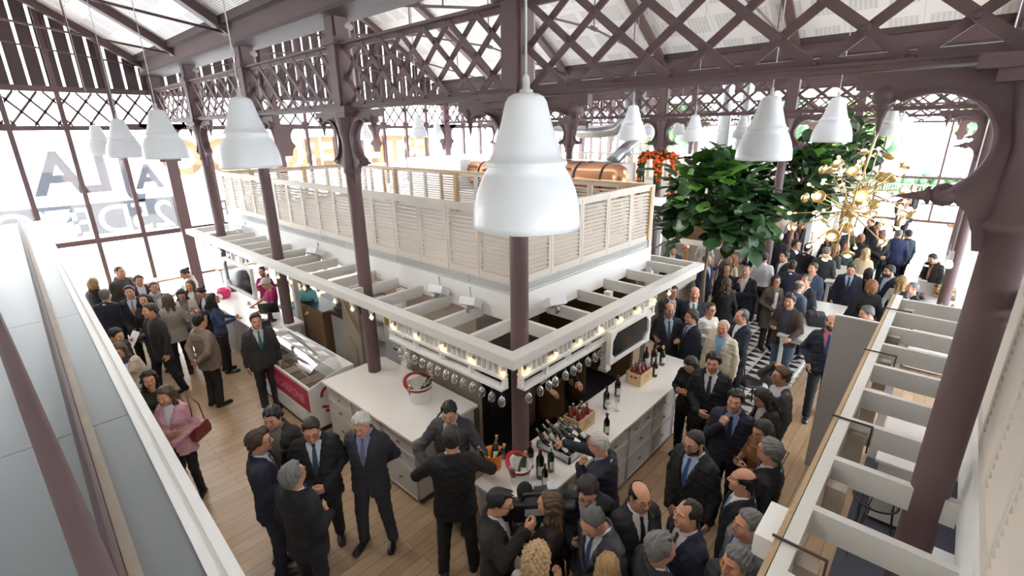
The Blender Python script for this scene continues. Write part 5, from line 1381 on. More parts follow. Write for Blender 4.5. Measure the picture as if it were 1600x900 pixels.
def mesh_np(name,v,f,mi,smooth=True):
    me=bpy.data.meshes.new(name); nv,nf=len(v),len(f)
    me.vertices.add(nv); me.vertices.foreach_set('co',np.asarray(v,F32).ravel())
    if isinstance(f,np.ndarray):
        me.loops.add(nf*4); me.loops.foreach_set('vertex_index',f.astype(np.int32).ravel())
        me.polygons.add(nf); me.polygons.foreach_set('loop_start',np.arange(0,nf*4,4,dtype=np.int32)); me.polygons.foreach_set('loop_total',np.full(nf,4,np.int32))
    me.update(calc_edges=True); me.validate()
    if mi is not None: me.polygons.foreach_set('material_index',np.asarray(mi,np.int32))
    me.polygons.foreach_set('use_smooth',np.full(len(me.polygons),smooth)); return me
# ---- hands: wrist at the origin, fingers along +y, palm facing -z, thumb towards -x
def hand_fn(pose):
    curl={'relax':(.25,.45,.35),'grip':(.75,1.1,.7),'open':(.05,.1,.1),'fist':(1.2,1.5,1.0)}[pose]
    segs=[]
    for i,(x,l) in enumerate(((-.031,.070),(-.010,.079),(.011,.074),(.031,.058))):
        p=np.array((x,.088-.006*abs(i-1.3),.0)); a=0; sp=(x*1.2 if pose=='open' else x*.25)
        for j,fr in enumerate((.46,.30,.24)):
            a+=curl[j]*(1+.08*i); q=p+np.array((sp*.25,C_(a),-S_(a)))*l*fr; r=.0098-.0012*j-(.001 if i==3 else 0); segs.append((p,q,r,r-.0008)); p=q
    th=[(-.028,.018,-.006),(-.055,.052,-.018),(-.058 if pose!='open' else -.085,.086,-.026 if pose!='open' else -.02)]
    if pose in('grip','fist'): th=[(-.028,.018,-.006),(-.050,.050,-.030),(-.030,.078,-.050)]
    def fn(X,Y,Z):
        q=np.maximum(np.abs(X)-.030,0); y2=np.maximum(np.abs(Y-.048)-.034,0); z2=np.maximum(np.abs(Z)-.004,0)
        d=np.sqrt(q*q+y2*y2+z2*z2)-.0115
        d=smin(d,cap_(X,Y,Z,(0,-.03,0),(0,.02,0),.026,.024),.02)
        d=smin(d,ell_(X,Y,Z,(-.026,.028,-.01),(.018,.028,.014)),.012)
        for a,b,r1,r2 in segs: d=smin(d,cap_(X,Y,Z,a,b,r1,r2),.004)
        d=smin(d,cap_(X,Y,Z,th[0],th[1],.0135,.0115),.008); d=smin(d,cap_(X,Y,Z,th[1],th[2],.0112,.0088),.004); return d
    return fn
_hands={}
def get_hand(pose,res):
    k=(pose,res)
    if k not in _hands: _hands[k]=sdf_mesh(hand_fn(pose),(-.11,-.05,-.11),(.07,.19,.035),res)
    return _hands[k]
# ---- poses (right side, metres for a 1.75 m figure facing +y): elbow, wrist, finger direction, palm normal, hand shape
ARMS={'down':((.235,-.035,1.14),(.245,.03,.895),(.0,.12,-1),(-1,.1,0),'relax'),
'front':((.245,-.03,1.15),(.085,.235,1.03),(-.9,.25,-.2),(0,-1,.2),'relax'),
'low':((.245,-.02,1.14),(.09,.20,.93),(-.75,.2,-.6),(0,-1,0),'relax'),
'hold':((.235,.0,1.15),(.12,.27,1.17),(-.45,.75,.25),(-.5,-.2,.85),'grip'),
'phone':((.225,.02,1.15),(.075,.28,1.20),(-.45,.55,.55),(-.2,-.75,.6),'grip'),
'chin':((.225,.10,1.16),(.085,.195,1.385),(-.35,-.25,.9),(-.4,-.85,-.1),'fist'),
'cheek':((.24,.10,1.18),(.14,.13,1.44),(-.25,-.3,.9),(-.8,-.2,.2),'relax'),
'behind':((.255,-.13,1.15),(.075,-.205,.98),(-.85,-.05,-.35),(0,-1,0),'relax'),
'cross':((.245,.06,1.15),(-.06,.215,1.165),(-.95,.02,.12),(0,-.9,.2),'relax'),
'pocket':((.285,-.07,1.155),(.20,.06,.955),(-.1,.25,-1),(-1,0,0),'relax'),
'hip':((.37,-.10,1.18),(.20,.04,1.06),(-.9,.3,-.25),(0,-.3,-1),'relax'),
'reach':((.235,.25,1.36),(.185,.50,1.40),(-.1,1,-.15),(0,-.2,-1),'grip'),
'counter':((.28,.10,1.17),(.235,.33,1.09),(-.2,.95,-.2),(0,-.1,-1),'relax'),
'lean':((.36,.12,1.16),(.20,.33,1.07),(-.85,.4,-.1),(0,-.1,-1),'relax'),
'wave':((.27,.16,1.20),(.26,.26,1.45),(0,.15,1),(0,1,0),'open'),
'talk':((.245,.05,1.16),(.235,.30,1.20),(.05,.8,.5),(-.5,-.1,.85),'open'),
'head':((.33,.10,1.50),(.14,.03,1.74),(-.9,-.3,.1),(0,0,-1),'relax'),
'shoot':((.25,.12,1.22),(.10,.27,1.46),(-.4,.7,.5),(-.6,-.2,.3),'grip')}
LEGS={'stand':(((.095,.02),.12),((-.095,-.01),-.12)),'apart':(((.16,.03),.2),((-.16,-.02),-.2)),'step':(((.10,.17),.05),((-.10,-.15),-.15)),'close':(((.07,.01),.1),((-.07,.0),-.1))}
def mir(p): return (-p[0],p[1],p[2])
TZ=[.40,.62,.76,.85,.95,1.05,1.15,1.25,1.35,1.42,1.47,1.53]
PROF={'m':([.215,.21,.203,.20,.193,.183,.186,.196,.203,.188,.118,.072],[.15,.142,.136,.135,.128,.122,.124,.130,.126,.108,.084,.070]),
'f':([.22,.205,.198,.195,.180,.150,.152,.170,.172,.155,.095,.058],[.15,.14,.138,.136,.122,.105,.110,.128,.118,.096,.072,.058])}
def torso_fn(sex,b,belly,off=0):
    rx,ry=PROF[sex]; rx=np.array(rx)*b+off; ry=np.array(ry)*(1+(b-1)*1.2)+off; cy=np.array([0,0,0,0,0,.004,.0,-.004,-.014,-.02,-.022,-.025])
    if belly: 
        w=np.array([0,0,.3,.55,.9,1,.8,.4,.1,0,0,0])*belly; ry=ry+w*.5; cy=cy+w*.5
    def fn(X,Y,Z):
        a=np.interp(Z,TZ,rx).astype(F32); c=np.interp(Z,TZ,ry).astype(F32); y0=np.interp(Z,TZ,cy).astype(F32)
        d=(np.sqrt((X/a)**2+((Y-y0)/c)**2)-1)*np.minimum(a,c)
        if sex=='f': d=smin(d,ell_(np.abs(X),Y,Z,(.075,.082,1.275),(.062+off*.5,.055+off,.062)),.04)
        return d
    def front(z,x):
        a=np.interp(z,TZ,rx); c=np.interp(z,TZ,ry); y0=np.interp(z,TZ,cy); y=y0+c*math.sqrt(max(.02,1-(x/a)**2))
        return y
    return fn,front
def sh(sex,b): return (.165*b if sex=='m' else .142*b, -.018, 1.405)
_gar={}
def garment(kind,sex,b,belly,aR,aL,res,hem=None,neck='v',sleeve=1.0):
    """upper garment mesh: jacket, coat, top"""
    key=(kind,sex,b,belly,aR,aL,res,hem,neck,sleeve)
    if key in _gar: return _gar[key]
    off={'jacket':.012,'coat':.020,'top':.0,'apron':.004}[kind]; tf,_=torso_fn(sex,b,belly,off)
    hem=hem if hem else {'jacket':.77,'coat':.55,'top':.90}[kind]
    k=1.0 if sex=='m' else .84
    r0,r1,r2=[(r+off*.6)*k for r in (.066,.050,.040)]
    S=sh(sex,b); arms=[]
    for nm,m in ((aR,1),(aL,-1)):
        e,w=ARMS[nm][0],ARMS[nm][1]; q=lambda p:(p[0]*m*(b if p[0]>.15 else 1),p[1],p[2])
        arms.append(((S[0]*m,S[1],S[2]),q(e),q(w)))
    def fn(X,Y,Z):
        d=tf(X,Y,Z); d=smax(d,hem-Z,.01); d=smax(d,Z-1.50+.45*Y,.012)
        nk=.052 if sex=='f' else .060; d=smax(d,-(np.sqrt(X*X+(Y+.028)**2)-nk-.10*np.clip(Z-1.46,0,1)*0),.006) if True else d
        if neck=='v':
            wv=np.interp(Z,[1.13,1.20,1.46],[0,.022,.078]).astype(F32); A=np.abs(X)
            lap=((A>wv)&(A<wv+np.interp(Z,[1.12,1.30,1.40,1.47],[.01,.058,.05,.02]))&(Y>.02)&(Z>1.12)); d=d-np.where(lap,.009,0).astype(F32)
            d=smax(d,-np.maximum(np.maximum(A-wv,.03-Y),1.12-Z),.004)
            d=smax(d,-np.maximum(np.maximum(A-np.clip((.90-Z)*.4,0,.1),.03-Y),Z-.90),.004)
        elif neck=='round': d=smax(d,Z-1.44+.9*np.clip(Y-.02,0,1)-.05*(Y<0),.01)
        elif neck=='open':
            A=np.abs(X); wv=np.interp(Z,[.6,1.0,1.2,1.46],[.03,.05,.06,.075]).astype(F32); d=smax(d,-np.maximum(A-wv,.03-Y),.004)
        for s,e,w in arms:
            a=cap_(X,Y,Z,s,e,r0,r1)
            if sleeve>=1: a=smin(a,cap_(X,Y,Z,e,w,r1,r2),.02)
            else:
                ee=np.array(s)+(np.array(e)-np.array(s))*sleeve*1.0; a=cap_(X,Y,Z,s,ee,r0*1.02,r0*.92)
            d=smin(d,a,.035)
        d=d+.0035*np.sin(Z*55+X*20)*np.sin(X*38+Y*31)+.002*np.sin(Z*90-Y*60)
        return d
    P=np.array([p for a in arms for p in a]); lo=np.minimum(P.min(0)-.1,(-.27*b,-.19,hem-.04)); hi=np.maximum(P.max(0)+.1,(.27*b,.22+belly,1.58))
    v,f=sdf_mesh(fn,lo,hi,res); _gar[key]=mesh_np(kind,v,f,None); return _gar[key]
def trousers(sex,b,stance,res,slim=False,skirt=False):
    key=('tr',sex,b,stance,res,slim,skirt)
    if key in _gar: return _gar[key]
    L=LEGS[stance]; tf,_=torso_fn(sex,b,0,-.016); s=.82 if slim else 1
    def fn(X,Y,Z):
        d=smax(tf(X,Y,Z),np.maximum(.80-Z,Z-1.06),.02)
        for (fx,fy),_ in L:
            sg=1 if fx>0 else -1; hp=(.088*sg*b,0,.90); kn=(.088*sg*b*.45+fx*.58,fy*.5+.015,.50); an=(fx,fy-.03,.07)
            g=smin(cap_(X,Y,Z,hp,kn,.100*(b if sex=='m' else 1.0)*(.95 if slim else 1),.072*s),cap_(X,Y,Z,kn,an,.072*s,.060*s),.02)
            d=smin(d,g,.02)
        d=smax(d,.045-Z,.006)
        return d+.003*np.sin(Z*48+X*30)*np.sin(Y*44)
    v,f=sdf_mesh(fn,(-.33,-.28,.02),(.33,.32,1.09),res); _gar[key]=mesh_np('trousers',v,f,None); return _gar[key]
def shoe_mesh():
    if 'shoe' in _gar: return _gar['shoe']
    def fn(X,Y,Z):
        d=cap_(X,Y,Z,(0,-.055,.036),(.006,.155,.026),.040,.036); d=smin(d,cap_(X,Y,Z,(0,-.045,.05),(0,-.03,.105),.040,.036),.03); d=smin(d,ell_(X,Y,Z,(.004,.10,.02),(.048,.085,.04)),.02); return smax(d,-Z,.004)
    v,f=sdf_mesh(fn,(-.08,-.12,-.01),(.08,.22,.12),.009); _gar['shoe']=mesh_np('shoe',v,f,None); return _gar['shoe']
_cloth={}
def cloth(c,rough=.85,name='cloth'):
    k=(c,rough,name)
    if k not in _cloth: _cloth[k]=mat('%s_fabric'%name,c if isinstance(c[0],float) else hexc(*c),rough,noise=.14,nscale=30,bump=.25,bscale=220)
    return _cloth[k]
SK={'a':mat('skin_a',hexc(212,164,138),.5,noise=.06,nscale=30),'b':mat('skin_b',hexc(196,144,116),.5,noise=.06,nscale=30),'c':mat('skin_c',hexc(182,128,100),.5,noise=.06,nscale=30)}
LIP=mat('lips',hexc(172,108,94),.45); EYE=mat('eye_white',hexc(186,170,158),.25); IRIS=mat('iris',(.02,.014,.01),.15)
HC={'black':(.008,.007,.007),'dark':(.016,.011,.008),'brown':(.045,.025,.014),'chestnut':(.085,.045,.022),'blonde':(.42,.28,.14),'gold':(.30,.18,.07),'red':(.22,.09,.03),'grey':(.16,.155,.15),'white':(.50,.48,.45),'salt':(.09,.088,.085)}
HM={k:mat('hair_'+k,v,.55,noise=.35,nscale=40,bump=.5,bscale=160) for k,v in HC.items()}
BEARD={k:mat('beard_'+k,tuple(.55*a+.45*b for a,b in zip(v,hexc(182,128,100)[:3])) if k not in('dark','black') else (.06,.04,.03),.7) for k,v in HC.items()}
def ob(name,me,m,parent,loc=None,label=None):
    o=bpy.data.objects.new(name,me); COL.objects.link(o); o.parent=parent
    if not me.materials: me.materials.append(None)
    ms=m if isinstance(m,(list,tuple)) else [m]
    while len(me.materials)<len(ms): me.materials.append(None)
    for i,q in enumerate(ms): o.material_slots[i].link='OBJECT'; o.material_slots[i].material=q
    if loc is not None: o.location=loc
    if label: o['label']=label
    return o
def rotz(a): return np.array([[C_(a),-S_(a),0],[S_(a),C_(a),0],[0,0,1]])
def rotx(a): return np.array([[1,0,0],[0,C_(a),-S_(a)],[0,S_(a),C_(a)]])
def tube_np(pts,rs,n=10):
    m=MB(); m.tube(pts,rs,n); return np.array(m.v), [f for f in m.f]
def person(x,y,yaw,label,h=1.72,sex='m',b=1.0,belly=0.,top='suit',col=(30,30,34),bot=None,shirt=(214,216,222),tie=None,hair='short',hc='dark',R='down',L='down',stance='stand',
           hy=0,hp=0,skin='b',face=None,beard=False,glasses=False,scarf=None,near=1,lean=0,z=0,hold=None,slim=False,group=None,sleeve=1.0,hem=None,apron=None):
    t=thing('person',label,'person',(x,y,z),yaw-PI/2,group); s=h/1.75; t.scale=(s,s,s)
    if lean: t.rotation_euler=(-lean,0,yaw-PI/2); t.rotation_mode='XYZ'
    res=(.011,.014,.019)[near-1] if near<4 else .024; hres=(.0042,.0055,.008,.010)[near-1]; bot=bot or col
    kind=face or ('f' if sex=='f' else ('h' if belly>.05 else 'm'))
    Hm=rotz(-hy)@rotx(hp); hc0=np.array((0,-.020,1.49)); ho=np.array((0,.035,.15))
    Hp=hc0+Hm@ho
    # body: head and neck, core, arms, hands as one mesh
    v,f,mi,bd=get_head(kind,hres); mi=mi.copy()
    if beard: mi[bd]=5
    V=[v@Hm.T+Hp]; FF=[f]; MI=[mi]; nv=len(v)
    def addq(v2,f2):
        nonlocal nv
        V.append(v2); FF.append(np.asarray(f2)+nv); MI.append(np.zeros(len(f2),int)); nv+=len(v2)
    S=sh(sex,b); k=1.0 if sex=='m' else .84
    tb=[]
    def addtube(pts,rs):
        v2,f2=tube_np(pts,rs); f4=[q if len(q)==4 else None for q in f2]; addq(v2,[q for q in f4 if q])
    addtube([(0,-.02,.85),(0,-.01,1.1),(0,-.02,1.32),(0,-.028,1.44),(0,-.03,1.52)],[.10*k,.095*k,.10*k,.07*k,.05])
    for m in (1,-1):
        fx,fy=LEGS[stance][0 if m>0 else 1][0]; addtube([(.085*m,0,.90),(.088*m*b*.45+fx*.58,fy*.5+.012,.5),(fx,fy-.03,.09)],[.06,.045,.033])
        e,w,dr,pn,hs=ARMS[R if m>0 else L]; q=lambda p:np.array((p[0]*m*(b if p[0]>.15 else 1),p[1],p[2]))
        e,w=q(e),q(w); Sx=np.array((S[0]*m,S[1],S[2]))
        addtube([Sx,Sx*.5+e*.5,e,e*.5+w*.5,w],[.046*k,.044*k,.037*k,.036*k,.027*k])
        hv,hf=get_hand(hs,(.0042,.0055,.0075,.010)[near-1])
        yv=norm((dr[0]*m,dr[1],dr[2])); zv=-np.array((pn[0]*m,pn[1],pn[2]),float); zv=norm(zv-yv*np.dot(zv,yv)); xv=np.cross(yv,zv)
        hv=hv*np.array((1. if m>0 else -1.,1,1))*(1 if sex=='m' else .9); 
        A=np.stack([xv,yv,zv],1); hv=hv@A.T+w+yv*.02
        addq(hv, hf if m>0 else hf[:,::-1])
    VV=np.concatenate(V); FQ=np.concatenate(FF)
    me=mesh_np('body',VV,FQ,np.concatenate(MI) if len(np.concatenate(MI)) else None)
    ob('body',me,[SK[skin],LIP,EYE,IRIS,HM[hc if hc not in('blonde','white','grey') else 'chestnut'],BEARD[hc]],t)
    hm=get_hair(hair,(.0065,.008,.011,.014)[near-1]) if hair else None
    Q=Matrix(Hm.tolist()).to_quaternion()
    def athead(o): o.location=Hp; o.rotation_mode='QUATERNION'; o.rotation_quaternion=Q; return o
    if hm: athead(ob('cap' if hair=='cap' else 'hair',hm,cloth(col) if hair=='cap' and not isinstance(hc,str) else (HM[hc] if hair!='cap' else M['towel']),t))
    if glasses:
        if 'gl' not in _gar:
            g=MB()
            for sx in (-1,1):
                pts=[(sx*.033+.024*C_(2*PI*i/14),.098,.008+.018*S_(2*PI*i/14)) for i in range(15)]; g.tube(pts,.0024,5,cap=False); g.tube([(sx*.057,.097,.012),(sx*.081,.03,.012),(sx*.082,-.02,.008)],.0024,5)
            g.tube([(-.01,.099,.012),(.01,.099,.012)],.0024,5); o=g.build('glasses',M['black'],t); _gar['gl']=o.data; athead(o)
        else: athead(ob('glasses',_gar['gl'],M['black'],t))
    # clothes
    c=cloth(col,.85); tf,front=torso_fn(sex,b,belly,-.002)
    if top in('suit','blazer','coat'):
        ob('jacket' if top!='coat' else 'coat',garment('jacket' if top!='coat' else 'coat',sex,b,belly,R,L,res,hem,'v' if top!='coat' else 'open'),c,t)
    elif top in('sweater','top','shirt'):
        ob({'sweater':'sweater','top':'top','shirt':'shirt'}[top],garment('top' if top!='sweater' else 'jacket',sex,b,belly,R,L,res,hem or (.86 if top!='shirt' else .93),'round' if top!='sweater' else 'v',sleeve),c,t)
    elif top=='tee': ob('t_shirt',garment('top',sex,b,belly,R,L,res,.88,'round',.62),c,t)
    if near<=3 and top in('suit','blazer','coat','sweater','shirt') and shirt:
        key=('sf',sex,b,belly,top=='coat')
        if key not in _gar:
            g=MB(); nz,nx=14,12; vs=[]; z0=1.08 if top!='coat' else .85
            for i in range(nz+1):
                zz=z0+(1.475-z0)*i/nz; rxm=np.interp(zz,TZ,np.array(PROF[sex][0])*b)
                for j in range(nx+1): 
                    xx=(-.72+1.44*j/nx)*rxm; vs.append((xx,front(zz,xx)-.004,zz))
            g.add(vs,[(i*(nx+1)+j,i*(nx+1)+j+1,(i+1)*(nx+1)+j+1,(i+1)*(nx+1)+j) for i in range(nz) for j in range(nx)],0,True)
            nr=.060 if sex=='m' else .052
            n2=20
            # collar: band and folded points
            vs=[]
            for i in range(n2+1):
                a=PI/2+.16+(2*PI-.32)*i/n2; cx,sy=C_(a),S_(a); fr=max(0,S_(a))
                vs+=[((nr+.012)*cx,-.028+(nr+.018)*sy,1.465-.012*fr),((nr+.003)*cx,-.028+(nr+.006)*sy,1.525-.022*fr),((nr+.014)*cx,-.028+(nr+.016)*sy,1.517-.022*fr),((nr+.026)*cx,-.028+(nr+.034)*sy,1.475-.040*fr)]
            g.add(vs,[(4*i+q,4*i+4+q,4*i+5+q,4*i+1+q) for i in range(n2) for q in range(3)],0,True)
            _gar[key]=g.build('shirt',M['white'],t).data; bpy.data.objects.remove(t.children[-1])
        ob('shirt',_gar[key],cloth(shirt,.7,'shirt'),t)
    if tie and near<=3:
        key=('tie',sex,b,belly)
        if key not in _gar:
            g=MB(); vs=[]; n2=12
            for i in range(n2+1):
                zz=1.455-(1.455-1.06)*i/n2; wd=(.020 if i==0 else (.014 if i==1 else .016+.024*(i/n2)))
                yy=front(zz,0)+.003+(.010 if i==0 else 0)
                vs+=[(-wd,yy-.002,zz),(0,yy+.004,zz),(wd,yy-.002,zz)]
            g.add(vs,[(3*i+q,3*i+q+1,3*i+4+q,3*i+3+q)[::-1] for i in range(n2) for q in range(2)],0,True); g.ball((0,front(1.455,0)+.008,1.452),.018,8,6,sc=(1,.7,1.1))
            _gar[key]=g.build('tie',M['white'],t).data; bpy.data.objects.remove(t.children[-1])
        ob('tie',_gar[key],cloth(tie,.6,'tie'),t)
    if scarf:
        key=('scarf',sex)
        if key not in _gar:
            nr=.075
            def sf(X,Y,Z):
                r=np.sqrt(X*X+(Y+.02)**2); d=np.sqrt((r-nr)**2+((Z-1.46+.25*Y)*.75)**2)-.040; d=smin(d,cap_(X,Y,Z,(.04,.08,1.44),(.06,.13,1.16),.034,.03),.03); return d+.006*np.sin(Z*70+X*60)*np.sin(Y*55)
            v2,f2=sdf_mesh(sf,(-.17,-.16,1.08),(.17,.20,1.58),.011); _gar[key]=mesh_np('scarf',v2,f2,None)
        ob('scarf',_gar[key],cloth(scarf,.9,'scarf'),t)
    if apron:
        g=MB(); vs=[]; n2=10; nz=8
        for i in range(nz+1):
            zz=.45+(1.10-.45)*i/nz
            for j in range(n2+1):
                a=-.4*PI+.0+1.8*PI*j/n2; vs.append((.215*S_(a+PI*.0)*b,-.16*C_(a) if False else .165*C_(a)*b,zz))
        g.add(vs,[(i*(n2+1)+j,i*(n2+1)+j+1,(i+1)*(n2+1)+j+1,(i+1)*(n2+1)+j) for i in range(nz) for j in range(n2)],0,True); o=g.build('apron',cloth(apron),t); o.modifiers.new('Solidify','SOLIDIFY').thickness=.006
    ob('trousers',trousers(sex,b,stance,res,slim),cloth(bot,.85),t)
    if near<=3:
        for (fx,fy),a in LEGS[stance]:
            o=ob('shoe',shoe_mesh(),M['shoe'],t,(fx,fy-.015,0)); o.rotation_euler=(0,0,-a)
    # things held in the hand are things of their own
    if hold:
        what,side,lab=hold; m=1 if side=='R' else -1; e,w,dr,pn,hs=ARMS[R if m>0 else L]
        p=np.array((w[0]*m,w[1],w[2]))+norm((dr[0]*m,dr[1],dr[2]))*.085+norm((pn[0]*m,pn[1],pn[2]))*.03
        a=yaw-PI/2; wp=np.array((x,y,z))+s*(rotz(a)@(rotx(-lean)@p))
        held(what,wp,yaw,lab)
    return t
M['shoe']=mat('shoe_leather',(.012,.010,.009),.3)
def held(what,p,yaw,lab):
    if what=='phone':
        t=thing('mobile_phone',lab,'phone',tuple(p),yaw-PI/2); mb=MB(); R=rotx(.9); mb.box((0,0,0),(.07,.14,.009),R=R); mb.build('phone_body',M['black'],t); mb=MB(); mb.box(tuple(R@np.array((0,0,.005))),(.062,.125,.001),R=R); mb.build('phone_screen',mat('phone_screen',(.2,.22,.25),.2),t)
    elif what=='wine': put_glass((p[0],p[1],p[2]-.09),lab,None,True)
    elif what=='paper':
        t=tag(MB().box((0,0,0),(.21,.006,.29),R=rotx(.6)).build('paper_sheet',M['towel'],None,tuple(p),yaw-PI/2),lab,'paper')
    elif what=='folder':
        t=tag(MB().box((0,0,0),(.24,.012,.32),R=rotx(.25)).build('folder',mat('cream_card',hexc(224,214,176),.7),None,tuple(p),yaw-PI/2),lab,'folder')
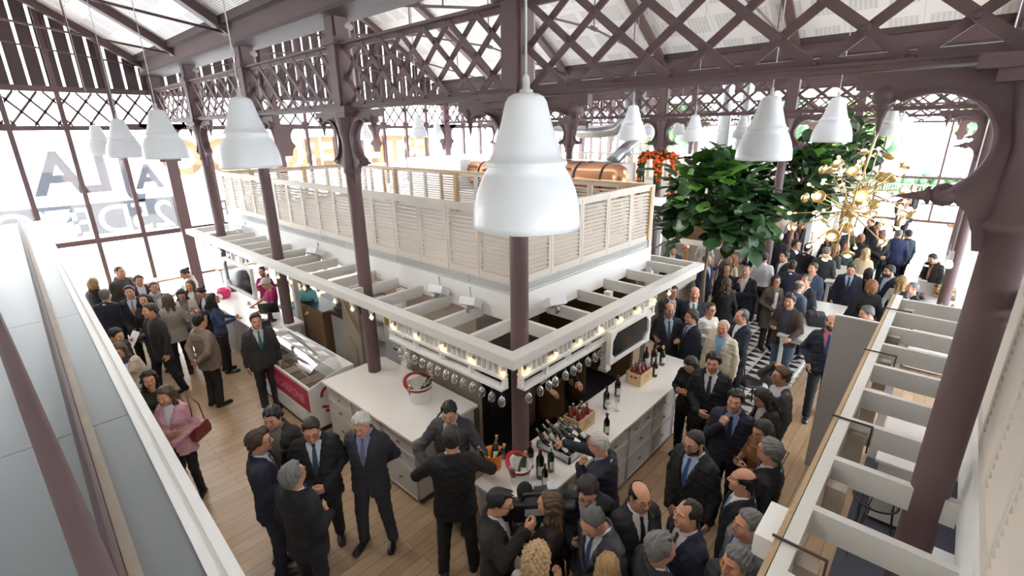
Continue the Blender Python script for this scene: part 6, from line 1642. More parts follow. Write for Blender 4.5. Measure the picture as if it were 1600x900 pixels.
PEOPLE=[
(1.23,13.5,0.78,'blonde curly haired woman in a dark coat nearest the roof deck edge',{'h': 1.66, 'near': 3, 'sex': 'f', 'hair': 'curly', 'hc': 'gold', 'top': 'coat', 'col': (24, 24, 27), 'scarf': (70, 24, 34)}),
(1.7,13.34,-1.0,'tall burly man in a dark brown jacket standing against the glass front',{'h': 1.86, 'near': 3, 'belly': 0.07, 'b': 1.12, 'hair': 'crop', 'top': 'coat', 'col': (58, 50, 44), 'shirt': (60, 58, 56), 'bot': (24, 24, 27)}),
(1.94,12.94,-1.63,'young man in a maroon coat facing the viewer by the glass front',{'h': 1.68, 'near': 3, 'hair': 'full', 'hc': 'brown', 'top': 'coat', 'col': (52, 30, 34), 'bot': (24, 24, 27), 'R': 'pocket'}),
(1.21,11.95,0.94,'grey haired man in a navy suit seen from behind beside the blonde woman',{'h': 1.74, 'near': 3, 'col': (28, 32, 48), 'hc': 'salt', 'R': 'front'}),
(1.57,11.77,-1.84,'man in a dark suit with a tan tie in the left group',{'h': 1.76, 'near': 3, 'col': (24, 24, 27), 'tie': (150, 110, 70), 'shirt': (176, 196, 226), 'hair': 'short', 'R': 'low', 'L': 'low'}),
(1.7,11.34,-1.98,'dark haired woman in black holding a hand to her face',{'h': 1.66, 'near': 3, 'sex': 'f', 'hair': 'bob', 'hc': 'black', 'top': 'top', 'col': (34, 30, 30), 'R': 'down', 'L': 'cheek'}),
(2.02,12.06,-1.6,'woman with a thick pale grey scarf behind the leather jacket man',{'h': 1.68, 'near': 3, 'sex': 'f', 'hair': 'bun', 'hc': 'brown', 'top': 'coat', 'col': (58, 50, 46), 'scarf': (150, 146, 144)}),
(1.56,10.11,-2.86,'man in an open dark leather jacket holding a white paper',{'h': 1.78, 'near': 3, 'hair': 'short', 'hc': 'brown', 'top': 'coat', 'hem': 0.72, 'col': (44, 40, 38), 'shirt': (78, 80, 84), 'bot': (30, 32, 40), 'R': 'hold', 'stance': 'step', 'hold': ('paper', 'R', 'white paper sheet held by the leather jacket man')}),
(1.97,10.77,1.48,'woman with very long brown hair in a grey blazer, back turned',{'h': 1.72, 'near': 3, 'sex': 'f', 'hair': 'long', 'hc': 'chestnut', 'top': 'blazer', 'col': (150, 140, 130), 'bot': (24, 24, 27), 'R': 'front', 'L': 'front', 'slim': True}),
(2.31,11.23,-1.86,'woman with long black hair in a cream cardigan looking down',{'h': 1.68, 'near': 3, 'sex': 'f', 'hair': 'long', 'hc': 'black', 'top': 'coat', 'hem': 0.75, 'col': (190, 180, 168), 'shirt': (110, 110, 116), 'bot': (90, 96, 110), 'hp': -0.5, 'R': 'phone', 'L': 'phone'}),
(2.69,11.12,-2.76,'woman with her dark hair in a bun bent over a phone',{'h': 1.66, 'near': 3, 'sex': 'f', 'hair': 'bun', 'hc': 'black', 'top': 'coat', 'hem': 0.75, 'col': (50, 42, 42), 'bot': (24, 24, 27), 'hp': -0.55, 'R': 'phone', 'L': 'phone', 'hold': ('phone', 'R', 'phone in the hands of the woman with a bun')}),
(2.6,10.25,-0.16,'woman in a blue denim shirt at the sweet counter in profile',{'h': 1.68, 'near': 3, 'sex': 'f', 'hair': 'wavy', 'hc': 'dark', 'top': 'top', 'hem': 0.86, 'col': (52, 66, 96), 'bot': (24, 24, 27), 'R': 'hold', 'L': 'counter', 'hp': 0.15}),
(2.01,9.02,0.3,'stout man in a beige jacket and dark trousers, hands behind his back',{'h': 1.72, 'near': 2, 'belly': 0.06, 'b': 1.06, 'hair': 'short', 'hc': 'black', 'top': 'blazer', 'col': (128, 112, 98), 'bot': (40, 38, 36), 'R': 'behind', 'L': 'behind'}),
(2.86,12.84,-2.92,'young woman in a white shirt bending at the window counter',{'h': 1.7, 'near': 3, 'sex': 'f', 'hair': 'bun', 'hc': 'black', 'top': 'shirt', 'col': (214, 210, 206), 'bot': (24, 24, 27), 'hp': -0.5, 'R': 'counter', 'L': 'counter'}),
(2.62,11.83,-2.31,'brown haired woman half hidden behind the black haired one',{'h': 1.62, 'near': 3, 'sex': 'f', 'hair': 'long', 'hc': 'chestnut', 'top': 'coat', 'hem': 0.7, 'col': (120, 100, 84), 'bot': (24, 24, 27)}),
(0.91,9.43,-0.88,'dark haired man half hidden by the roof deck rim, looking down',{'h': 1.72, 'near': 2, 'hair': 'short', 'hc': 'black', 'top': 'coat', 'col': (24, 24, 27), 'hp': -0.3}),
(0.9,8.86,-1.93,'woman with a long brown fringe, dotted scarf and cream jacket',{'h': 1.66, 'near': 2, 'sex': 'f', 'hair': 'long', 'hc': 'chestnut', 'top': 'blazer', 'col': (190, 176, 160), 'bot': (24, 24, 27), 'scarf': (48, 48, 58), 'hp': -0.3, 'hy': 0.2}),
(0.95,7.42,-1.79,'woman in black with wavy dark hair behind the pink jacket woman',{'h': 1.66, 'near': 2, 'sex': 'f', 'hair': 'wavy', 'hc': 'dark', 'top': 'top', 'col': (42, 38, 36), 'bot': (24, 24, 27), 'hp': -0.15, 'R': 'cross', 'L': 'cross'}),
(1.0,6.73,-2.38,'woman in a pink jacket with folded arms and red handbag',{'h': 1.68, 'near': 2, 'sex': 'f', 'hair': 'long', 'hc': 'chestnut', 'top': 'blazer', 'col': (188, 142, 152), 'bot': (24, 24, 27), 'R': 'cross', 'L': 'front', 'slim': True, 'hp': -0.25}),
(2.61,8.19,-1.79,'dark suited man with a green tie standing by the ice cream freezer',{'h': 1.78, 'near': 2, 'col': (46, 46, 48), 'tie': (40, 112, 90), 'shirt': (200, 206, 214), 'hc': 'brown', 'hp': -0.1}),
(1.31,4.7,-0.45,'man with glasses in navy suit in profile, leftmost of the centre circle',{'h': 1.77, 'near': 1, 'col': (28, 32, 48), 'shirt': (176, 196, 226), 'tie': (96, 84, 60), 'hair': 'full', 'hc': 'brown', 'glasses': True, 'R': 'hold', 'hy': 0}),
(1.63,5.09,-2.4,'dark haired man in grey sweater and jacket, back of the circle',{'h': 1.76, 'near': 1, 'hair': 'full', 'hc': 'black', 'top': 'coat', 'hem': 0.75, 'col': (52, 50, 46), 'shirt': (122, 116, 110), 'bot': (24, 24, 27), 'hp': -0.2, 'R': 'pocket'}),
(1.8,4.56,-2.09,'heavy man with glasses and dark teal tie facing the viewer',{'h': 1.78, 'near': 1, 'b': 1.08, 'belly': 0.06, 'col': (24, 24, 27), 'tie': (40, 58, 70), 'shirt': (196, 206, 222), 'hair': 'short', 'hc': 'dark', 'glasses': True, 'hp': -0.35, 'R': 'front', 'L': 'front', 'stance': 'step'}),
(1.34,3.95,0.28,'grey haired man with glasses in black suit, back turned, in the centre circle',{'h': 1.76, 'near': 1, 'b': 1.05, 'belly': 0.04, 'col': (24, 24, 27), 'hair': 'full', 'hc': 'grey', 'glasses': True, 'R': 'front', 'hp': 0.15, 'tie': (50, 70, 120)}),
(2.2,4.2,-2.49,'white haired man in a charcoal suit with hands behind his back',{'h': 1.8, 'near': 1, 'col': (46, 47, 54), 'hair': 'full', 'hc': 'white', 'tie': (110, 110, 130), 'shirt': (140, 150, 190), 'R': 'behind', 'L': 'behind', 'hp': -0.3, 'stance': 'apart'}),
(2.6,3.23,0.86,'man in a black suit leaning on the champagne counter, back to the viewer',{'h': 1.8, 'near': 1, 'b': 1.05, 'col': (20, 20, 22), 'hair': 'short', 'hc': 'dark', 'R': 'lean', 'L': 'lean', 'hp': -0.1, 'stance': 'apart'}),
(2.99,3.71,-2.46,'barman in dark grey jacket leaning in the gap between the counters',{'h': 1.78, 'near': 1, 'col': (64, 64, 68), 'hair': 'quiff', 'hc': 'black', 'skin': 'a', 'R': 'lean', 'L': 'lean', 'hp': -0.35, 'shirt': (222, 222, 224)}),
(2.35,2.38,-1.04,'cameraman with black glasses shouldering a video camera',{'h': 1.72, 'near': 1, 'hair': 'quiff', 'hc': 'black', 'glasses': True, 'top': 'coat', 'hem': 0.75, 'col': (34, 34, 34), 'bot': (40, 40, 44), 'R': 'shoot', 'L': 'hold', 'hp': -0.2, 'skin': 'b'}),
(2.66,2.03,2.04,'woman with long chestnut hair raising a hand at the counter end',{'h': 1.68, 'near': 1, 'sex': 'f', 'hair': 'long', 'hc': 'chestnut', 'top': 'blazer', 'col': (40, 34, 32), 'bot': (24, 24, 27), 'R': 'cheek', 'L': 'hold'}),
(2.14,1.77,0.17,'blonde woman with pinned up hair seen from above at the bottom edge',{'h': 1.66, 'near': 1, 'sex': 'f', 'hair': 'curly', 'hc': 'blonde', 'top': 'blazer', 'col': (150, 144, 140), 'bot': (24, 24, 27), 'R': 'phone', 'hp': -0.2}),
(3.03,1.89,-2.67,'dark suited man with striped tie looking down at his phone',{'h': 1.77, 'near': 1, 'col': (30, 32, 38), 'tie': (34, 38, 52), 'shirt': (222, 222, 224), 'hair': 'full', 'hc': 'dark', 'hp': -0.5, 'R': 'phone', 'L': 'low', 'hold': ('phone', 'R', 'phone in the hand of the striped tie man')}),
(3.6,1.93,1.71,'grey haired man with glasses reaching over the counter for a bottle',{'h': 1.76, 'near': 1, 'top': 'blazer', 'col': (30, 32, 44), 'shirt': (150, 164, 190), 'hair': 'crop', 'hc': 'white', 'glasses': True, 'R': 'reach', 'L': 'chin', 'lean': 0.12, 'bot': (40, 42, 50)}),
(2.76,1.6,2.88,'man with cropped grey hair looking down among the front suits',{'h': 1.78, 'near': 1, 'col': (66, 68, 74), 'shirt': (222, 222, 224), 'tie': (50, 74, 120), 'hair': 'crop', 'hc': 'salt', 'hp': -0.5}),
(3.18,1.49,-2.09,'bald man with dark rimmed glasses smiling, in a charcoal suit',{'h': 1.76, 'near': 1, 'col': (46, 46, 48), 'shirt': (222, 222, 224), 'tie': (30, 32, 38), 'hair': 'bald', 'hc': 'dark', 'glasses': True, 'hp': -0.1}),
(3.24,1.08,2.5,'balding man in a navy suit with olive tie, smiling sideways',{'h': 1.76, 'near': 1, 'col': (32, 36, 56), 'shirt': (206, 196, 200), 'tie': (60, 60, 40), 'hair': 'recede', 'hc': 'dark', 'hp': 0.05}),
(2.78,1.1,-0.66,'man with thick grey hair turned away at the bottom edge',{'h': 1.76, 'near': 1, 'col': (46, 46, 48), 'shirt': (222, 222, 224), 'hair': 'full', 'hc': 'grey', 'b': 1.06}),
(2.46,1.34,0.24,'woman with straight light brown hair waving a hand at the bottom edge',{'h': 1.64, 'near': 1, 'sex': 'f', 'hair': 'long', 'hc': 'gold', 'top': 'blazer', 'col': (46, 46, 48), 'bot': (24, 24, 27), 'R': 'wave'}),
(4.19,1.4,2.85,'man with goatee and glasses in a dark suit and bright blue tie',{'h': 1.8, 'near': 1, 'col': (36, 36, 36), 'shirt': (176, 196, 226), 'tie': (56, 88, 150), 'hair': 'crop', 'hc': 'dark', 'glasses': True, 'beard': True, 'R': 'low', 'L': 'down', 'b': 1.06, 'hp': -0.2}),
(3.93,0.88,1.88,'bald man in profile with a pale blue tie at the front right',{'h': 1.76, 'near': 1, 'col': (30, 30, 33), 'shirt': (222, 222, 224), 'tie': (120, 160, 180), 'hair': 'bald', 'hc': 'dark', 'hp': 0.05}),
(4.52,0.82,1.58,'man with curly grey hair and purple tie behind the bald profile man',{'h': 1.77, 'near': 1, 'col': (34, 34, 38), 'shirt': (190, 196, 214), 'tie': (110, 60, 96), 'hair': 'full', 'hc': 'grey', 'glasses': True, 'R': 'front'}),
(5.05,0.99,2.64,'dark haired woman in an ochre blouse reading her phone',{'h': 1.68, 'near': 1, 'sex': 'f', 'hair': 'bob', 'hc': 'dark', 'top': 'top', 'col': (120, 82, 44), 'bot': (24, 24, 27), 'hp': -0.35, 'R': 'phone', 'L': 'phone', 'hold': ('phone', 'R', 'phone in the hand of the ochre blouse woman')}),
(5.25,1.39,-3.02,'man in a navy suit and blue shirt bringing food to his mouth',{'h': 1.77, 'near': 1, 'col': (28, 32, 48), 'shirt': (136, 156, 206), 'tie': (40, 50, 90), 'hair': 'full', 'hc': 'dark', 'R': 'chin', 'L': 'down'}),
(5.93,1.9,-2.97,'tall young man in a dark suit holding a glass at the bar end',{'h': 1.84, 'near': 1, 'col': (26, 27, 32), 'shirt': (222, 222, 224), 'tie': (40, 46, 58), 'hair': 'full', 'hc': 'dark', 'skin': 'b', 'R': 'front', 'L': 'down', 'hp': -0.1}),
(6.14,2.24,3.14,'dark haired woman in black bending her head beside the tall young man',{'h': 1.66, 'near': 2, 'sex': 'f', 'hair': 'long', 'hc': 'dark', 'top': 'top', 'col': (24, 24, 27), 'hp': -0.6, 'R': 'phone', 'L': 'phone'}),
(5.8,1.18,2.38,'woman with long dark hair in black looking down beside the plaid shirt',{'h': 1.66, 'near': 1, 'sex': 'f', 'hair': 'long', 'hc': 'dark', 'top': 'coat', 'hem': 0.7, 'col': (36, 32, 30), 'bot': (24, 24, 27), 'hp': -0.5, 'R': 'hold'}),
(6.35,1.18,2.28,'person in a grey plaid shirt with a hand on the head',{'h': 1.7, 'near': 2, 'hair': 'full', 'hc': 'chestnut', 'top': 'shirt', 'col': (74, 74, 72), 'bot': (40, 40, 48), 'R': 'head', 'glasses': True}),
(3.45,0.68,2.38,'grey haired smiling man in a light grey suit at the front right',{'h': 1.76, 'near': 1, 'col': (96, 98, 100), 'shirt': (160, 170, 200), 'tie': (44, 52, 84), 'hair': 'short', 'hc': 'grey'}),
(3.05,0.64,2.74,'ruddy man with swept grey hair at the very bottom right',{'h': 1.74, 'near': 1, 'col': (46, 46, 48), 'shirt': (176, 196, 226), 'hair': 'full', 'hc': 'grey', 'face': 'h', 'skin': 'c'}),
(7.48,3.23,-2.47,'balding man in a dark suit gesturing at the far end of the bar',{'h': 1.78, 'near': 2, 'col': (36, 38, 44), 'shirt': (176, 196, 226), 'tie': (70, 74, 100), 'hair': 'bald', 'hc': 'brown', 'R': 'talk', 'L': 'hold', 'belly': 0.04}),
(8.44,3.62,-2.22,'man covering his mouth with a hand under the pergola corner',{'h': 1.78, 'near': 2, 'col': (30, 32, 44), 'hair': 'full', 'hc': 'brown', 'R': 'chin'}),
(8.55,3.23,-2.69,'bald man in a dark suit with a green tie and pocket square',{'h': 1.8, 'near': 2, 'col': (30, 32, 44), 'shirt': (222, 222, 224), 'tie': (44, 130, 100), 'hair': 'bald', 'hc': 'brown'}),
(7.51,2.84,2.46,'young man in a navy suit with a hand on the bar, in profile',{'h': 1.74, 'near': 2, 'col': (28, 32, 48), 'shirt': (176, 196, 226), 'tie': (40, 44, 70), 'hair': 'full', 'hc': 'brown', 'R': 'counter', 'L': 'down'}),
(8.27,2.82,-2.2,'woman in a white cardigan holding a cream folder',{'h': 1.66, 'near': 2, 'sex': 'f', 'hair': 'bun', 'hc': 'brown', 'top': 'top', 'col': (206, 204, 196), 'bot': (40, 40, 44), 'glasses': True, 'R': 'hold', 'L': 'hold', 'hold': ('folder', 'R', 'cream folder held by the white cardigan woman')}),
(7.37,2.28,-3.1,'old man with white hair in a cream linen jacket',{'h': 1.74, 'near': 2, 'top': 'blazer', 'col': (206, 198, 176), 'shirt': (120, 170, 210), 'hair': 'recede', 'hc': 'white', 'bot': (70, 68, 66), 'R': 'down', 'L': 'down'}),
(8.07,2.22,2.36,'balding man in a navy sweater with arms folded',{'h': 1.74, 'near': 2, 'top': 'sweater', 'col': (28, 32, 44), 'shirt': (222, 222, 224), 'hair': 'recede', 'hc': 'salt', 'bot': (28, 32, 48), 'R': 'cross', 'L': 'cross'}),
(9.97,3.14,0.31,'woman with wavy brown hair in black seen from behind under the fig tree',{'h': 1.66, 'near': 3, 'sex': 'f', 'hair': 'wavy', 'hc': 'chestnut', 'top': 'blazer', 'col': (24, 24, 27)}),
(10.82,3.03,-3.13,'dark suited man with receding hair, hand on his chin',{'h': 1.76, 'near': 3, 'col': (30, 34, 44), 'shirt': (222, 222, 224), 'hair': 'recede', 'hc': 'salt', 'R': 'chin', 'L': 'cross'}),
(10.8,2.43,-2.4,'woman in an olive coat with glasses and a patterned scarf',{'h': 1.66, 'near': 3, 'sex': 'f', 'hair': 'bob', 'hc': 'dark', 'top': 'coat', 'col': (82, 74, 62), 'bot': (24, 24, 27), 'scarf': (110, 96, 84), 'glasses': True, 'R': 'front', 'L': 'front'}),
(9.37,1.82,2.98,'young man in a brown leather jacket leaning on the marble table',{'h': 1.74, 'near': 3, 'hair': 'quiff', 'hc': 'black', 'top': 'coat', 'hem': 0.8, 'col': (58, 44, 36), 'shirt': (60, 66, 84), 'bot': (62, 74, 96), 'R': 'hold', 'L': 'counter', 'hold': ('phone', 'R', 'phone in the hand of the brown leather jacket man')}),
(10.52,1.94,-0.6,'balding man in a slate blue suit seen from behind by the marble table',{'h': 1.72, 'near': 3, 'col': (72, 80, 94), 'hair': 'bald', 'hc': 'salt'}),
(10.93,1.9,2.62,'man with grey temples in a dark suit beside the slate suit man',{'h': 1.74, 'near': 3, 'col': (28, 30, 36), 'shirt': (222, 222, 224), 'hair': 'recede', 'hc': 'salt'}),
(11.98,2.0,2.79,'man in a blue suit with a pink collar looking at the viewer',{'h': 1.76, 'near': 3, 'col': (62, 72, 92), 'shirt': (214, 160, 168), 'hair': 'short', 'hc': 'brown'}),
(11.92,2.4,0.19,'dark haired man in a navy suit with white collar, back turned',{'h': 1.76, 'near': 3, 'col': (28, 32, 48), 'shirt': (222, 222, 224), 'hair': 'short', 'hc': 'dark'}),
(12.72,2.75,2.39,'man in profile with dark suit beside the middle column',{'h': 1.76, 'near': 3, 'col': (28, 32, 48), 'shirt': (222, 222, 224), 'hair': 'short', 'hc': 'dark'}),
(12.34,3.1,0.16,'waiter in a white shirt and black braces behind the middle column',{'h': 1.76, 'near': 3, 'top': 'shirt', 'col': (206, 206, 208), 'hair': 'short', 'hc': 'dark', 'bot': (24, 24, 27)}),
(13.38,3.65,2.54,'man in a navy suit under the right edge of the first fig tree',{'h': 1.76, 'near': 3, 'col': (28, 32, 48), 'shirt': (222, 222, 224), 'hair': 'short', 'hc': 'dark', 'R': 'phone'}),
(14.93,3.93,0.08,'cameraman with dark hair behind the navy suit under the fig tree',{'h': 1.76, 'near': 4, 'top': 'coat', 'hem': 0.75, 'col': (24, 24, 27), 'hair': 'full', 'hc': 'dark', 'R': 'shoot'}),
(15.08,3.47,0.14,'white haired man in a black suit seen from behind near the middle column',{'h': 1.74, 'near': 4, 'col': (26, 27, 34), 'hair': 'full', 'hc': 'white'}),
(14.38,2.9,-1.9,'dark haired man in profile facing the chandelier with white collar',{'h': 1.74, 'near': 3, 'col': (26, 30, 36), 'shirt': (222, 222, 224), 'hair': 'full', 'hc': 'dark'}),
(16.85,3.55,-2.24,'grey haired person in a burgundy jacket in the crowd',{'h': 1.74, 'near': 4, 'col': (60, 34, 40), 'hair': 'full', 'hc': 'grey', 'shirt': (222, 222, 224)}),
(17.72,3.5,-3.12,'balding man with tanned face in a slate jacket in the crowd',{'h': 1.74, 'near': 4, 'col': (54, 60, 72), 'shirt': (176, 196, 226), 'hair': 'bald', 'hc': 'dark', 'skin': 'c'}),
(15.68,2.87,-1.56,'dark haired man with white collar in profile left of the chandelier bulbs',{'h': 1.76, 'near': 4, 'col': (28, 32, 48), 'shirt': (222, 222, 224), 'hair': 'full', 'hc': 'dark'}),
(14.01,2.54,-0.34,'dark haired man in a black suit turned to the chandelier',{'h': 1.76, 'near': 3, 'col': (26, 26, 26), 'shirt': (222, 222, 224), 'hair': 'short', 'hc': 'dark'}),
(13.75,2.08,-0.2,'grey haired man in a pinstripe suit seen from behind beside the second table',{'h': 1.78, 'near': 3, 'b': 1.08, 'col': (56, 58, 62), 'hair': 'short', 'hc': 'grey'}),
(18.61,3.91,0.21,'kitchen hand in a white shirt behind the crowd below the hams',{'h': 1.74, 'near': 4, 'top': 'shirt', 'col': (210, 206, 206), 'hair': 'short', 'hc': 'black', 'bot': (24, 24, 27)}),
(12.0,3.7,2.39,'woman with straight auburn hair and cream top under the fig tree',{'h': 1.66, 'near': 3, 'sex': 'f', 'hair': 'long', 'hc': 'red', 'top': 'top', 'col': (196, 176, 146), 'bot': (24, 24, 27)}),
(11.16,3.54,-2.92,'dark haired woman in black facing the viewer under the fig tree',{'h': 1.66, 'near': 3, 'sex': 'f', 'hair': 'bob', 'hc': 'dark', 'top': 'top', 'col': (30, 30, 34)}),
(12.51,4.1,2.24,'woman in a brown coat in profile under the fig tree',{'h': 1.66, 'near': 3, 'sex': 'f', 'hair': 'bob', 'hc': 'dark', 'top': 'coat', 'hem': 0.7, 'col': (86, 72, 64), 'bot': (24, 24, 27), 'R': 'hold'}),
(11.25,4.05,-1.75,'bald man in navy beside the fig tree trunk',{'h': 1.76, 'near': 3, 'col': (34, 44, 66), 'shirt': (176, 196, 226), 'hair': 'bald', 'hc': 'salt'}),
(13.88,5.08,0.09,'person in a white jacket seen from behind the fig tree trunk',{'h': 1.68, 'near': 3, 'sex': 'f', 'hair': 'bob', 'hc': 'brown', 'top': 'blazer', 'col': (206, 204, 202), 'bot': (40, 46, 60)}),
(11.79,5.13,-2.73,'man in a dark suit and white shirt behind the end of the pergola',{'h': 1.76, 'near': 3, 'col': (38, 42, 52), 'shirt': (222, 222, 224), 'hair': 'short', 'hc': 'brown', 'hp': -0.3}),
(12.57,1.38,-3.04,'young man in a navy suit facing the viewer at the second table',{'h': 1.74, 'near': 3, 'col': (28, 32, 48), 'shirt': (176, 196, 226), 'tie': (40, 46, 60), 'hair': 'short', 'hc': 'dark', 'hp': -0.25}),
(11.71,0.89,0.04,'woman with curly copper hair in black seen from behind',{'h': 1.64, 'near': 3, 'sex': 'f', 'hair': 'curly', 'hc': 'red', 'top': 'coat', 'hem': 0.7, 'col': (24, 24, 27)}),
(12.74,0.7,2.33,'bearded man in a blue suit in profile beside the copper haired woman',{'h': 1.78, 'near': 3, 'col': (34, 40, 62), 'shirt': (176, 196, 226), 'hair': 'short', 'hc': 'black', 'beard': True, 'b': 1.06, 'hp': -0.2}),
(12.84,1.08,-0.44,'dark haired woman between the navy suit and the bearded man',{'h': 1.62, 'near': 3, 'sex': 'f', 'hair': 'bob', 'hc': 'dark', 'top': 'top', 'col': (24, 24, 27)}),
(12.42,0.47,0.01,'woman with very long blonde streaked hair seen from behind',{'h': 1.66, 'near': 3, 'sex': 'f', 'hair': 'long', 'hc': 'gold', 'top': 'top', 'col': (170, 176, 168), 'bot': (24, 24, 27)}),
(11.78,0.26,2.12,'grey cropped man in profile beside the middle column foot',{'h': 1.72, 'near': 3, 'col': (28, 32, 48), 'shirt': (176, 196, 226), 'hair': 'crop', 'hc': 'grey'}),
(11.39,0.34,-0.32,'person with dark hair just above the right pergola end',{'h': 1.6, 'near': 3, 'hair': 'short', 'hc': 'dark', 'col': (24, 24, 27)}),
(14.73,1.39,-0.17,'woman with blonde hair in a cream coat seen from behind',{'h': 1.68, 'near': 3, 'sex': 'f', 'hair': 'long', 'hc': 'blonde', 'top': 'coat', 'hem': 0.65, 'col': (206, 184, 150), 'bot': (24, 24, 27)}),
(17.17,1.31,-2.63,'man in a dark suit with a bright blue tie below the chandelier',{'h': 1.78, 'near': 4, 'col': (34, 36, 42), 'shirt': (176, 196, 226), 'tie': (70, 90, 180), 'hair': 'recede', 'hc': 'salt', 'R': 'front', 'L': 'front'}),
(17.39,0.98,0.06,'broad man in a royal navy suit, back turned, below the chandelier',{'h': 1.8, 'near': 4, 'b': 1.12, 'col': (38, 46, 80), 'hair': 'crop', 'hc': 'grey'}),
(17.74,0.79,0.74,'dark haired man in a teal navy suit beside the broad navy back',{'h': 1.76, 'near': 4, 'col': (32, 44, 56), 'shirt': (222, 222, 224), 'hair': 'short', 'hc': 'dark'}),
(25.27,1.41,-2.74,'man in a white open shirt with arm raised near the far windows',{'h': 1.78, 'near': 4, 'top': 'shirt', 'col': (216, 208, 200), 'hair': 'short', 'hc': 'dark', 'bot': (34, 38, 48), 'R': 'chin', 'L': 'hip', 'sleeve': 1.0}),
(27.76,1.69,-2.38,'dark haired man behind the white shirted one near the far windows',{'h': 1.76, 'near': 4, 'col': (24, 24, 27), 'hair': 'short', 'hc': 'black', 'shirt': (222, 222, 224)}),
(28.49,1.48,-2.57,'man in a black waistcoat beside the far window food counter',{'h': 1.76, 'near': 4, 'col': (24, 24, 27), 'hair': 'short', 'hc': 'black', 'shirt': (222, 222, 224)}),
(30.69,1.42,-2.05,'man with an elbow out closest to the far windows',{'h': 1.76, 'near': 4, 'col': (24, 24, 27), 'hair': 'short', 'hc': 'dark', 'R': 'hip', 'L': 'hip'}),
(9.63,0.67,2.16,'dark haired man with a red collar just above the grey screen panel',{'h': 1.74, 'near': 3, 'top': 'coat', 'hem': 0.75, 'col': (40, 40, 44), 'shirt': (170, 30, 44), 'hair': 'short', 'hc': 'salt', 'hp': -0.3}),
(8.54,1.04,-2.93,'bald bearded man in navy suit and pink shirt beside the grey screen',{'h': 1.8, 'near': 2, 'col': (28, 32, 48), 'shirt': (206, 120, 134), 'tie': (40, 60, 130), 'hair': 'bald', 'hc': 'dark', 'beard': True, 'R': 'pocket', 'L': 'pocket', 'bot': (26, 28, 34), 'stance': 'step'}),
(23.17,-0.35,2.08,'man in dark clothes beside the big foreground column',{'h': 1.76, 'near': 4, 'top': 'shirt', 'col': (34, 38, 54), 'hair': 'short', 'hc': 'brown', 'bot': (24, 24, 27), 'R': 'hold', 'L': 'hold'}),
(15.34,0.06,2.45,'person in black bending at the food bar behind the column',{'h': 1.66, 'near': 4, 'top': 'coat', 'col': (30, 26, 28), 'hair': 'short', 'hc': 'dark', 'hp': -0.5, 'bot': (24, 24, 27)}),
(16.7,2.32,-0.39,'person in black below the chandelier, leftmost of those under its bulbs',{'h': 1.72, 'near': 4, 'hair': 'short', 'col': (24, 24, 27)}),
(15.42,1.92,-2.67,'woman in dark green below the chandelier bulbs',{'h': 1.66, 'near': 4, 'sex': 'f', 'hair': 'wavy', 'hc': 'chestnut', 'top': 'top', 'col': (36, 52, 44)}),
(17.47,2.12,2.91,'man in grey below the chandelier hub',{'h': 1.74, 'near': 4, 'hair': 'short', 'col': (84, 86, 92)}),
(16.59,1.75,-0.07,'person with reddish hair below the chandelier',{'h': 1.7, 'near': 4, 'sex': 'f', 'hair': 'bob', 'hc': 'red', 'top': 'coat', 'hem': 0.7, 'col': (24, 24, 27)}),
(19.46,1.88,2.19,'man in a black suit right of the chandelier hub',{'h': 1.76, 'near': 4, 'hair': 'short', 'col': (24, 24, 27)}),
(18.81,1.62,-2.36,'man in a dark suit with white shirt right of the chandelier',{'h': 1.76, 'near': 4, 'hair': 'short', 'shirt': (222, 222, 224), 'col': (24, 24, 27)}),
(15.94,2.41,2.77,'dark haired woman beside the pinstripe man below the bulbs',{'h': 1.72, 'near': 4, 'sex': 'f', 'hair': 'wavy', 'hc': 'dark', 'top': 'top', 'col': (60, 44, 40)}),
(14.91,2.06,-0.56,'long haired woman behind the pinstripe suit man',{'h': 1.66, 'near': 4, 'sex': 'f', 'hair': 'long', 'hc': 'gold', 'top': 'top', 'col': (90, 84, 80)}),
(3.81,10.67,3.06,'woman in a magenta t-shirt and white cap serving at the sweet counter',{'h': 1.66, 'near': 3, 'sex': 'f', 'hair': 'cap', 'hc': 'dark', 'top': 'tee', 'col': (156, 26, 92), 'bot': (24, 24, 27), 'R': 'counter', 'L': 'counter', 'hp': -0.4}),
(4.05,11.63,-2.43,'second woman in magenta behind the white capped server',{'h': 1.66, 'near': 3, 'sex': 'f', 'hair': 'bun', 'hc': 'dark', 'top': 'tee', 'col': (146, 24, 86), 'bot': (24, 24, 27), 'R': 'hold'}),
(4.31,9.99,-2.59,'woman in a turquoise top working behind the pergola post',{'h': 1.66, 'near': 3, 'sex': 'f', 'hair': 'bob', 'hc': 'chestnut', 'top': 'top', 'col': (112, 186, 190), 'bot': (40, 46, 60), 'R': 'counter', 'L': 'counter', 'hp': -0.4}),
(4.75,4.15,-1.2,'barman in black with a brown apron left of the corner post',{'h': 1.76, 'near': 2, 'top': 'shirt', 'col': (30, 28, 28), 'bot': (24, 24, 27), 'apron': (122, 92, 60), 'hair': 'short', 'R': 'hold', 'L': 'down'}),
(5.15,3.95,-1.9,'barman in black with a brown apron under the hanging glasses',{'h': 1.76, 'near': 2, 'top': 'shirt', 'col': (26, 26, 28), 'bot': (24, 24, 27), 'apron': (98, 72, 40), 'hair': 'short', 'R': 'counter', 'L': 'counter'}),
(5.85,4.0,-1.4,'third barman in black with a brown apron, nearest the framed screen',{'h': 1.76, 'near': 2, 'top': 'shirt', 'col': (26, 26, 28), 'bot': (24, 24, 27), 'apron': (84, 60, 36), 'hair': 'short', 'R': 'down', 'L': 'hold'}),
]
for x,y,yaw,lab,kw in PEOPLE: person(x,y,yaw,lab,**kw)
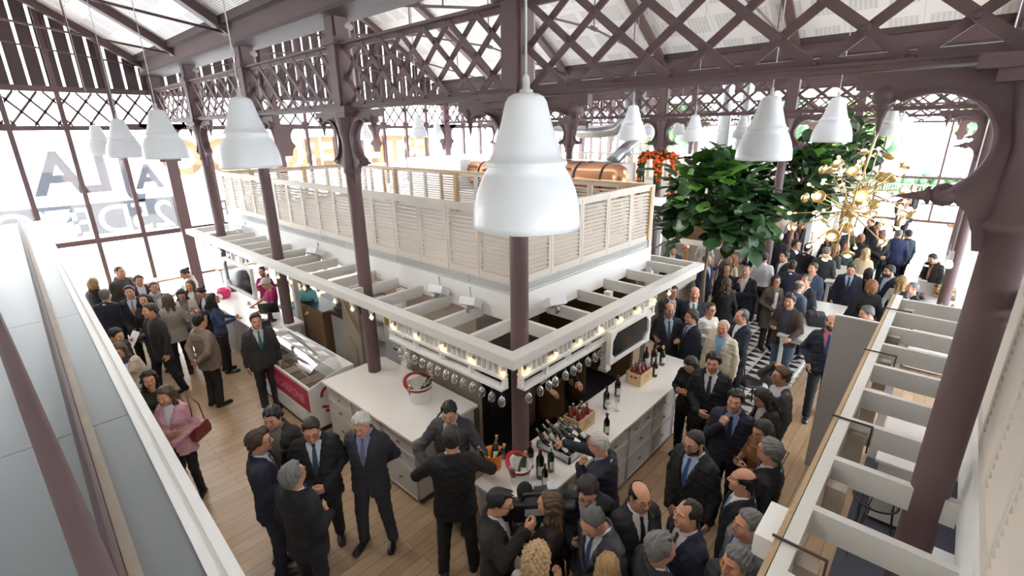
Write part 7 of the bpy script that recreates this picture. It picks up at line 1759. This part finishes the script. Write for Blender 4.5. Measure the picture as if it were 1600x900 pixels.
# ------------------------------------------------------------------ things carried by people
t=thing('video_camera','big black broadcast video camera with a lit viewfinder on the cameraman\'s shoulder','video camera',(2.62,2.16,1.47),-.75)
mb=MB(); mb.bb(-.20,.14,-.055,.055,-.09,.10); mb.bb(-.30,-.20,-.045,.045,-.08,.06); mb.build('camera_body',M['black'],t,bevel=.01)
mb=MB(); mb.lathe([(.0,.14),(.045,.14),(.052,.20),(.048,.30),(.062,.32),(.062,.37),(.05,.37),(0,.34)],(0,0,0),16,axis=(1,0,0)); mb.build('lens',M['black'],t)
mb=MB(); mb.tube([(-.12,0,.10),(-.10,0,.16),(.08,0,.16),(.11,0,.10)],.014,8); mb.build('top_handle',M['black'],t)
mb=MB(); mb.bb(.0,.14,.06,.13,.06,.13); mb.lathe([(.03,0),(.04,.06),(.04,.09),(0,.09)],(0,.095,.095),12,axis=(-1,0,0)); mb.build('viewfinder',M['black'],t)
mb=MB(); mb.bb(-.34,-.30,-.05,.05,-.06,.09); mb.build('battery',mat('battery_grey',(.2,.2,.2),.4),t)
mb=MB(); mb.bb(-.10,.06,-.059,-.055,-.02,.05); mb.build('control_panel',mat('panel_grey',(.32,.34,.36),.35),t)
mb=MB(); mb.bb(.10,.17,-.05,.05,.17,.24); mb.build('lamp_head',M['steel'],t)
t=thing('microphone','microphone with fluffy black windshield held up beside the counter end','microphone',(2.64,2.30,1.50),.4)
mb=MB(); mb.ball((0,0,.06),.075,14,10,sc=(1,1,1.25)); mb.build('windshield',mat('black_fleece',(.012,.012,.012),.95,bump=.8,bscale=300),t)
mb=MB(); mb.tube([(0,0,-.02),(.02,0,-.20)],.016,8); mb.build('handle',M['black'],t)
t=thing('handbag','red brown leather handbag on the arm of the pink jacket woman','handbag',(1.22,6.62,.88),.7)
mb=MB(); mb.prism([(-.14,0),(.14,0),(.15,.08),(.11,.2),(-.11,.2),(-.15,.08)],(0,0,0),(1,0,0),(0,0,1),.09); mb.build('bag_body',mat('red_leather',hexc(120,48,40),.4),t,bevel=.015)
mb=MB(); mb.tube([(-.1,0,.2),(-.08,0,.45),(-.02,.06,.62),(.06,0,.45),(.1,0,.2)],.008,6); mb.build('strap',mat('red_leather2',hexc(104,42,36),.4),t)
